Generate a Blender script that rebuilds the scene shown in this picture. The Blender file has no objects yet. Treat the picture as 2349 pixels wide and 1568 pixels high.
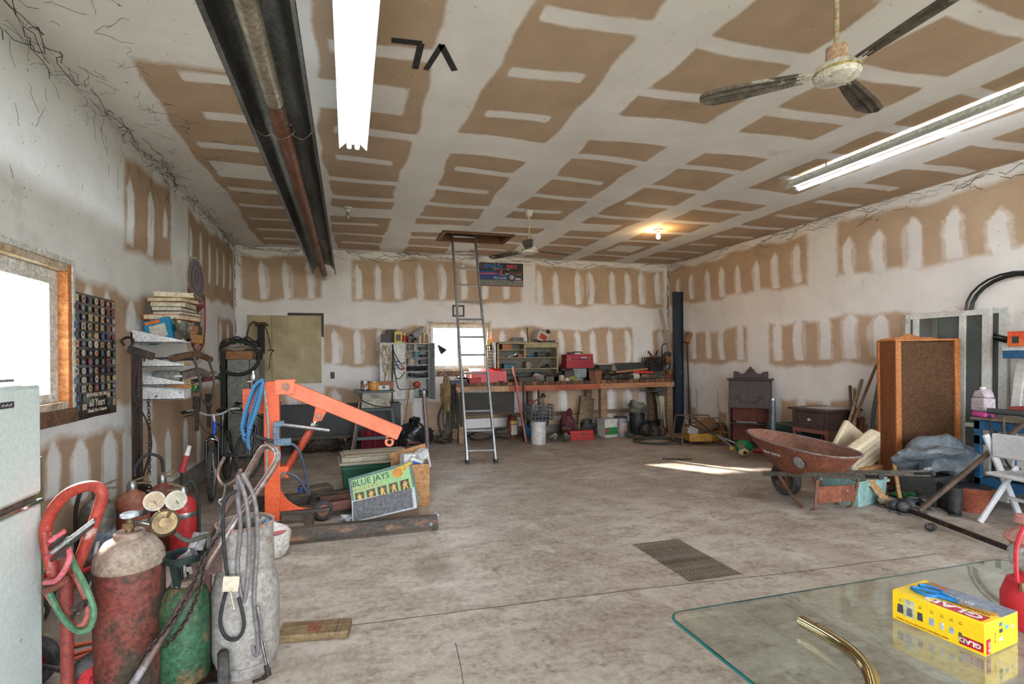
import bpy, bmesh, math, random
import numpy as np
from mathutils import Vector, Matrix, Euler
R = math.radians
rnd = random.Random(7)
sc = bpy.context.scene
COL = sc.collection
# ---------------------------------------------------------------- camera (level wide lens, slight roll, off-centre crop)
F, PX, PY, H, ROLL, A = 1117., 1093.4, 821.2, 1.55, .009, .257
CE, XL, XR, YB, YF = 3.58, -1.93, 6.87, 9.38, -2.6
sA, cA, sR, cR = math.sin(A), math.cos(A), math.sin(ROLL), math.cos(ROLL)
cam = bpy.data.objects.new('camera', bpy.data.cameras.new('camera')); COL.objects.link(cam)
_r, _f, _u = Vector((cA, -sA, 0)), Vector((sA, cA, 0)), Vector((0, 0, 1))
_cr, _cu = _r*cR - _u*sR, _r*sR + _u*cR
_m = Matrix((_cr, _cu, -_f)).transposed().to_4x4(); _m.translation = (0, 0, H)
cam.matrix_world = _m
cam.data.sensor_width = 36; cam.data.lens = 36*F/2349
cam.data.shift_x = (1174.5-PX)/2349; cam.data.shift_y = (PY-784)/2349
cam.data.clip_start = .05
sc.camera = cam
# ---------------------------------------------------------------- world, sun, exposure
w = bpy.data.worlds.new('overcast_sky'); sc.world = w; w.use_nodes = True
w.node_tree.nodes['Background'].inputs[0].default_value = (.86, .93, 1, 1)
w.node_tree.nodes['Background'].inputs[1].default_value = 5.8
sun = bpy.data.objects.new('sun', bpy.data.lights.new('sun', 'SUN')); COL.objects.link(sun)
sun.data.energy = 26; sun.data.angle = R(1.0); sun.data.color = (1, .93, .82)
sun.rotation_euler = Vector((.62, -.84, -.44)).to_track_quat('-Z', 'Y').to_euler()
sun.location = (-4, 18, 9)
vs = sc.view_settings
vs.view_transform = 'Standard'; vs.look = 'None'; vs.exposure = 1.2; vs.gamma = 1; vs.use_curve_mapping = False
sc.cycles.max_bounces = 6; sc.cycles.diffuse_bounces = 4; sc.cycles.glossy_bounces = 3; sc.cycles.adaptive_threshold = .05; sc.cycles.sample_clamp_indirect = 6
# ---------------------------------------------------------------- picture point -> place at a known depth / plane
def ray(u, v):
    a, b = (u-PX)/F, (v-PY)/F
    r = a*cR-b*sR
    return Vector((r*cA+sA, cA-r*sA, -(a*sR+b*cR)))
O = Vector((0, 0, H))
def pt(u, v, t): return O + ray(u, v)*t
def fl(u, v, z=0): d = ray(u, v); return O + d*((z-H)/d.z)
def ay(u, v, y): d = ray(u, v); return O + d*(y/d.y)
def ax(u, v, x): d = ray(u, v); return O + d*(x/d.x)
def dep(p): return p[0]*sA+p[1]*cA
# ---------------------------------------------------------------- materials
def lin(c):
    return tuple(((x/255)/12.92 if x <= 10 else ((x/255+.055)/1.055)**2.4) for x in c) + (1,)
MATS = {}
def mat(name, c, c2=None, sc_=9, rough=.6, metal=0, bump=0, c3=None, sc3=3, th=.6, st=(1, 1, 1), det=5, emit=0, alpha=1, trans=0, spec=.5, ior=1.45, coat=0, grit=.55):
    if name in MATS: return MATS[name]
    m = bpy.data.materials.new(name); m.use_nodes = True
    nt = m.node_tree; b = nt.nodes['Principled BSDF']
    b.inputs['Roughness'].default_value = rough; b.inputs['Metallic'].default_value = metal
    b.inputs['Specular IOR Level'].default_value = spec; b.inputs['IOR'].default_value = ior
    b.inputs['Coat Weight'].default_value = coat
    if trans: b.inputs['Transmission Weight'].default_value = trans
    if alpha < 1: b.inputs['Alpha'].default_value = alpha
    c2 = c2 or tuple(max(0, x*.86) for x in c)
    tc = nt.nodes.new('ShaderNodeTexCoord'); mp = nt.nodes.new('ShaderNodeMapping')
    mp.inputs['Scale'].default_value = st
    nt.links.new(tc.outputs['Object'], mp.inputs['Vector'])
    n = nt.nodes.new('ShaderNodeTexNoise'); n.inputs['Scale'].default_value = sc_; n.inputs['Detail'].default_value = det
    n.inputs['Roughness'].default_value = .65
    nt.links.new(mp.outputs[0], n.inputs['Vector'])
    cr = nt.nodes.new('ShaderNodeValToRGB'); e = cr.color_ramp.elements
    e[0].position, e[0].color, e[1].position, e[1].color = .36, lin(c), .66, lin(c2)
    nt.links.new(n.outputs[0], cr.inputs[0]); out = cr.outputs[0]
    if c3:
        n2 = nt.nodes.new('ShaderNodeTexNoise'); n2.inputs['Scale'].default_value = sc3; n2.inputs['Detail'].default_value = 5
        n2.inputs['Roughness'].default_value = .7
        nt.links.new(mp.outputs[0], n2.inputs['Vector'])
        r2 = nt.nodes.new('ShaderNodeMapRange'); r2.inputs[1].default_value = th-.04; r2.inputs[2].default_value = th+.05
        nt.links.new(n2.outputs[0], r2.inputs[0])
        mx = nt.nodes.new('ShaderNodeMix'); mx.data_type = 'RGBA'
        nt.links.new(r2.outputs[0], mx.inputs[0]); nt.links.new(out, mx.inputs[6]); mx.inputs[7].default_value = lin(c3); out = mx.outputs[2]
    if grit and not emit:
        n3 = nt.nodes.new('ShaderNodeTexNoise'); n3.inputs['Scale'].default_value = 38; n3.inputs['Detail'].default_value = 4; n3.inputs['Roughness'].default_value = .8
        nt.links.new(tc.outputs['Object'], n3.inputs['Vector'])
        r3 = nt.nodes.new('ShaderNodeMapRange'); r3.inputs[1].default_value = .38; r3.inputs[2].default_value = .62; r3.inputs[3].default_value = 1-grit*.75; r3.inputs[4].default_value = 1+grit*.2
        nt.links.new(n3.outputs[0], r3.inputs[0])
        vm = nt.nodes.new('ShaderNodeVectorMath'); vm.operation = 'SCALE'; nt.links.new(out, vm.inputs[0]); nt.links.new(r3.outputs[0], vm.inputs['Scale']); out = vm.outputs[0]
    nt.links.new(out, b.inputs['Base Color'])
    if bump:
        bp = nt.nodes.new('ShaderNodeBump'); bp.inputs['Strength'].default_value = bump; bp.inputs['Distance'].default_value = .01
        nt.links.new(n.outputs[0], bp.inputs['Height']); nt.links.new(bp.outputs[0], b.inputs['Normal'])
    if emit:
        b.inputs['Emission Color'].default_value = lin(c); b.inputs['Emission Strength'].default_value = emit
    MATS[name] = m
    return m
def clr(r, g, b, rough=.55, metal=0, **k): return mat('paint_%d_%d_%d_%g_%g' % (r, g, b, rough, metal), (r, g, b), rough=rough, metal=metal, **k)
# ---------------------------------------------------------------- mesh collector
def frame(o, right, up):
    r = Vector(right).normalized(); u = Vector(up); u = (u-r*u.dot(r)).normalized(); n = r.cross(u)
    m = Matrix((r, u, n)).transposed().to_4x4(); m.translation = o; return m
def cat(pts, n=6, closed=False):
    P = [Vector(p) for p in pts]; out = []; k = len(P)
    for i in range(k if closed else k-1):
        g = (lambda j: P[j % k]) if closed else (lambda j: P[min(max(j, 0), k-1)])
        a, b, c, d = g(i-1), g(i), g(i+1), g(i+2)
        for j in range(n):
            t = j/n
            out.append(.5*((2*b)+(c-a)*t+(2*a-5*b+4*c-d)*t*t+(3*b-a-3*c+d)*t**3))
    if not closed: out.append(P[-1])
    return out
class G:
    def __init__(s): s.v = []; s.f = []
    def add(s, vs, fs, M=None):
        k = len(s.v)
        s.v += [tuple(M @ Vector(v)) if M else tuple(v) for v in vs]
        s.f += [tuple(i+k for i in f) for f in fs]; return s
    def box(s, x0, y0, z0, x1, y1, z1, M=None):
        return s.add([(x0, y0, z0), (x1, y0, z0), (x1, y1, z0), (x0, y1, z0), (x0, y0, z1), (x1, y0, z1), (x1, y1, z1), (x0, y1, z1)],
                     [(0, 3, 2, 1), (4, 5, 6, 7), (0, 1, 5, 4), (1, 2, 6, 5), (2, 3, 7, 6), (3, 0, 4, 7)], M)
    def beam(s, p, q, w, h, up=(0, 0, 1)):
        p, q = Vector(p), Vector(q); d = q-p
        if abs(d.normalized().dot(Vector(up))) > .98: up = (0, 1, 0)
        M = frame(p, d, up)
        return s.box(0, -h/2, -w/2, d.length, h/2, w/2, M)
    def cyl(s, p, q, r, r2=None, n=12, cap=True):
        p, q = Vector(p), Vector(q); r2 = r if r2 is None else r2
        d = (q-p); a = Vector((1, 0, 0)) if abs(d.normalized().x) < .9 else Vector((0, 1, 0))
        x = d.cross(a).normalized(); y = d.cross(x).normalized()
        vs = []
        for c, rr in ((p, r), (q, r2)):
            for i in range(n):
                t = 2*math.pi*i/n; vs.append(c+(x*math.cos(t)+y*math.sin(t))*rr)
        fs = [(i, i+n, (i+1) % n+n, (i+1) % n) for i in range(n)]
        if cap: fs += [tuple(range(n)), tuple(range(2*n-1, n-1, -1))]
        return s.add(vs, fs)
    def tube(s, pts, r, n=7, closed=False, flat=1):
        P = [Vector(p) for p in pts]; k = len(P)
        if k < 2: return s
        rr = r if isinstance(r, (list, tuple)) else [r]*k
        T = []
        for i in range(k):
            a, b = (P[(i-1) % k], P[(i+1) % k]) if closed else (P[max(i-1, 0)], P[min(i+1, k-1)])
            d = b-a; T.append(d.normalized() if d.length > 1e-9 else Vector((0, 0, 1)))
        u = T[0].orthogonal().normalized(); vs = []
        for i in range(k):
            u = (u-T[i]*u.dot(T[i])); u = u.normalized() if u.length > 1e-6 else T[i].orthogonal().normalized()
            w_ = T[i].cross(u)
            for j in range(n):
                t = 2*math.pi*j/n; vs.append(P[i]+(u*math.cos(t)+w_*math.sin(t)*flat)*rr[i])
        fs = []
        for i in range(k if closed else k-1):
            a, b = i*n, ((i+1) % k)*n
            fs += [(a+j, a+(j+1) % n, b+(j+1) % n, b+j) for j in range(n)]
        if not closed: fs += [tuple(range(n-1, -1, -1)), tuple(range((k-1)*n, k*n))]
        return s.add(vs, fs)
    def lathe(s, prof, n=20, M=None):
        k = len(prof); vs = [(r*math.cos(2*math.pi*j/n), r*math.sin(2*math.pi*j/n), z) for r, z in prof for j in range(n)]
        fs = [(i*n+j, i*n+(j+1) % n, (i+1)*n+(j+1) % n, (i+1)*n+j) for i in range(k-1) for j in range(n)]
        if prof[0][0] > 1e-6: fs.append(tuple(range(n-1, -1, -1)))
        if prof[-1][0] > 1e-6: fs.append(tuple((k-1)*n+j for j in range(n)))
        return s.add(vs, fs, M)
    def open_lathe(s, prof, n=20, M=None):
        k = len(prof); vs = [(r*math.cos(2*math.pi*j/n), r*math.sin(2*math.pi*j/n), z) for r, z in prof for j in range(n)]
        return s.add(vs, [(i*n+j, i*n+(j+1) % n, (i+1)*n+(j+1) % n, (i+1)*n+j) for i in range(k-1) for j in range(n)], M)
    def prism(s, poly, h, M=None):
        n = len(poly)
        vs = [(x, y, 0) for x, y in poly]+[(x, y, h) for x, y in poly]
        return s.add(vs, [tuple(range(n-1, -1, -1)), tuple(range(n, 2*n))]+[(i, (i+1) % n, (i+1) % n+n, i+n) for i in range(n)], M)
    def sph(s, c, r, n=10, sc_=(1, 1, 1), M=None):
        c = Vector(c); k = max(5, n//2+1); vs = []; fs = []
        for i in range(k+1):
            a = math.pi*i/k
            for j in range(n):
                b = 2*math.pi*j/n
                vs.append((c.x+r*sc_[0]*math.sin(a)*math.cos(b), c.y+r*sc_[1]*math.sin(a)*math.sin(b), c.z+r*sc_[2]*math.cos(a)))
        for i in range(k):
            fs += [(i*n+j, (i+1)*n+j, (i+1)*n+(j+1) % n, i*n+(j+1) % n) for j in range(n)]
        return s.add(vs, fs, M)
    def lump(s, c, size, seed=0, n=14, amp=.22, M=None):
        q = random.Random(seed); ph = [(q.uniform(0, 6), q.uniform(0, 6), q.uniform(2, 5), q.uniform(2, 5)) for _ in range(4)]
        k0 = len(s.v); s.sph((0, 0, 0), 1, n)
        for i in range(k0, len(s.v)):
            x, y, z = s.v[i]
            f = 1+amp*sum(math.sin(a*x+pa)*math.sin(b*(y+z)+pb) for pa, pb, a, b in ph)/1.5
            p = Vector((c[0]+x*f*size[0]/2, c[1]+y*f*size[1]/2, c[2]+max(z*f, -.9)*size[2]/2))
            s.v[i] = tuple(M @ p) if M else tuple(p)
        return s
    def mesh(s, name):
        me = bpy.data.meshes.new(name); me.from_pydata(s.v, [], s.f); me.validate()
        bm = bmesh.new(); bm.from_mesh(me); bmesh.ops.recalc_face_normals(bm, faces=bm.faces); bm.to_mesh(me); bm.free()
        for p in me.polygons: p.use_smooth = True
        me.set_sharp_from_angle(angle=R(38)); return me
    def build(s, name, m, parent=None, bev=0, M=None):
        me = s.mesh(name); me.materials.append(m)
        return link(name, me, parent, bev, M)
def link(name, me, parent=None, bev=0, M=None):
    o = bpy.data.objects.new(name, me); COL.objects.link(o)
    if parent: o.parent = parent
    if M: o.matrix_local = M
    if bev:
        b = o.modifiers.new('bevel', 'BEVEL'); b.width = bev; b.segments = 2; b.limit_method = 'ANGLE'; b.angle_limit = R(50)
    return o
def tag(o, label, cat_, group=None):
    o['label'] = label; o['category'] = cat_
    if group: o['group'] = group
    return o
def T(name, label, cat_, loc=(0, 0, 0), rz=0, group=None):
    o = bpy.data.objects.new(name, None); COL.objects.link(o); o.empty_display_size = .1
    o.location = loc; o.rotation_euler = (0, 0, rz); return tag(o, label, cat_, group)
def struct(o): o['kind'] = 'structure'; return o
def part(name, m, parent, fn, bev=0):
    g = G(); fn(g); return g.build(name, m, parent, bev)
def copy_tree(o, parent=None):
    c = o.copy(); COL.objects.link(c); c.parent = parent
    if parent: c.matrix_parent_inverse = o.matrix_parent_inverse
    for ch in [x for x in bpy.data.objects if x.parent == o]: copy_tree(ch, c)
    return c
_tx = {}
def text(s, size, M, m, parent, name='lettering', ext=.0012, shear=0, bold=0, sx=1, align='LEFT'):
    cu = bpy.data.curves.new('t', 'FONT'); cu.body = s; cu.size = size; cu.extrude = ext; cu.shear = shear; cu.offset = bold
    cu.align_x = align; cu.resolution_u = 2
    ob = bpy.data.objects.new('t', cu)
    me = bpy.data.meshes.new_from_object(ob); bpy.data.objects.remove(ob); bpy.data.curves.remove(cu)
    me.name = name
    if sx != 1:
        for v in me.vertices: v.co.x *= sx
    me.transform(M); me.materials.clear(); me.materials.append(m)
    return link(name, me, parent)
def grid(name, xs, ys, fn, holes, m, attr):
    """a surface split finely; fn(a,b)->xyz, attr(A,B)-> joint compound mask stored per vertex"""
    X, Y = np.meshgrid(xs, ys, indexing='ij'); nx, ny = len(xs), len(ys)
    co = np.stack(fn(X, Y), -1).reshape(-1, 3)
    i, j = np.meshgrid(np.arange(nx-1), np.arange(ny-1), indexing='ij')
    cx = (xs[:-1]+xs[1:])/2; cy = (ys[:-1]+ys[1:])/2; CXg, CYg = np.meshgrid(cx, cy, indexing='ij')
    keep = np.ones(CXg.shape, bool)
    for x0, x1, y0, y1 in holes: keep &= ~((CXg > x0) & (CXg < x1) & (CYg > y0) & (CYg < y1))
    q = np.stack([i*ny+j, (i+1)*ny+j, (i+1)*ny+j+1, i*ny+j+1], -1)[keep]
    me = bpy.data.meshes.new(name)
    me.vertices.add(len(co)); me.vertices.foreach_set('co', co.ravel().astype('f'))
    me.loops.add(q.size); me.loops.foreach_set('vertex_index', q.ravel().astype('i'))
    me.polygons.add(len(q)); me.polygons.foreach_set('loop_start', (np.arange(len(q))*4).astype('i'))
    me.update(calc_edges=True)
    at = me.attributes.new('mud', 'FLOAT', 'POINT'); at.data.foreach_set('value', attr(X, Y).ravel().astype('f'))
    me.materials.append(m)
    return struct(link(name, me))
def axis(a, b, step, breaks=()):
    v = list(np.linspace(a, b, int(abs(b-a)/step)+2))
    for k in breaks: v = [x for x in v if abs(x-k) > step*.3]+[k]
    return np.array(sorted(v))
def m_rect(X, Y, x0, x1, y0, y1, e=.05):
    d = np.maximum(np.maximum(x0-X, X-x1), np.maximum(y0-Y, Y-y1)); return np.clip(.5-d/e/2, 0, 1)
def m_stroke(X, Y, p, q, wd, e=.035, bend=0, tip=0):
    """a trowel stroke of joint compound from p to q"""
    p, q = np.array(p), np.array(q); L = np.linalg.norm(q-p); d = (q-p)/L; n = np.array((-d[1], d[0]))
    a = (X-p[0])*d[0]+(Y-p[1])*d[1]; b = (X-p[0])*n[0]+(Y-p[1])*n[1]
    b = b-bend*np.sin(np.clip(a/L, 0, 1)*math.pi)
    hw = wd/2
    if tip: hw = hw*np.clip(.15+a/(tip), .15, 1)
    dd = np.maximum(np.abs(b)-hw, np.maximum(-a, a-L)); return np.clip(.5-dd/e/2, 0, 1)
# ================================================================ shell materials
def drywall_mat(name, paper, paper2, mud, mud2, dirt=.62, speck=.73):
    m = bpy.data.materials.new(name); m.use_nodes = True; nt = m.node_tree; N = nt.nodes; L = nt.links
    b = N['Principled BSDF']; b.inputs['Roughness'].default_value = .85; b.inputs['Specular IOR Level'].default_value = .25
    tc = N.new('ShaderNodeTexCoord')
    def noise(s, d=5, r=.6):
        n = N.new('ShaderNodeTexNoise'); n.inputs['Scale'].default_value = s; n.inputs['Detail'].default_value = d; n.inputs['Roughness'].default_value = r
        L.new(tc.outputs['Object'], n.inputs['Vector']); return n.outputs[0]
    def rng(x, a, b_, c=0., d=1.):
        r = N.new('ShaderNodeMapRange'); L.new(x, r.inputs[0])
        for i, v in enumerate((a, b_, c, d)): r.inputs[1+i].default_value = v
        return r.outputs[0]
    def mix(f, a, b_):
        x = N.new('ShaderNodeMix'); x.data_type = 'RGBA'; L.new(f, x.inputs[0])
        for k, v in ((6, a), (7, b_)):
            if isinstance(v, tuple): x.inputs[k].default_value = lin(v)
            else: L.new(v, x.inputs[k])
        return x.outputs[2]
    at = N.new('ShaderNodeAttribute'); at.attribute_name = 'mud'
    ad = N.new('ShaderNodeMath'); ad.operation = 'ADD'; L.new(at.outputs['Fac'], ad.inputs[0]); L.new(rng(noise(7, 6, .7), .3, .7, -.12, .12), ad.inputs[1])
    fac = rng(ad.outputs[0], .32, .70)
    pc = mix(rng(noise(2.2), .35, .68), paper, paper2)
    mc = mix(rng(noise(1.6, 6, .65), .35, .68), mud, mud2)
    c = mix(fac, pc, mc)
    grime = mix(rng(noise(1.1, 6, .72), dirt, dirt+.16, 0, .42), c, (120, 104, 90))
    sp = mix(rng(noise(46, 2, .5), speck, speck+.03, 0, .8), grime, (66, 54, 44))
    L.new(sp, b.inputs['Base Color'])
    bp = N.new('ShaderNodeBump'); bp.inputs['Strength'].default_value = .25; bp.inputs['Distance'].default_value = .006
    L.new(ad.outputs[0], bp.inputs['Height']); L.new(bp.outputs[0], b.inputs['Normal'])
    MATS[name] = m; return m
WALLM = drywall_mat('taped_drywall', (184, 158, 134), (172, 145, 120), (226, 219, 215), (210, 202, 198))
CEILM = drywall_mat('taped_ceiling_drywall', (180, 156, 133), (168, 143, 120), (226, 222, 219), (210, 205, 202))
LEFTM = drywall_mat('taped_dirty_drywall', (172, 147, 124), (152, 128, 106), (220, 221, 220), (202, 201, 198), .56, .70)
def concrete():
    m = bpy.data.materials.new('worn_concrete'); m.use_nodes = True; nt = m.node_tree; N = nt.nodes; L = nt.links
    b = N['Principled BSDF']; b.inputs['Specular IOR Level'].default_value = .45
    tc = N.new('ShaderNodeTexCoord')
    def noise(s, d=5, r=.6, st=(1, 1, 1)):
        mp = N.new('ShaderNodeMapping'); mp.inputs['Scale'].default_value = st; L.new(tc.outputs['Object'], mp.inputs[0])
        n = N.new('ShaderNodeTexNoise'); n.inputs['Scale'].default_value = s; n.inputs['Detail'].default_value = d; n.inputs['Roughness'].default_value = r
        L.new(mp.outputs[0], n.inputs['Vector']); return n.outputs[0]
    def rng(x, a, b_, c=0., d=1.):
        r = N.new('ShaderNodeMapRange'); L.new(x, r.inputs[0])
        for i, v in enumerate((a, b_, c, d)): r.inputs[1+i].default_value = v
        return r.outputs[0]
    def mix(f, a, b_):
        x = N.new('ShaderNodeMix'); x.data_type = 'RGBA'; L.new(f, x.inputs[0])
        for k, v in ((6, a), (7, b_)):
            if isinstance(v, tuple): x.inputs[k].default_value = lin(v)
            else: L.new(v, x.inputs[k])
        return x.outputs[2]
    c = mix(rng(noise(.9, 6, .68), .36, .64), (174, 162, 152), (134, 119, 106))
    c = mix(rng(noise(3.2, 7, .75, (1, 2.2, 1)), .46, .62, 0, .8), c, (112, 94, 79))
    c = mix(rng(noise(1.7, 6, .7), .56, .66, 0, .7), c, (188, 178, 169))
    c = mix(rng(noise(5.5, 6, .78), .57, .68, 0, .8), c, (76, 62, 51))
    c = mix(rng(noise(75, 2, .6), .63, .72, 0, .55), c, (74, 62, 54))
    c = mix(rng(noise(24, 4, .7), .40, .62, 0, .35), c, (196, 186, 176))
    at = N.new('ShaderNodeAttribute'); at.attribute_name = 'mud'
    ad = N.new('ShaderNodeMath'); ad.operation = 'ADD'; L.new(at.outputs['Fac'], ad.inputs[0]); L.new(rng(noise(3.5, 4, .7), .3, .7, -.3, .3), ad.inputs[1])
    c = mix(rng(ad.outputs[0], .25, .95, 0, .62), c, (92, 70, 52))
    L.new(c, b.inputs['Base Color']); L.new(rng(noise(2.3, 3), .3, .7, .38, .7), b.inputs['Roughness'])
    bp = N.new('ShaderNodeBump'); bp.inputs['Strength'].default_value = .3; bp.inputs['Distance'].default_value = .006
    L.new(noise(30, 4, .7), bp.inputs['Height']); L.new(bp.outputs[0], b.inputs['Normal'])
    return m
# ================================================================ floor
GR = (2.25, 2.69, 2.87, 3.57)
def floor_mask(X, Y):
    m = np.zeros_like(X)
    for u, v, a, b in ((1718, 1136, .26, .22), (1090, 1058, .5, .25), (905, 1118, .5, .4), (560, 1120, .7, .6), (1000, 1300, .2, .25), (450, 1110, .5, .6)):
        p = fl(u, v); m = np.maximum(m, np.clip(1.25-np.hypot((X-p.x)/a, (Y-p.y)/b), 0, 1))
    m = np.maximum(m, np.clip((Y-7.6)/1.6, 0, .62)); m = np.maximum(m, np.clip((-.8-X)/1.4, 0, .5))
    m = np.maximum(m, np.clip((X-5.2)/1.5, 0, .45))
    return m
floor = grid('floor', axis(XL, XR, .05, GR[:2]), axis(YF, YB, .05, GR[2:]), lambda x, y: (x, y, 0*x), [GR], concrete(), floor_mask)
crack = G()
for pts in (((-.9, 2.97), (.2, 2.93), (1.2, 2.9), (2.0, 2.86), (3.0, 2.8), (4.4, 2.75)), ((.35, 1.9), (.5, 2.2), (.55, 2.6))):
    P = cat(pts, 6); crack.tube([(p.x, p.y+rnd.uniform(-.006, .006), .0005) for p in P], .0022, 4)
crack.build('crack', clr(70, 58, 50, .9), floor)
pit = G()
pit.box(GR[0]-.02, GR[2]-.02, -.3, GR[0], GR[3]+.02, -.001).box(GR[1], GR[2]-.02, -.3, GR[1]+.02, GR[3]+.02, -.001)
pit.box(GR[0], GR[2]-.02, -.3, GR[1], GR[2], -.001).box(GR[0], GR[3], -.3, GR[1], GR[3]+.02, -.001).box(GR[0], GR[2], -.3, GR[1], GR[3], -.28)
pit.build('drain_pit', mat('dark_pit_concrete', (60, 54, 50), (30, 27, 25), rough=.5), floor)  # pit walls and bottom in a dark mottled concrete colour
# ================================================================ ceiling
HT = (1.50, 2.62, 7.62, 8.16)
SEAM = [.796+1.2192*k for k in range(-2, 5)]; YC = 3.27
BUTT = {0: (5.75, 9.42), 1: (3.88, 6.95), 2: (4.49, 7.53, 10.6), 3: (3.88, 6.93), 4: (3.87, 6.92), 5: (5.1, 8.14)}
def ceil_mask(X, Y):
    m = np.zeros_like(X); q = np.random.RandomState(3)
    for k, s in enumerate(SEAM):
        w_ = .21+.03*np.sin(Y*2.1+k)+.012*np.sin(Y*9+2*k)
        m = np.maximum(m, np.clip(.5-(np.abs(X-s)-w_)/.07, 0, 1))
    edges = [XL-.2]+SEAM[1:]+[XR]
    for k in range(len(edges)-1):
        a, b = edges[k], edges[k+1]
        if k == 0: a = -1.46
        for j in range(-6, 11):
            y = YC+.6096*j; h_ = .052+.02*q.rand(); bu = min([abs(y-z) for z in BUTT.get(k, (99,))])
            if bu < .2: h_ = .20+.05*q.rand()
            x0, x1 = a+(.1 if q.rand() < .75 else .32), b-(.1 if q.rand() < .7 else .34)
            sl = (q.rand()-.5)*.06
            d = np.maximum(np.maximum(x0-X, X-x1), np.abs(Y-y-sl*(X-a)-.018*np.sin((X-a)*5+j))-h_); m = np.maximum(m, np.clip(.5-d/.05, 0, 1))
    m = np.maximum(m, np.clip(.5-(np.minimum(X-XL-.42-.04*np.sin(Y*3), XR-X-.03))/.06, 0, 1))
    m = np.maximum(m, np.clip(.5-(YB-Y-.12)/.05, 0, 1))
    m = np.maximum(m, m_rect(X, Y, XL, -.6, YF, 3.75, .1))
    return m
ceil = grid('ceiling', axis(XL, XR, .04, HT[:2]), axis(YF, YB, .04, HT[2:]), lambda x, y: (x, y, 0*x+CE), [HT], CEILM, ceil_mask)
g = G(); MK = mat('black_brush_paint', (38, 38, 40), (62, 60, 58), 30, rough=.8)
for a, b, wd in (((898, 92), (968, 100), .05), ((966, 100), (952, 158), .045), ((1014, 102), (977, 160), .04), ((1012, 103), (1043, 162), .045)):
    g = G(); p, q = fl(*a, CE-.002), fl(*b, CE-.002); g.beam(p, q, wd, .002); g.build("painted_mark", MK, ceil)
# attic over the hatch
g = G(); g.box(HT[0]-1, HT[2]-1.2, CE+.35, HT[1]+1, HT[3]+1, CE+.9)
atc = g.build('attic', mat('dark_attic', (40, 32, 26)), None); struct(atc)
ah = T('attic_hatch', 'open attic hatch framed in raw brown boards in the ceiling', 'hatch', ((HT[0]+HT[1])/2, (HT[2]+HT[3])/2, CE))
hw, hd = (HT[1]-HT[0])/2, (HT[3]-HT[2])/2
BRD = mat('raw_brown_board', (128, 74, 40), (78, 46, 28), 6, st=(1, 6, 6), bump=.2)
for nm, bx in (('board', (-hw, -hd, -.02, -hw+.025, hd, .36)), ('board', (hw-.025, -hd, -.02, hw, hd, .36)), ('board', (-hw, -hd, -.02, hw, -hd+.025, .36)), ('board', (-hw, hd-.025, -.02, hw, hd, .36))):
    G().box(*bx).build(nm, BRD, ah, .004)
for nm, bx in (('trim_strip', (-hw-.04, -hd-.04, -.03, hw+.04, -hd, -.001)), ('trim_strip', (-hw-.04, hd, -.03, hw+.04, hd+.04, -.001)), ('trim_strip', (-hw-.04, -hd, -.03, -hw, hd, -.001)), ('trim_strip', (hw, -hd, -.03, hw+.04, hd, -.001))):
    G().box(*bx).build(nm, BRD, ah)
# ================================================================ walls
WB = (1.52, 2.72, 1.32, 2.24)           # back window x0 x1 z0 z1
WL = (2.75, 4.10, 1.24, 2.22)           # left window y0 y1 z0 z1
def px_rects(fn, rects, i): 
    out = []
    for u0, v0, u1, v1 in rects:
        a, b = fn(u0, v0), fn(u1, v1); out.append((min(a[i], b[i]), max(a[i], b[i]), min(a.z, b.z), max(a.z, b.z)))
    return out
def wall_mask(fn, i, rects, strokes):
    rr = px_rects(fn, rects, i)
    def f(X, Y):
        br = np.zeros_like(X); wob = .035*np.sin(X*3.1)+.02*np.sin(X*8+1)
        for r in rr: br = np.maximum(br, m_rect(X, Y+wob, *r, .08))
        m = 1-br; q = np.random.RandomState(5)
        for u0, v0, u1, v1, wd in strokes:
            a, b = fn(u0, v0), fn(u1, v1)
            m = np.maximum(m, .95*m_stroke(X, Y, (a[i], a.z), (b[i], b.z), wd*.62, .03, (q.rand()-.3)*.08, .12))
            m = np.maximum(m, .50*m_stroke(X, Y, (a[i]-.01, a.z+.06), (b[i]+.01, b.z-.01), wd*1.15, .03, (q.rand()-.3)*.08, .2))
        return m
    return f
bk = lambda u, v: ay(u, v, YB)
bstr = [(u, 600, u+8, 686, .17) for u in (598, 652, 706)]+[(u, 608, u+3, 686, .17) for u in (818, 866, 910, 962, 1012, 1062, 1108, 1158)]
bstr += [(u, 624, u+3, 698, .18) for u in (1236, 1274, 1324, 1352, 1404, 1436, 1470, 1507)]
bstr += [(u, 757, u+4, 834, .2) for u in (765, 818, 868)]+[(u, 757, u+4, 832, .18) for u in (1152, 1198, 1283, 1322, 1360, 1398, 1436, 1512)]
bstr += [(u, 895, u+2, 985, .26) for u in (668, 715, 768, 845, 870, 960)]+[(u, 890, u, 962, .22) for u in (1235, 1290, 1345, 1400, 1440, 1475, 1512)]
brec = [(553, 582, 738, 688), (806, 590, 1196, 695), (1228, 608, 1522, 704), (742, 750, 990, 836), (1118, 752, 1452, 838), (1498, 754, 1526, 840), (640, 892, 700, 1000), (745, 892, 905, 1000), (925, 925, 1060, 1000), (1220, 890, 1525, 985)]
wb = grid('wall_back', axis(XL, XR, .03, WB[:2]), axis(0, CE, .03, WB[2:]), lambda x, z: (x, 0*x+YB, z), [WB], WALLM, wall_mask(bk, 0, brec, bstr))
rk = lambda u, v: ax(u, v, XR)
z5 = lambda x, y: (1500+x/2.529, 380+y/2.529)
rstr = []
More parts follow.
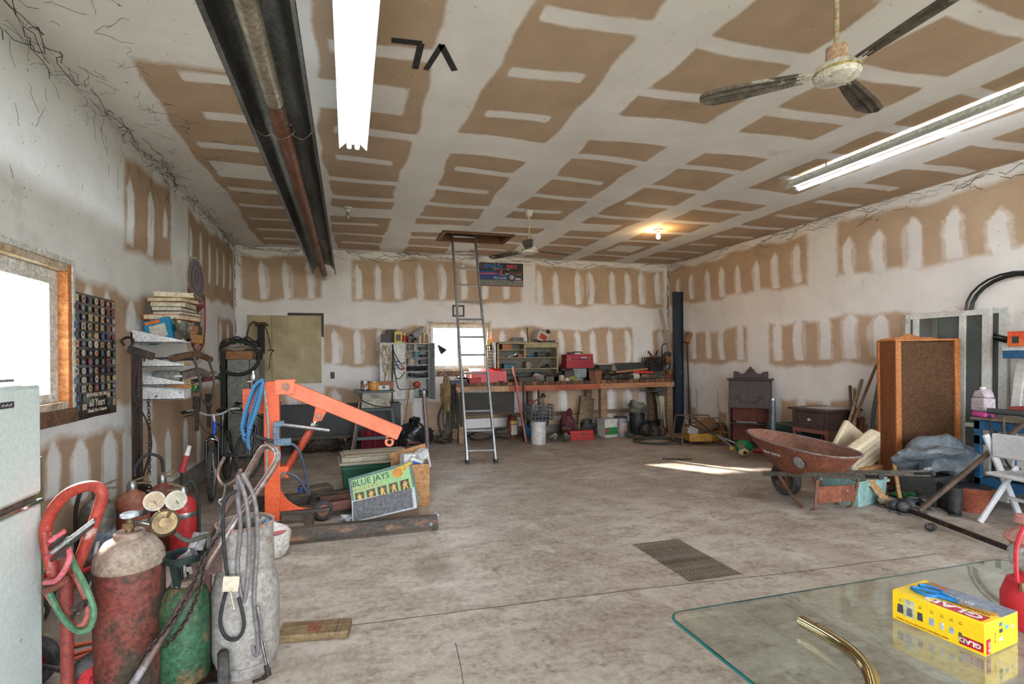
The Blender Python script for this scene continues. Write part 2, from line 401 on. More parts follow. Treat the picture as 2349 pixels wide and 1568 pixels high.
for x, y0, y1, wd in ((140, 650, 760, .17), (215, 625, 775, .18), (308, 605, 785, .2), (392, 585, 760, .2), (485, 575, 738, .18), (595, 550, 725, .2), (702, 505, 712, .2), (832, 458, 680, .2), (1132, 418, 650, .22), (1308, 370, 620, .24), (1505, 300, 600, .25), (1748, 245, 535, .26), (2010, 250, 510, .28),
                      (228, 930, 1120, .2), (312, 925, 1120, .2), (392, 925, 1125, .2), (500, 915, 1125, .22), (718, 900, 1130, .24), (842, 885, 1130, .25), (990, 865, 1125, .26), (1142, 850, 1120, .28), (1318, 860, 1115, .3), (1520, 840, 1110, .3), (1740, 815, 1110, .3),
                      (228, 1270, 1400, .22), (400, 1270, 1430, .3), (855, 1320, 1460, .2), (1000, 1310, 1440, .2), (1230, 1300, 1500, .3)):
    rstr.append((*z5(x, y0), *z5(x+6, y1), wd))
rrec = [(*z5(95, 590), *z5(895, 705)), (*z5(1068, 310), *z5(2300, 560)), (*z5(150, 925), *z5(540, 1130)), (*z5(672, 865), *z5(1880, 1150)), (*z5(190, 1270), *z5(250, 1420)), (*z5(370, 1265), *z5(425, 1450)), (*z5(725, 1290), *z5(1500, 1520))]
def right_mask():
    base = wall_mask(rk, 1, [], rstr)
    # rows by height, butt joints by distance along the wall
    def f(X, Y):
        br = np.zeros_like(X); wob = .03*np.sin(X*3.3)+.02*np.sin(X*9)
        yA, yB_ = rk(*z5(890, 500)).y, rk(*z5(1065, 500)).y
        yC, yD = rk(*z5(540, 1000)).y, rk(*z5(668, 1000)).y
        for r in ((yA, YB-.05, 2.66, 3.43), (YF, yB_, 2.66, 3.43), (yC, YB-.1, 1.42, 2.05), (3.9, yD, 1.40, 2.08), (rk(*z5(250, 1300)).y, rk(*z5(190, 1300)).y, .3, .9), (rk(*z5(420, 1300)).y, rk(*z5(370, 1300)).y, .3, .92), (4.5, rk(*z5(735, 1300)).y, .2, .86)):
            br = np.maximum(br, m_rect(X, Y+wob, *r, .09))
        m = 1-br; q = np.random.RandomState(6)
        for u0, v0, u1, v1, wd in rstr:
            a, b = rk(u0, v0), rk(u1, v1)
            m = np.maximum(m, .95*m_stroke(X, Y, (a.y, a.z), (b.y, b.z), wd*.6, .03, (q.rand()-.3)*.07, .12))
            m = np.maximum(m, .48*m_stroke(X, Y, (a.y, a.z+.05), (b.y, b.z-.01), wd*1.1, .03, (q.rand()-.3)*.07, .2))
        return m
    return f
wr = grid('wall_right', axis(YF, YB, .035), axis(0, CE, .03), lambda y, z: (0*y+XR, y, z), [], WALLM, right_mask())
lk = lambda u, v: ax(u, v, XL)
def left_mask(X, Y):
    br = np.zeros_like(X); wob = .03*np.sin(X*2.7)+.02*np.sin(X*9)
    y1 = lk(285, 400).y; y2, y3 = lk(392, 500).y, lk(432, 520).y
    for r in ((y1, y2, 2.60, 3.44), (y3, YB-.1, 2.45, 3.44), (4.1, 5.5, 1.95, 2.16), (4.1, 5.15, 1.2, 2.1), (8.2, YB-.15, 1.5, 2.2), (2.6, 9.2, .22, .98), (5.6, 8.6, .9, 1.2)):
        br = np.maximum(br, m_rect(X, Y+wob, *r, .1))
    m = 1-br
    for u, v0, v1, wd in ((298, 410, 560, .2), (345, 440, 585, .2), (378, 475, 545, .16), (437, 520, 590, .16), (460, 532, 640, .16), (480, 555, 650, .16), (498, 570, 655, .16), (513, 580, 660, .16), (528, 600, 665, .16), (120, 1010, 1140, .2), (182, 1010, 1150, .3), (250, 990, 1150, .3), (290, 975, 1150, .22), (350, 1000, 1130, .25), (385, 985, 1120, .22), (425, 960, 1080, .22), (455, 970, 1070, .22), (200, 655, 700, .25), (243, 670, 720, .25), (300, 690, 760, .25), (505, 735, 790, .2), (522, 740, 790, .2)):
        a, b = lk(u, v0), lk(u, v1)
        m = np.maximum(m, m_stroke(X, Y, (a.y, a.z), (b.y, b.z), wd*.7, .03, .02, .12))
        m = np.maximum(m, .5*m_stroke(X, Y, (a.y, a.z+.05), (b.y, b.z), wd*1.1, .03, .02, .2))
    return m
wl = grid('wall_left', axis(YF, YB, .035, WL[:2]), axis(0, CE, .03, WL[2:]), lambda y, z: (0*y+XL, y, z), [WL], LEFTM, left_mask)
WT = clr(205, 203, 198, .8)
# front wall with the open overhead doors behind the camera
g = G()
g.box(XL, YF-.15, 0, XL+.4, YF, CE).box(XR-.4, YF-.15, 0, XR, YF, CE).box(XL+.4, YF-.15, 3.1, XR-.4, YF, CE).box(2.3, YF-.15, 0, 2.7, YF, 3.1)
struct(g.build('wall_front', WT))
CURB = mat('concrete_curb', (150, 142, 134), (112, 102, 92), 5, rough=.9, bump=.3)
struct(G().box(XL, YF, 0, XL+.09, YB, .2).build('baseboard_left', CURB, None, .008))
struct(G().box(XL+.09, YB-.07, 0, XR, YB, .16).build('baseboard_back', CURB, None, .008))
struct(G().box(XR-.07, YF, 0, XR, YB-.07, .16).build('baseboard_right', CURB, None, .008))
g = G(); g.box(-60, -60, -.4, 60, YF, -.06).box(-60, YB+.02, -.4, 60, 60, -.06).box(-60, YF, -.4, XL-.02, YB+.02, -.06).box(XR+.02, YF, -.4, 60, YB+.02, -.06); struct(g.build('ground', mat('outdoor_ground', (150, 148, 128), (118, 126, 92), .6, rough=.95)))
# windows -----------------------------------------------------------------
WHT = mat('chalky_white_frame', (226, 226, 222), (196, 192, 184), 12, rough=.55, c3=(120, 104, 84), sc3=14, th=.66)
RAW = mat('orange_raw_timber', (214, 142, 84), (176, 104, 58), 5, st=(4, 4, .6), rough=.7, c3=(110, 66, 38), sc3=9, th=.63)
GLS = bpy.data.materials.new('dusty_window_glass'); GLS.use_nodes = True
nt = GLS.node_tree; nt.nodes.clear(); o_ = nt.nodes.new('ShaderNodeOutputMaterial'); tr = nt.nodes.new('ShaderNodeBsdfTransparent'); gl = nt.nodes.new('ShaderNodeBsdfGlossy'); df = nt.nodes.new('ShaderNodeBsdfTranslucent')
gl.inputs['Roughness'].default_value = .05; m1 = nt.nodes.new('ShaderNodeMixShader'); m2 = nt.nodes.new('ShaderNodeMixShader'); m1.inputs[0].default_value = .12; m2.inputs[0].default_value = .06
nt.links.new(tr.outputs[0], m1.inputs[1]); nt.links.new(df.outputs[0], m1.inputs[2]); nt.links.new(m1.outputs[0], m2.inputs[1]); nt.links.new(gl.outputs[0], m2.inputs[2]); nt.links.new(m2.outputs[0], o_.inputs[0])
def window(name, M, w_, h_, panes, sill=True, fw=.06, fd=.07, jm=RAW):
    """local x across, y up, z towards the room; 0,0 is the lower corner of the opening"""
    r = bpy.data.objects.new(name, None); COL.objects.link(r); r.matrix_world = M; struct(r)
    D = .16
    for b in ((-.02, -.02, -D, .03, h_+.02, .012), (w_-.03, -.02, -D, w_+.02, h_+.02, .012), (.03, h_-.03, -D, w_-.03, h_+.02, .012), (.03, -.02, -D, w_-.03, .03, .012)):
        G().box(*b).build('jamb_board', RAW if (jm is RAW and b[0] > .5) else mat('dusty_white_jamb', (214, 202, 184), (170, 140, 108), 5, rough=.8), r, .004)
    z0 = -D+.01
    for b in ((.03, .03, z0, .03+fw, h_-.03, z0+fd), (w_-.03-fw, .03, z0, w_-.03, h_-.03, z0+fd), (.03+fw, h_-.03-fw, z0, w_-.03-fw, h_-.03, z0+fd), (.03+fw, .03, z0, w_-.03-fw, .09, z0+fd)):
        G().box(*b).build('window_frame', WHT, r, .004)
    for x in panes[1:-1]: G().box(x-.03, .09, z0, x+.03, h_-.09, z0+.06).build('window_mullion', WHT, r, .004)
    for a, b in zip(panes[:-1], panes[1:]):
        G().box(a+.001, .085, z0+.02, b-.001, h_-.085, z0+.026).build('window_pane', GLS, r)
    for b in ((-.06, -.02, -.002, -.02, h_+.02, .016), (w_+.02, -.02, -.002, w_+.06, h_+.02, .016), (-.06, h_+.02, -.002, w_+.06, h_+.06, .016)):
        G().box(*b).build('casing', WHT, r, .003)
    if sill: G().box(-.06, -.12, -.002, w_+.06, -.02, .03).build('sill_board', mat('dirty_sill_board', (126, 92, 66), (84, 58, 42), 8, c3=(196, 186, 172), sc3=12, th=.62), r, .004)
    return r
w1 = window('window_1', frame(Vector((XL, WL[0], WL[2])), (0, 1, 0), (0, 0, 1)), WL[1]-WL[0], WL[3]-WL[2], [.09, .62, 1.26], fw=.1, fd=.1)
w2 = window('window_2', frame(Vector((WB[0], YB, WB[2])), (1, 0, 0), (0, 0, 1)), WB[1]-WB[0], WB[3]-WB[2], [.09, .6, 1.11], jm=mat('dusty_white_jamb', (214, 202, 184), (170, 140, 108), 5, rough=.8))
# trees outside the back window
def tree(loc, h_, rr, seed, label):
    t = T('tree', label, 'tree', loc, 0, 'trees outside the back window')
    q = random.Random(seed)
    g = G(); g.tube(cat([(0, 0, 0), (.1, .05, h_*.3), (-.05, .1, h_*.6), (.05, 0, h_*.9)], 4), [.16-.012*i for i in range(13)], 8); g.build('trunk', mat('bark', (96, 84, 70), (70, 60, 50)), t)
    g = G()
    for i in range(900):
        a, b = q.uniform(0, 6.28), math.acos(q.uniform(-1, 1)); k = rr*(.35+.65*q.random()**.5)
        c = Vector((k*math.sin(b)*math.cos(a), k*math.sin(b)*math.sin(a), h_*.62+k*1.25*math.cos(b)))
        M = Matrix.Translation(c) @ Euler((q.uniform(0, 6), q.uniform(0, 6), q.uniform(0, 6))).to_matrix().to_4x4(); s_ = q.uniform(.1, .22)
        g.add([(-s_, 0, 0), (0, -s_*.5, .02), (s_, 0, 0), (0, s_*.5, .02)], [(0, 1, 2, 3)], M)
    o = g.build('foliage', mat('pale_leaves', (74, 90, 62), (54, 70, 46), rough=.8), t); o['kind'] = 'stuff'
tree((1.2, 19, -.06), 5.2, 1.9, 1, 'leafy pale green tree outside the back window, left of the mullion')
tree((4.6, 21, -.06), 4.6, 1.8, 2, 'shorter pale leafy tree outside the back window, right of the mullion')
# ================================================================ ceiling fixtures
GALV = mat('dull_sheet_metal', (150, 154, 156), (96, 98, 98), 4, rough=.42, metal=.8, st=(1, .3, 1))
RUST = mat('rusty_pipe', (136, 84, 62), (98, 66, 54), 9, rough=.55, metal=.35, c3=(120, 116, 114), sc3=5, th=.6, st=(2, .5, 2))
STEEL = mat('plain_steel', (170, 172, 174), (130, 132, 134), 8, rough=.35, metal=.9)
CHROME = mat('chrome', (210, 210, 212), (180, 182, 184), 6, rough=.18, metal=1)
BLK = mat('black_rubber', (34, 34, 36), (52, 51, 50), 12, rough=.75)
BLKP = mat('black_plastic', (30, 31, 33), (46, 46, 48), 10, rough=.45)
WIRE = clr(150, 146, 138, .5, .7)
# radiant tube heater -----------------------------------------------------
XH, ZH = -.405, 3.06
ht = T('tube_heater', 'long radiant tube heater with folded metal reflector hung under the ceiling', 'heater', (XH, 0, ZH))
prof = [(-.20, -.01), (-.178, .004), (-.17, .07), (-.10, .155), (-.035, .175), (.035, .175), (.10, .155), (.17, .07), (.178, .004), (.20, -.01)]
g = G(); Y0, Y1 = .6, 9.02
nv = len(prof); th_ = .004
vs_ = [(x, y, z) for y in (Y0, Y1) for x, z in prof]+[(x*1.015, y, z+th_) for y in (Y0, Y1) for x, z in prof]
fs_ = []
for i in range(nv-1): fs_ += [(i, i+1, nv+i+1, nv+i), (2*nv+i, 3*nv+i, 3*nv+i+1, 2*nv+i+1), (i, 2*nv+i, 2*nv+i+1, i+1), (nv+i, nv+i+1, 3*nv+i+1, 3*nv+i)]
g.add(vs_, fs_).build('reflector', GALV, ht)
G().cyl((0, 3.02, 0), (0, 9.02, 0), .05, n=18).build('rusty_tube', RUST, ht)
G().cyl((0, .6, 0), (0, 3.04, 0), .052, n=18).build('bright_tube', mat('pale_steel_tube', (186, 180, 164), (140, 134, 120), 5, rough=.38, metal=.6), ht)
G().cyl((0, 9.0, 0), (0, 9.08, -.012), .056, n=18).cyl((0, 9.09, -.012), (0, 9.18, -.03), .054, n=18).build('tube_end', mat('white_pipe', (214, 210, 204)), ht)
for y in (6.3, 7.0, 3.4):
    g = G(); g.tube([(.07*math.cos(t)*1.1, y+.03*math.sin(t*2), .062*math.sin(t)-.004) for t in [k*.4 for k in range(16)]], .003, 5)
    for s_ in (-1, 1): g.tube(cat([(s_*.055, y, -.03), (s_*.12, y+.06, -.03), (s_*.19, y-.03, -.005), (s_*.15, y+.1, .06)], 4), .003, 5)
    g.build('wire_tie', WIRE, ht)
for y in (1.2, 3.5, 5.2, 7.0, 8.6):
    G().tube([(-.1, y, .16), (-.03, y, .3), (0, y, CE-ZH-.002)], .003, 5).tube([(.1, y, .16), (.03, y, .3)], .003, 5).build('hanger_wire', WIRE, ht)
# fluorescent lamps -------------------------------------------------------
TUBE = mat('glowing_tube', (236, 246, 255), (236, 246, 255), emit=24)
FIXW = mat('white_lamp_enamel', (236, 240, 240), (222, 226, 226), 5, rough=.4)
def tube_lamp(loc, label, lit, wings):
    t = T('fluorescent_lamp', label, 'ceiling lamp', loc, 0, 'fluorescent lamps on the ceiling')
    L_ = 2.44
    G().box(-.055, -L_, 0, .055, 0, .06).build('housing', FIXW, t, .004)
    for s_ in wings:
        G().add([(s_*.05, -L_, .02), (s_*.118, -L_, -.045), (s_*.118, 0, -.045), (s_*.05, 0, .02), (s_*.05, -L_, .024), (s_*.121, -L_, -.042), (s_*.121, 0, -.042), (s_*.05, 0, .024)], [(0, 1, 2, 3), (4, 7, 6, 5), (1, 5, 6, 2), (0, 4, 5, 1), (3, 2, 6, 7)]).build('reflector_wing', FIXW, t)
    for x, on in lit:
        q = G(); q.cyl((x, -L_+.03, -.03), (x, -.03, -.03), .019, n=14).build('tube', TUBE if on else FIXW, t)
        q = G(); q.cyl((x, -.03, -.03), (x, -.012, -.03), .02, n=14).box(x-.02, -.02, -.04, x+.02, 0, .0).build('tube_socket', FIXW, t)
    for y in (-.4, -2.0): G().cyl((0, y, .06), (0, y, CE-loc[2]), .006, n=6).build('hanger_rod', WIRE, t)
    return t
a = fl(810, 332, 3.45); tube_lamp((a.x, a.y, 3.45), 'lit double tube ceiling lamp beside the tube heater', ((-.035, 1), (.035, 1)), (-1, 1))
b = fl(1818, 428, 3.45); tube_lamp((b.x, b.y, 3.45), 'slim ceiling lamp with one lit tube beside the right wall', ((.06, 1),), (-1,))
# ceiling fans ------------------------------------------------------------
FANW = mat('speckled_white_fan', (226, 220, 208), (202, 192, 176), 10, rough=.5, c3=(64, 54, 44), sc3=34, th=.66)
DIRT = mat('grimy_fan_blade', (112, 102, 92), (58, 50, 44), 5, rough=.8, c3=(190, 184, 174), sc3=4, th=.62)
PEACH = clr(206, 170, 144)
def fan(loc, ang, drop, label):
    t = T('ceiling_fan', label, 'fan', loc, 0, 'three blade ceiling fans')
    G().lathe([(.02, 0), (.06, -.005), (.055, -.05), (.035, -.085), (.015, -.09)], 16).build('canopy', FANW, t)
    G().cyl((0, 0, -.05), (0, 0, -drop+.12), .0125, n=10).build('down_rod', mat('cream_rod', (206, 188, 160), (166, 140, 110), 20, rough=.5), t)
    G().lathe([(.05, -drop+.14), (.052, -drop+.05), (.06, -drop+.045), (.06, -drop+.04)], 16).build('rod_cup', PEACH, t)
    hub = G().lathe([(.05, -drop+.05), (.095, -drop+.04), (.108, -drop+.015), (.11, -drop), (.106, -drop-.004), (.11, -drop-.01), (.1, -drop-.03), (.06, -drop-.046), (0, -drop-.05)], 28).build('motor', FANW, t)
    G().lathe([(.1105, -drop+.006), (.112, -drop+.002), (.1105, -drop-.003)], 28).build('gold_band', clr(190, 168, 92, .4, .6), hub)
    for k in range(3):
        a = ang+k*2*math.pi/3; M = Matrix.Rotation(a, 4, 'Z') @ Matrix.Translation((0, 0, -drop+.005)) @ Matrix.Rotation(R(11), 4, 'X')
        pr = [(.15, .045), (.2, .05), (.34, .062), (.5, .07), (.6, .07), (.65, .055), (.675, .03), (.68, 0)]
        vs_ = []; ny = 9
        for x, w_ in pr:
            for j in range(ny):
                y = (j/(ny-1)*2-1)*max(w_, .004); vs_.append((x, y, .007*math.cos(j*math.pi*.75)-.012*(y/.07)**2-.03*max(0, x-.45)))
        n0 = len(vs_); vs_ += [(x, y, z-.003) for x, y, z in vs_]
        fs_ = []; n = len(pr)
        for i in range(n-1):
            for j in range(ny-1):
                a_ = i*ny+j; fs_ += [(a_, a_+ny, a_+ny+1, a_+1), (n0+a_, n0+a_+1, n0+a_+ny+1, n0+a_+ny)]
        for i in range(n-1):
            a_ = i*ny; fs_ += [(a_, n0+a_, n0+a_+ny, a_+ny), (a_+ny-1, a_+2*ny-1, n0+a_+2*ny-1, n0+a_+ny-1)]
        fs_ += [tuple(range(0, ny))+tuple(n0+j for j in range(ny-1, -1, -1)), tuple((n-1)*ny+j for j in range(ny-1, -1, -1))+tuple(n0+(n-1)*ny+j for j in range(ny))]
        g = G().add(vs_, fs_, M); bl = g.build('blade', DIRT, t)
        G().box(.1, -.02, -.004, .19, .02, .002, M).build('blade_arm', FANW, bl)
    return t
p = fl(1920, 168, 3.08); fan((p.x, p.y, CE), R(23), CE-3.08, 'large speckled white ceiling fan with grimy blades nearest the camera')
p = fl(1213, 482, CE); fan((p.x, p.y, CE), R(247), .56, 'small looking far ceiling fan beside the attic hatch')
# bulbs -------------------------------------------------------------------
def bulb(u, v, on, label):
    p = fl(u, v, CE); t = T('bulb_holder', label, 'lamp', (p.x, p.y, CE), 0)
    G().lathe([(0, 0), (.065, -.001), (.06, -.018), (.03, -.03), (.028, -.06), (0, -.062)], 16).build('socket', clr(226, 220, 210), t)
    G().lathe([(.014, -.055), (.016, -.075), (.03, -.105), (.032, -.125), (.02, -.15), (0, -.156)], 14).build('bulb', mat('glowing_bulb', (255, 206, 140), (255, 206, 140), emit=170) if on else mat('dim_bulb', (150, 140, 128), rough=.2), t)
bulb(1510, 526, 1, 'glowing bare bulb in a white ceiling socket near the right wall')
bulb(798, 476, 0, 'unlit bare bulb in a ceiling socket beside the tube heater')
# cobwebs: nobody could count them ---------------------------------------
g = G(); q = random.Random(11)
def web(p0, d, n, step, spread, r=.0025):
    P = [Vector(p0)]
    for _ in range(n): P.append(P[-1]+Vector(d)*step+Vector((q.uniform(-1, 1), q.uniform(-1, 1), q.uniform(-1, 1)))*spread)
    return P
def clampP(P): return [Vector((min(max(a.x, XL+.004), XR-.004), min(a.y, YB-.004), min(a.z, CE-.004))) for a in P]
for i in range(190):
    y = q.uniform(2.2, YB); g.tube(clampP(web((XL+abs(q.gauss(0, .1)), y, CE-abs(q.gauss(0, .07))), (q.uniform(-.1, .3), q.choice((-1, 1)), q.uniform(-.4, .1)), q.randint(3, 7), .05, .035)), q.choice((.001, .0015, .0025)), 3)
for i in range(90):
    g.tube(clampP(web((q.uniform(XL, XL+.75), q.uniform(2.4, 6.5), CE-.004), (q.uniform(-1, 1), q.uniform(-1, 1), 0), q.randint(3, 7), .03, .022)), .0011, 3)
for i in range(110):
    x = q.uniform(XL, XR); g.tube(clampP(web((x, YB-abs(q.gauss(0, .03)), CE-abs(q.gauss(.03, .06))), (q.choice((-1, 1)), 0, q.uniform(-.3, .2)), q.randint(3, 7), .05, .03)), q.choice((.002, .003, .0045)), 3)
for i in range(90):
    y = q.uniform(3, YB); g.tube(clampP(web((XR-abs(q.gauss(0, .03)), y, CE-abs(q.gauss(.05, .06))), (0, q.choice((-1, 1)), q.uniform(-.3, .2)), q.randint(3, 7), .05, .03)), q.choice((.002, .003)), 3)
for i in range(46):
    x = q.choice((XL+.01, XR-.01)); g.tube(clampP(web((x, YB-.01, q.uniform(1.2, CE)), (q.uniform(-.3, .3), 0, -1), q.randint(2, 5), .04, .02)), q.choice((.003, .005)), 3)
for i in range(34):
    g.tube(clampP(web((XL+.004, q.uniform(2.4, 6.2), CE-abs(q.gauss(0, .3))), (0, q.uniform(-.5, .5), -1), q.randint(2, 6), 0.03, .012)), .0011, 3)
cw = g.build('cobwebs', mat('sooty_cobweb', (60, 54, 46), rough=.95)); cw['kind'] = 'stuff'; tag(cw, 'sooty cobwebs along the ceiling edges and wall corners', 'cobweb')
# ================================================================ left wall
def lw(u, v, off=.004): return ax(u, v, XL+off)
LWM = lambda y, z, off=.004: frame(Vector((XL+off, y, z)), (0, 1, 0), (0, 0, 1))
BWM = lambda x, z, off=.004: frame(Vector((x, YB-off, z)), (1, 0, 0), (0, 0, 1))
def sheet(name, m, parent, w_, h_, nx=10, ny=14, amp=.006, thick=.001, curl=0):
    g = G(); vs_ = []
    for k in (0, thick):
        for i in range(nx+1):
            for j in range(ny+1):
                x, y = w_*i/nx, h_*j/ny
                z = amp*(1+math.sin(x*9+y*3)*.6+math.sin(y*11+x*2)*.4)+curl*max(0, .25-y/h_)**2*math.sin(x/w_*9)
                vs_.append((x, y, z+k))
    N_ = (nx+1)*(ny+1); fs_ = []
    for i in range(nx):
        for j in range(ny):
            a = i*(ny+1)+j; fs_ += [(a, a+1, a+ny+2, a+ny+1), (N_+a, N_+a+ny+1, N_+a+ny+2, N_+a+1)]
    return g.add(vs_, fs_).build(name, m, parent)
# beer label poster
p0, p1 = lw(164, 967), lw(262, 690)
pw, ph = p1.y-p0.y, p1.z-p0.z
po = T('beer_label_poster', 'glossy dark poster covered in rows of beer labels on left wall', 'poster'); po.matrix_world = LWM(p0.y, p0.z)
sheet('poster_sheet', mat('glossy_brown_print', (52, 42, 38), (40, 34, 32), 6, rough=.25, c3=(150, 108, 62), sc3=5, th=.6, coat=.5), po, pw, ph, amp=.004, curl=.12)
LABC = [(206, 200, 190), (150, 54, 48), (52, 66, 110), (198, 172, 116), (64, 98, 84), (176, 150, 128), (92, 120, 150)]
q = random.Random(5); lm = {}
def label_piece(k, n, cx, cy, w_, h_, z):
    if (k, n) not in lm:
        off = math.pi/4 if n == 4 else math.pi/8; s_ = 1.25 if n == 4 else 1
        me = G().prism([(s_*math.cos(off+6.2832*t/n), s_*math.sin(off+6.2832*t/n)) for t in range(n)], .001).mesh('printed_label')
        me.materials.append(clr(*LABC[k], .3)); lm[k, n] = me
    return link('printed_label', lm[k, n], po, 0, Matrix.Translation((cx, cy, z)) @ Matrix.Diagonal((w_, h_, 1, 1)))
for j in range(13):
    for i in range(7):
        if j < 2 and 2 <= i <= 4: continue
        cx, cy = pw*(i+.5)/7+q.uniform(-.008, .008), ph*(.06+.93*(j+.5)/13); w_, h_ = pw/7*q.uniform(.26, .37), ph/13*q.uniform(.3, .42)
        k = q.randrange(len(LABC)); zz = .0125+.0008*q.random()
        a = label_piece(k, q.choice((4, 8, 12)), cx, cy, w_, h_, zz)
        b = label_piece((k+q.randrange(1, len(LABC))) % len(LABC), 8, cx, cy, w_*.5, h_*.42, zz+.0012)
WTX = clr(226, 216, 196, .4)
text('BREWERS RETAIL', .042, Matrix.Translation((pw*.5, ph*.17, .016)), WTX, po, align='CENTER')
text('60 Years', .085, Matrix.Translation((pw*.5, ph*.09, .016)), WTX, po, align='CENTER', sx=.8)
text('Thank You Ontario', .038, Matrix.Translation((pw*.5, ph*.045, .016)), WTX, po, align='CENTER', shear=.3)
# bottle shaped sign
s0 = lw(448, 836); sw, shh = .78, lw(448, 590).z-s0.z; sy = lw(450, 700).y-sw/2
sg = T('beer_can_sign', 'tall rounded cardboard beer can sign with red bands and blue ship', 'sign'); sg.matrix_world = LWM(sy, s0.z)
def caps(w_, h_, r, in_=0, n=14, x0=0, y0=0):
    pts = []
    for cx, cy, a0 in ((w_/2, h_-r, 0), (w_/2, r, math.pi)):
        for i in range(n+1):
            a = a0+math.pi*i/n; pts.append((x0+cx+(w_/2-in_)*math.cos(a), y0+cy+(r-in_)*math.sin(a)))
    return pts
G().prism(caps(sw, shh, .3), .006).build('sign_board', mat('aged_cardboard', (206, 192, 176), (186, 170, 156), 6, c3=(150, 134, 122), sc3=4, th=.64), sg)
SRED = clr(150, 44, 46, .6); SGRY = mat('sketched_grey_lid', (150, 140, 144), (118, 108, 116), 14, rough=.7)
def ring(pts, wdt, m, z, nm): G().tube([(x, y, z) for x, y in pts], wdt, 4, closed=True, flat=.25).build(nm, m, sg)
G().prism([(sw/2+.36*math.cos(t*.1571), shh-.29+.27*math.sin(t*.1571)) for t in range(40)], .002, Matrix.Translation((0, 0, .006))).build('can_lid', SGRY, sg)
ring([(sw/2+.22*math.cos(t*.2618), shh-.27+.19*math.sin(t*.2618)) for t in range(24)], .008, clr(96, 88, 98), .009, 'lid_ring')
ring([(sw/2+.06*math.cos(t*.2618), shh-.25+.09*math.sin(t*.2618)) for t in range(24)], .008, clr(96, 88, 98), .009, 'pull_tab')
g = G()
ar = [(sw/2-.37+.74*i/12, .98-.12*math.sin(math.pi*i/12)) for i in range(13)]
G().prism(ar+[(x, y-.17) for x, y in reversed(ar)], .002, Matrix.Translation((0, 0, .006))).build('red_band', SRED, sg)
ar = [(sw/2-.27+.54*i/12, .40-.16*math.sin(math.pi*i/12)) for i in range(13)]
G().prism(ar+[(x*.9+sw*.05, y-.14) for x, y in reversed(ar)], .002, Matrix.Translation((0, 0, .006))).build('red_band', SRED, sg)
ring([(.05, .9), (.05, .5), (.12, .3), (.25, .2), (sw/2, .16), (sw-.25, .2), (sw-.12, .3), (sw-.05, .5), (sw-.05, .9), (sw/2, .8)], .016, SRED, .009, 'red_border')
text('MOLSON', .15, Matrix.Translation((sw/2, .80, .0085)), clr(228, 216, 204), sg, align='CENTER', sx=.98)
text('EXPORT', .12, Matrix.Translation((sw/2, .165, .0085)), clr(228, 216, 204), sg, align='CENTER', sx=.9)
NAVY = clr(44, 52, 92, .6); g = G()
for poly in ([(.24, .47), (.29, .41), (.50, .41), (.56, .49)], [(.27, .5), (.36, .5), (.36, .62), (.30, .6)], [(.38, .5), (.45, .5), (.46, .68), (.39, .7)], [(.47, .5), (.53, .5), (.54, .64), (.48, .65)], [(.39, .715), (.455, .7), (.46, .76), (.41, .77)]):
    g.prism(poly, .002, Matrix.Translation((0, 0, .0065)))
g.build('ship', NAVY, sg)
# ================================================================ generic small things
def tube_thing(name, label, cat_, pts, r, m, n=7, k=6, group=None, closed=False):
    P = cat(pts, k, closed); c = min(P, key=lambda a: a.z)
    g = G(); g.tube([a-c for a in P], r, n, closed); o = g.build(name, m); o.location = c; return tag(o, label, cat_, group)
def box_thing(name, label, cat_, c, size, m, rz=0, tilt=0, lid=None, bev=.004, group=None, lm=None):
    t = T(name, label, cat_, c, rz, group); sx, sy, sz = size; M = Matrix.Rotation(tilt, 4, 'Y')
    G().box(-sx/2, -sy/2, 0, sx/2, sy/2, sz, M).build('body', m, t, bev)
    if lm: G().box(-sx*.32, -sy/2-.002, sz*.2, sx*.32, -sy/2+.002, sz*.75, M).build('printed_panel', lm, t)
    if lid: G().box(-sx/2-.004, -sy/2-.004, sz-.002, sx/2+.004, sy/2+.004, sz+.012, M).build('lid', lid, t, bev)
    return t
def can_thing(name, label, cat_, c, r, h_, m, band=None, top=None, lie=None, group=None, n=18):
    t = T(name, label, cat_, c, 0, group)
    M = Matrix.Identity(4)
    if lie is not None: M = Matrix.Rotation(lie, 4, 'Z') @ Matrix.Translation((0, 0, r)) @ Matrix.Rotation(R(90), 4, 'Y')
    G().lathe([(r*.97, 0), (r, .004), (r, h_-.004), (r*.97, h_)], n, M).build('body', m, t)
    if band: G().open_lathe([(r*1.005, h_*.18), (r*1.01, h_*.2), (r*1.01, h_*.78), (r*1.005, h_*.8)], n, M).build('paper_label', band, t)
    G().lathe([(r*1.02, h_-.003), (r*1.03, h_+.003), (r*1.0, h_+.008), (r*.9, h_+.006), (r*.88, h_)], n, M).build('rim', top or STEEL, t)
    return t
def bottle_thing(name, label, cat_, c, r, h_, m, cap, lie=None, lab=None, group=None):
    t = T(name, label, cat_, c, 0, group); M = Matrix.Identity(4)
    if lie is not None: M = Matrix.Rotation(lie, 4, 'Z') @ Matrix.Translation((0, 0, r)) @ Matrix.Rotation(R(90), 4, 'Y')
    G().lathe([(r*.9, 0), (r, .01), (r, h_*.62), (r*.75, h_*.75), (r*.35, h_*.84), (r*.33, h_*.9)], 16, M).build('body', m, t)
    G().lathe([(r*.42, h_*.88), (r*.42, h_), (0, h_*1.001)], 12, M).build('cap', cap, t)
    if lab: G().open_lathe([(r*1.01, h_*.15), (r*1.015, h_*.16), (r*1.015, h_*.5), (r*1.01, h_*.51)], 16, M).build('paper_label', lab, t)
    return t
def bar_thing(name, label, cat_, p, q, w_, h_, m, group=None):
    p, q = Vector(p), Vector(q); g = G(); g.beam((0, 0, 0), q-p, w_, h_); o = g.build(name, m, None, min(w_, h_)*.15); o.location = p; return tag(o, label, cat_, group)
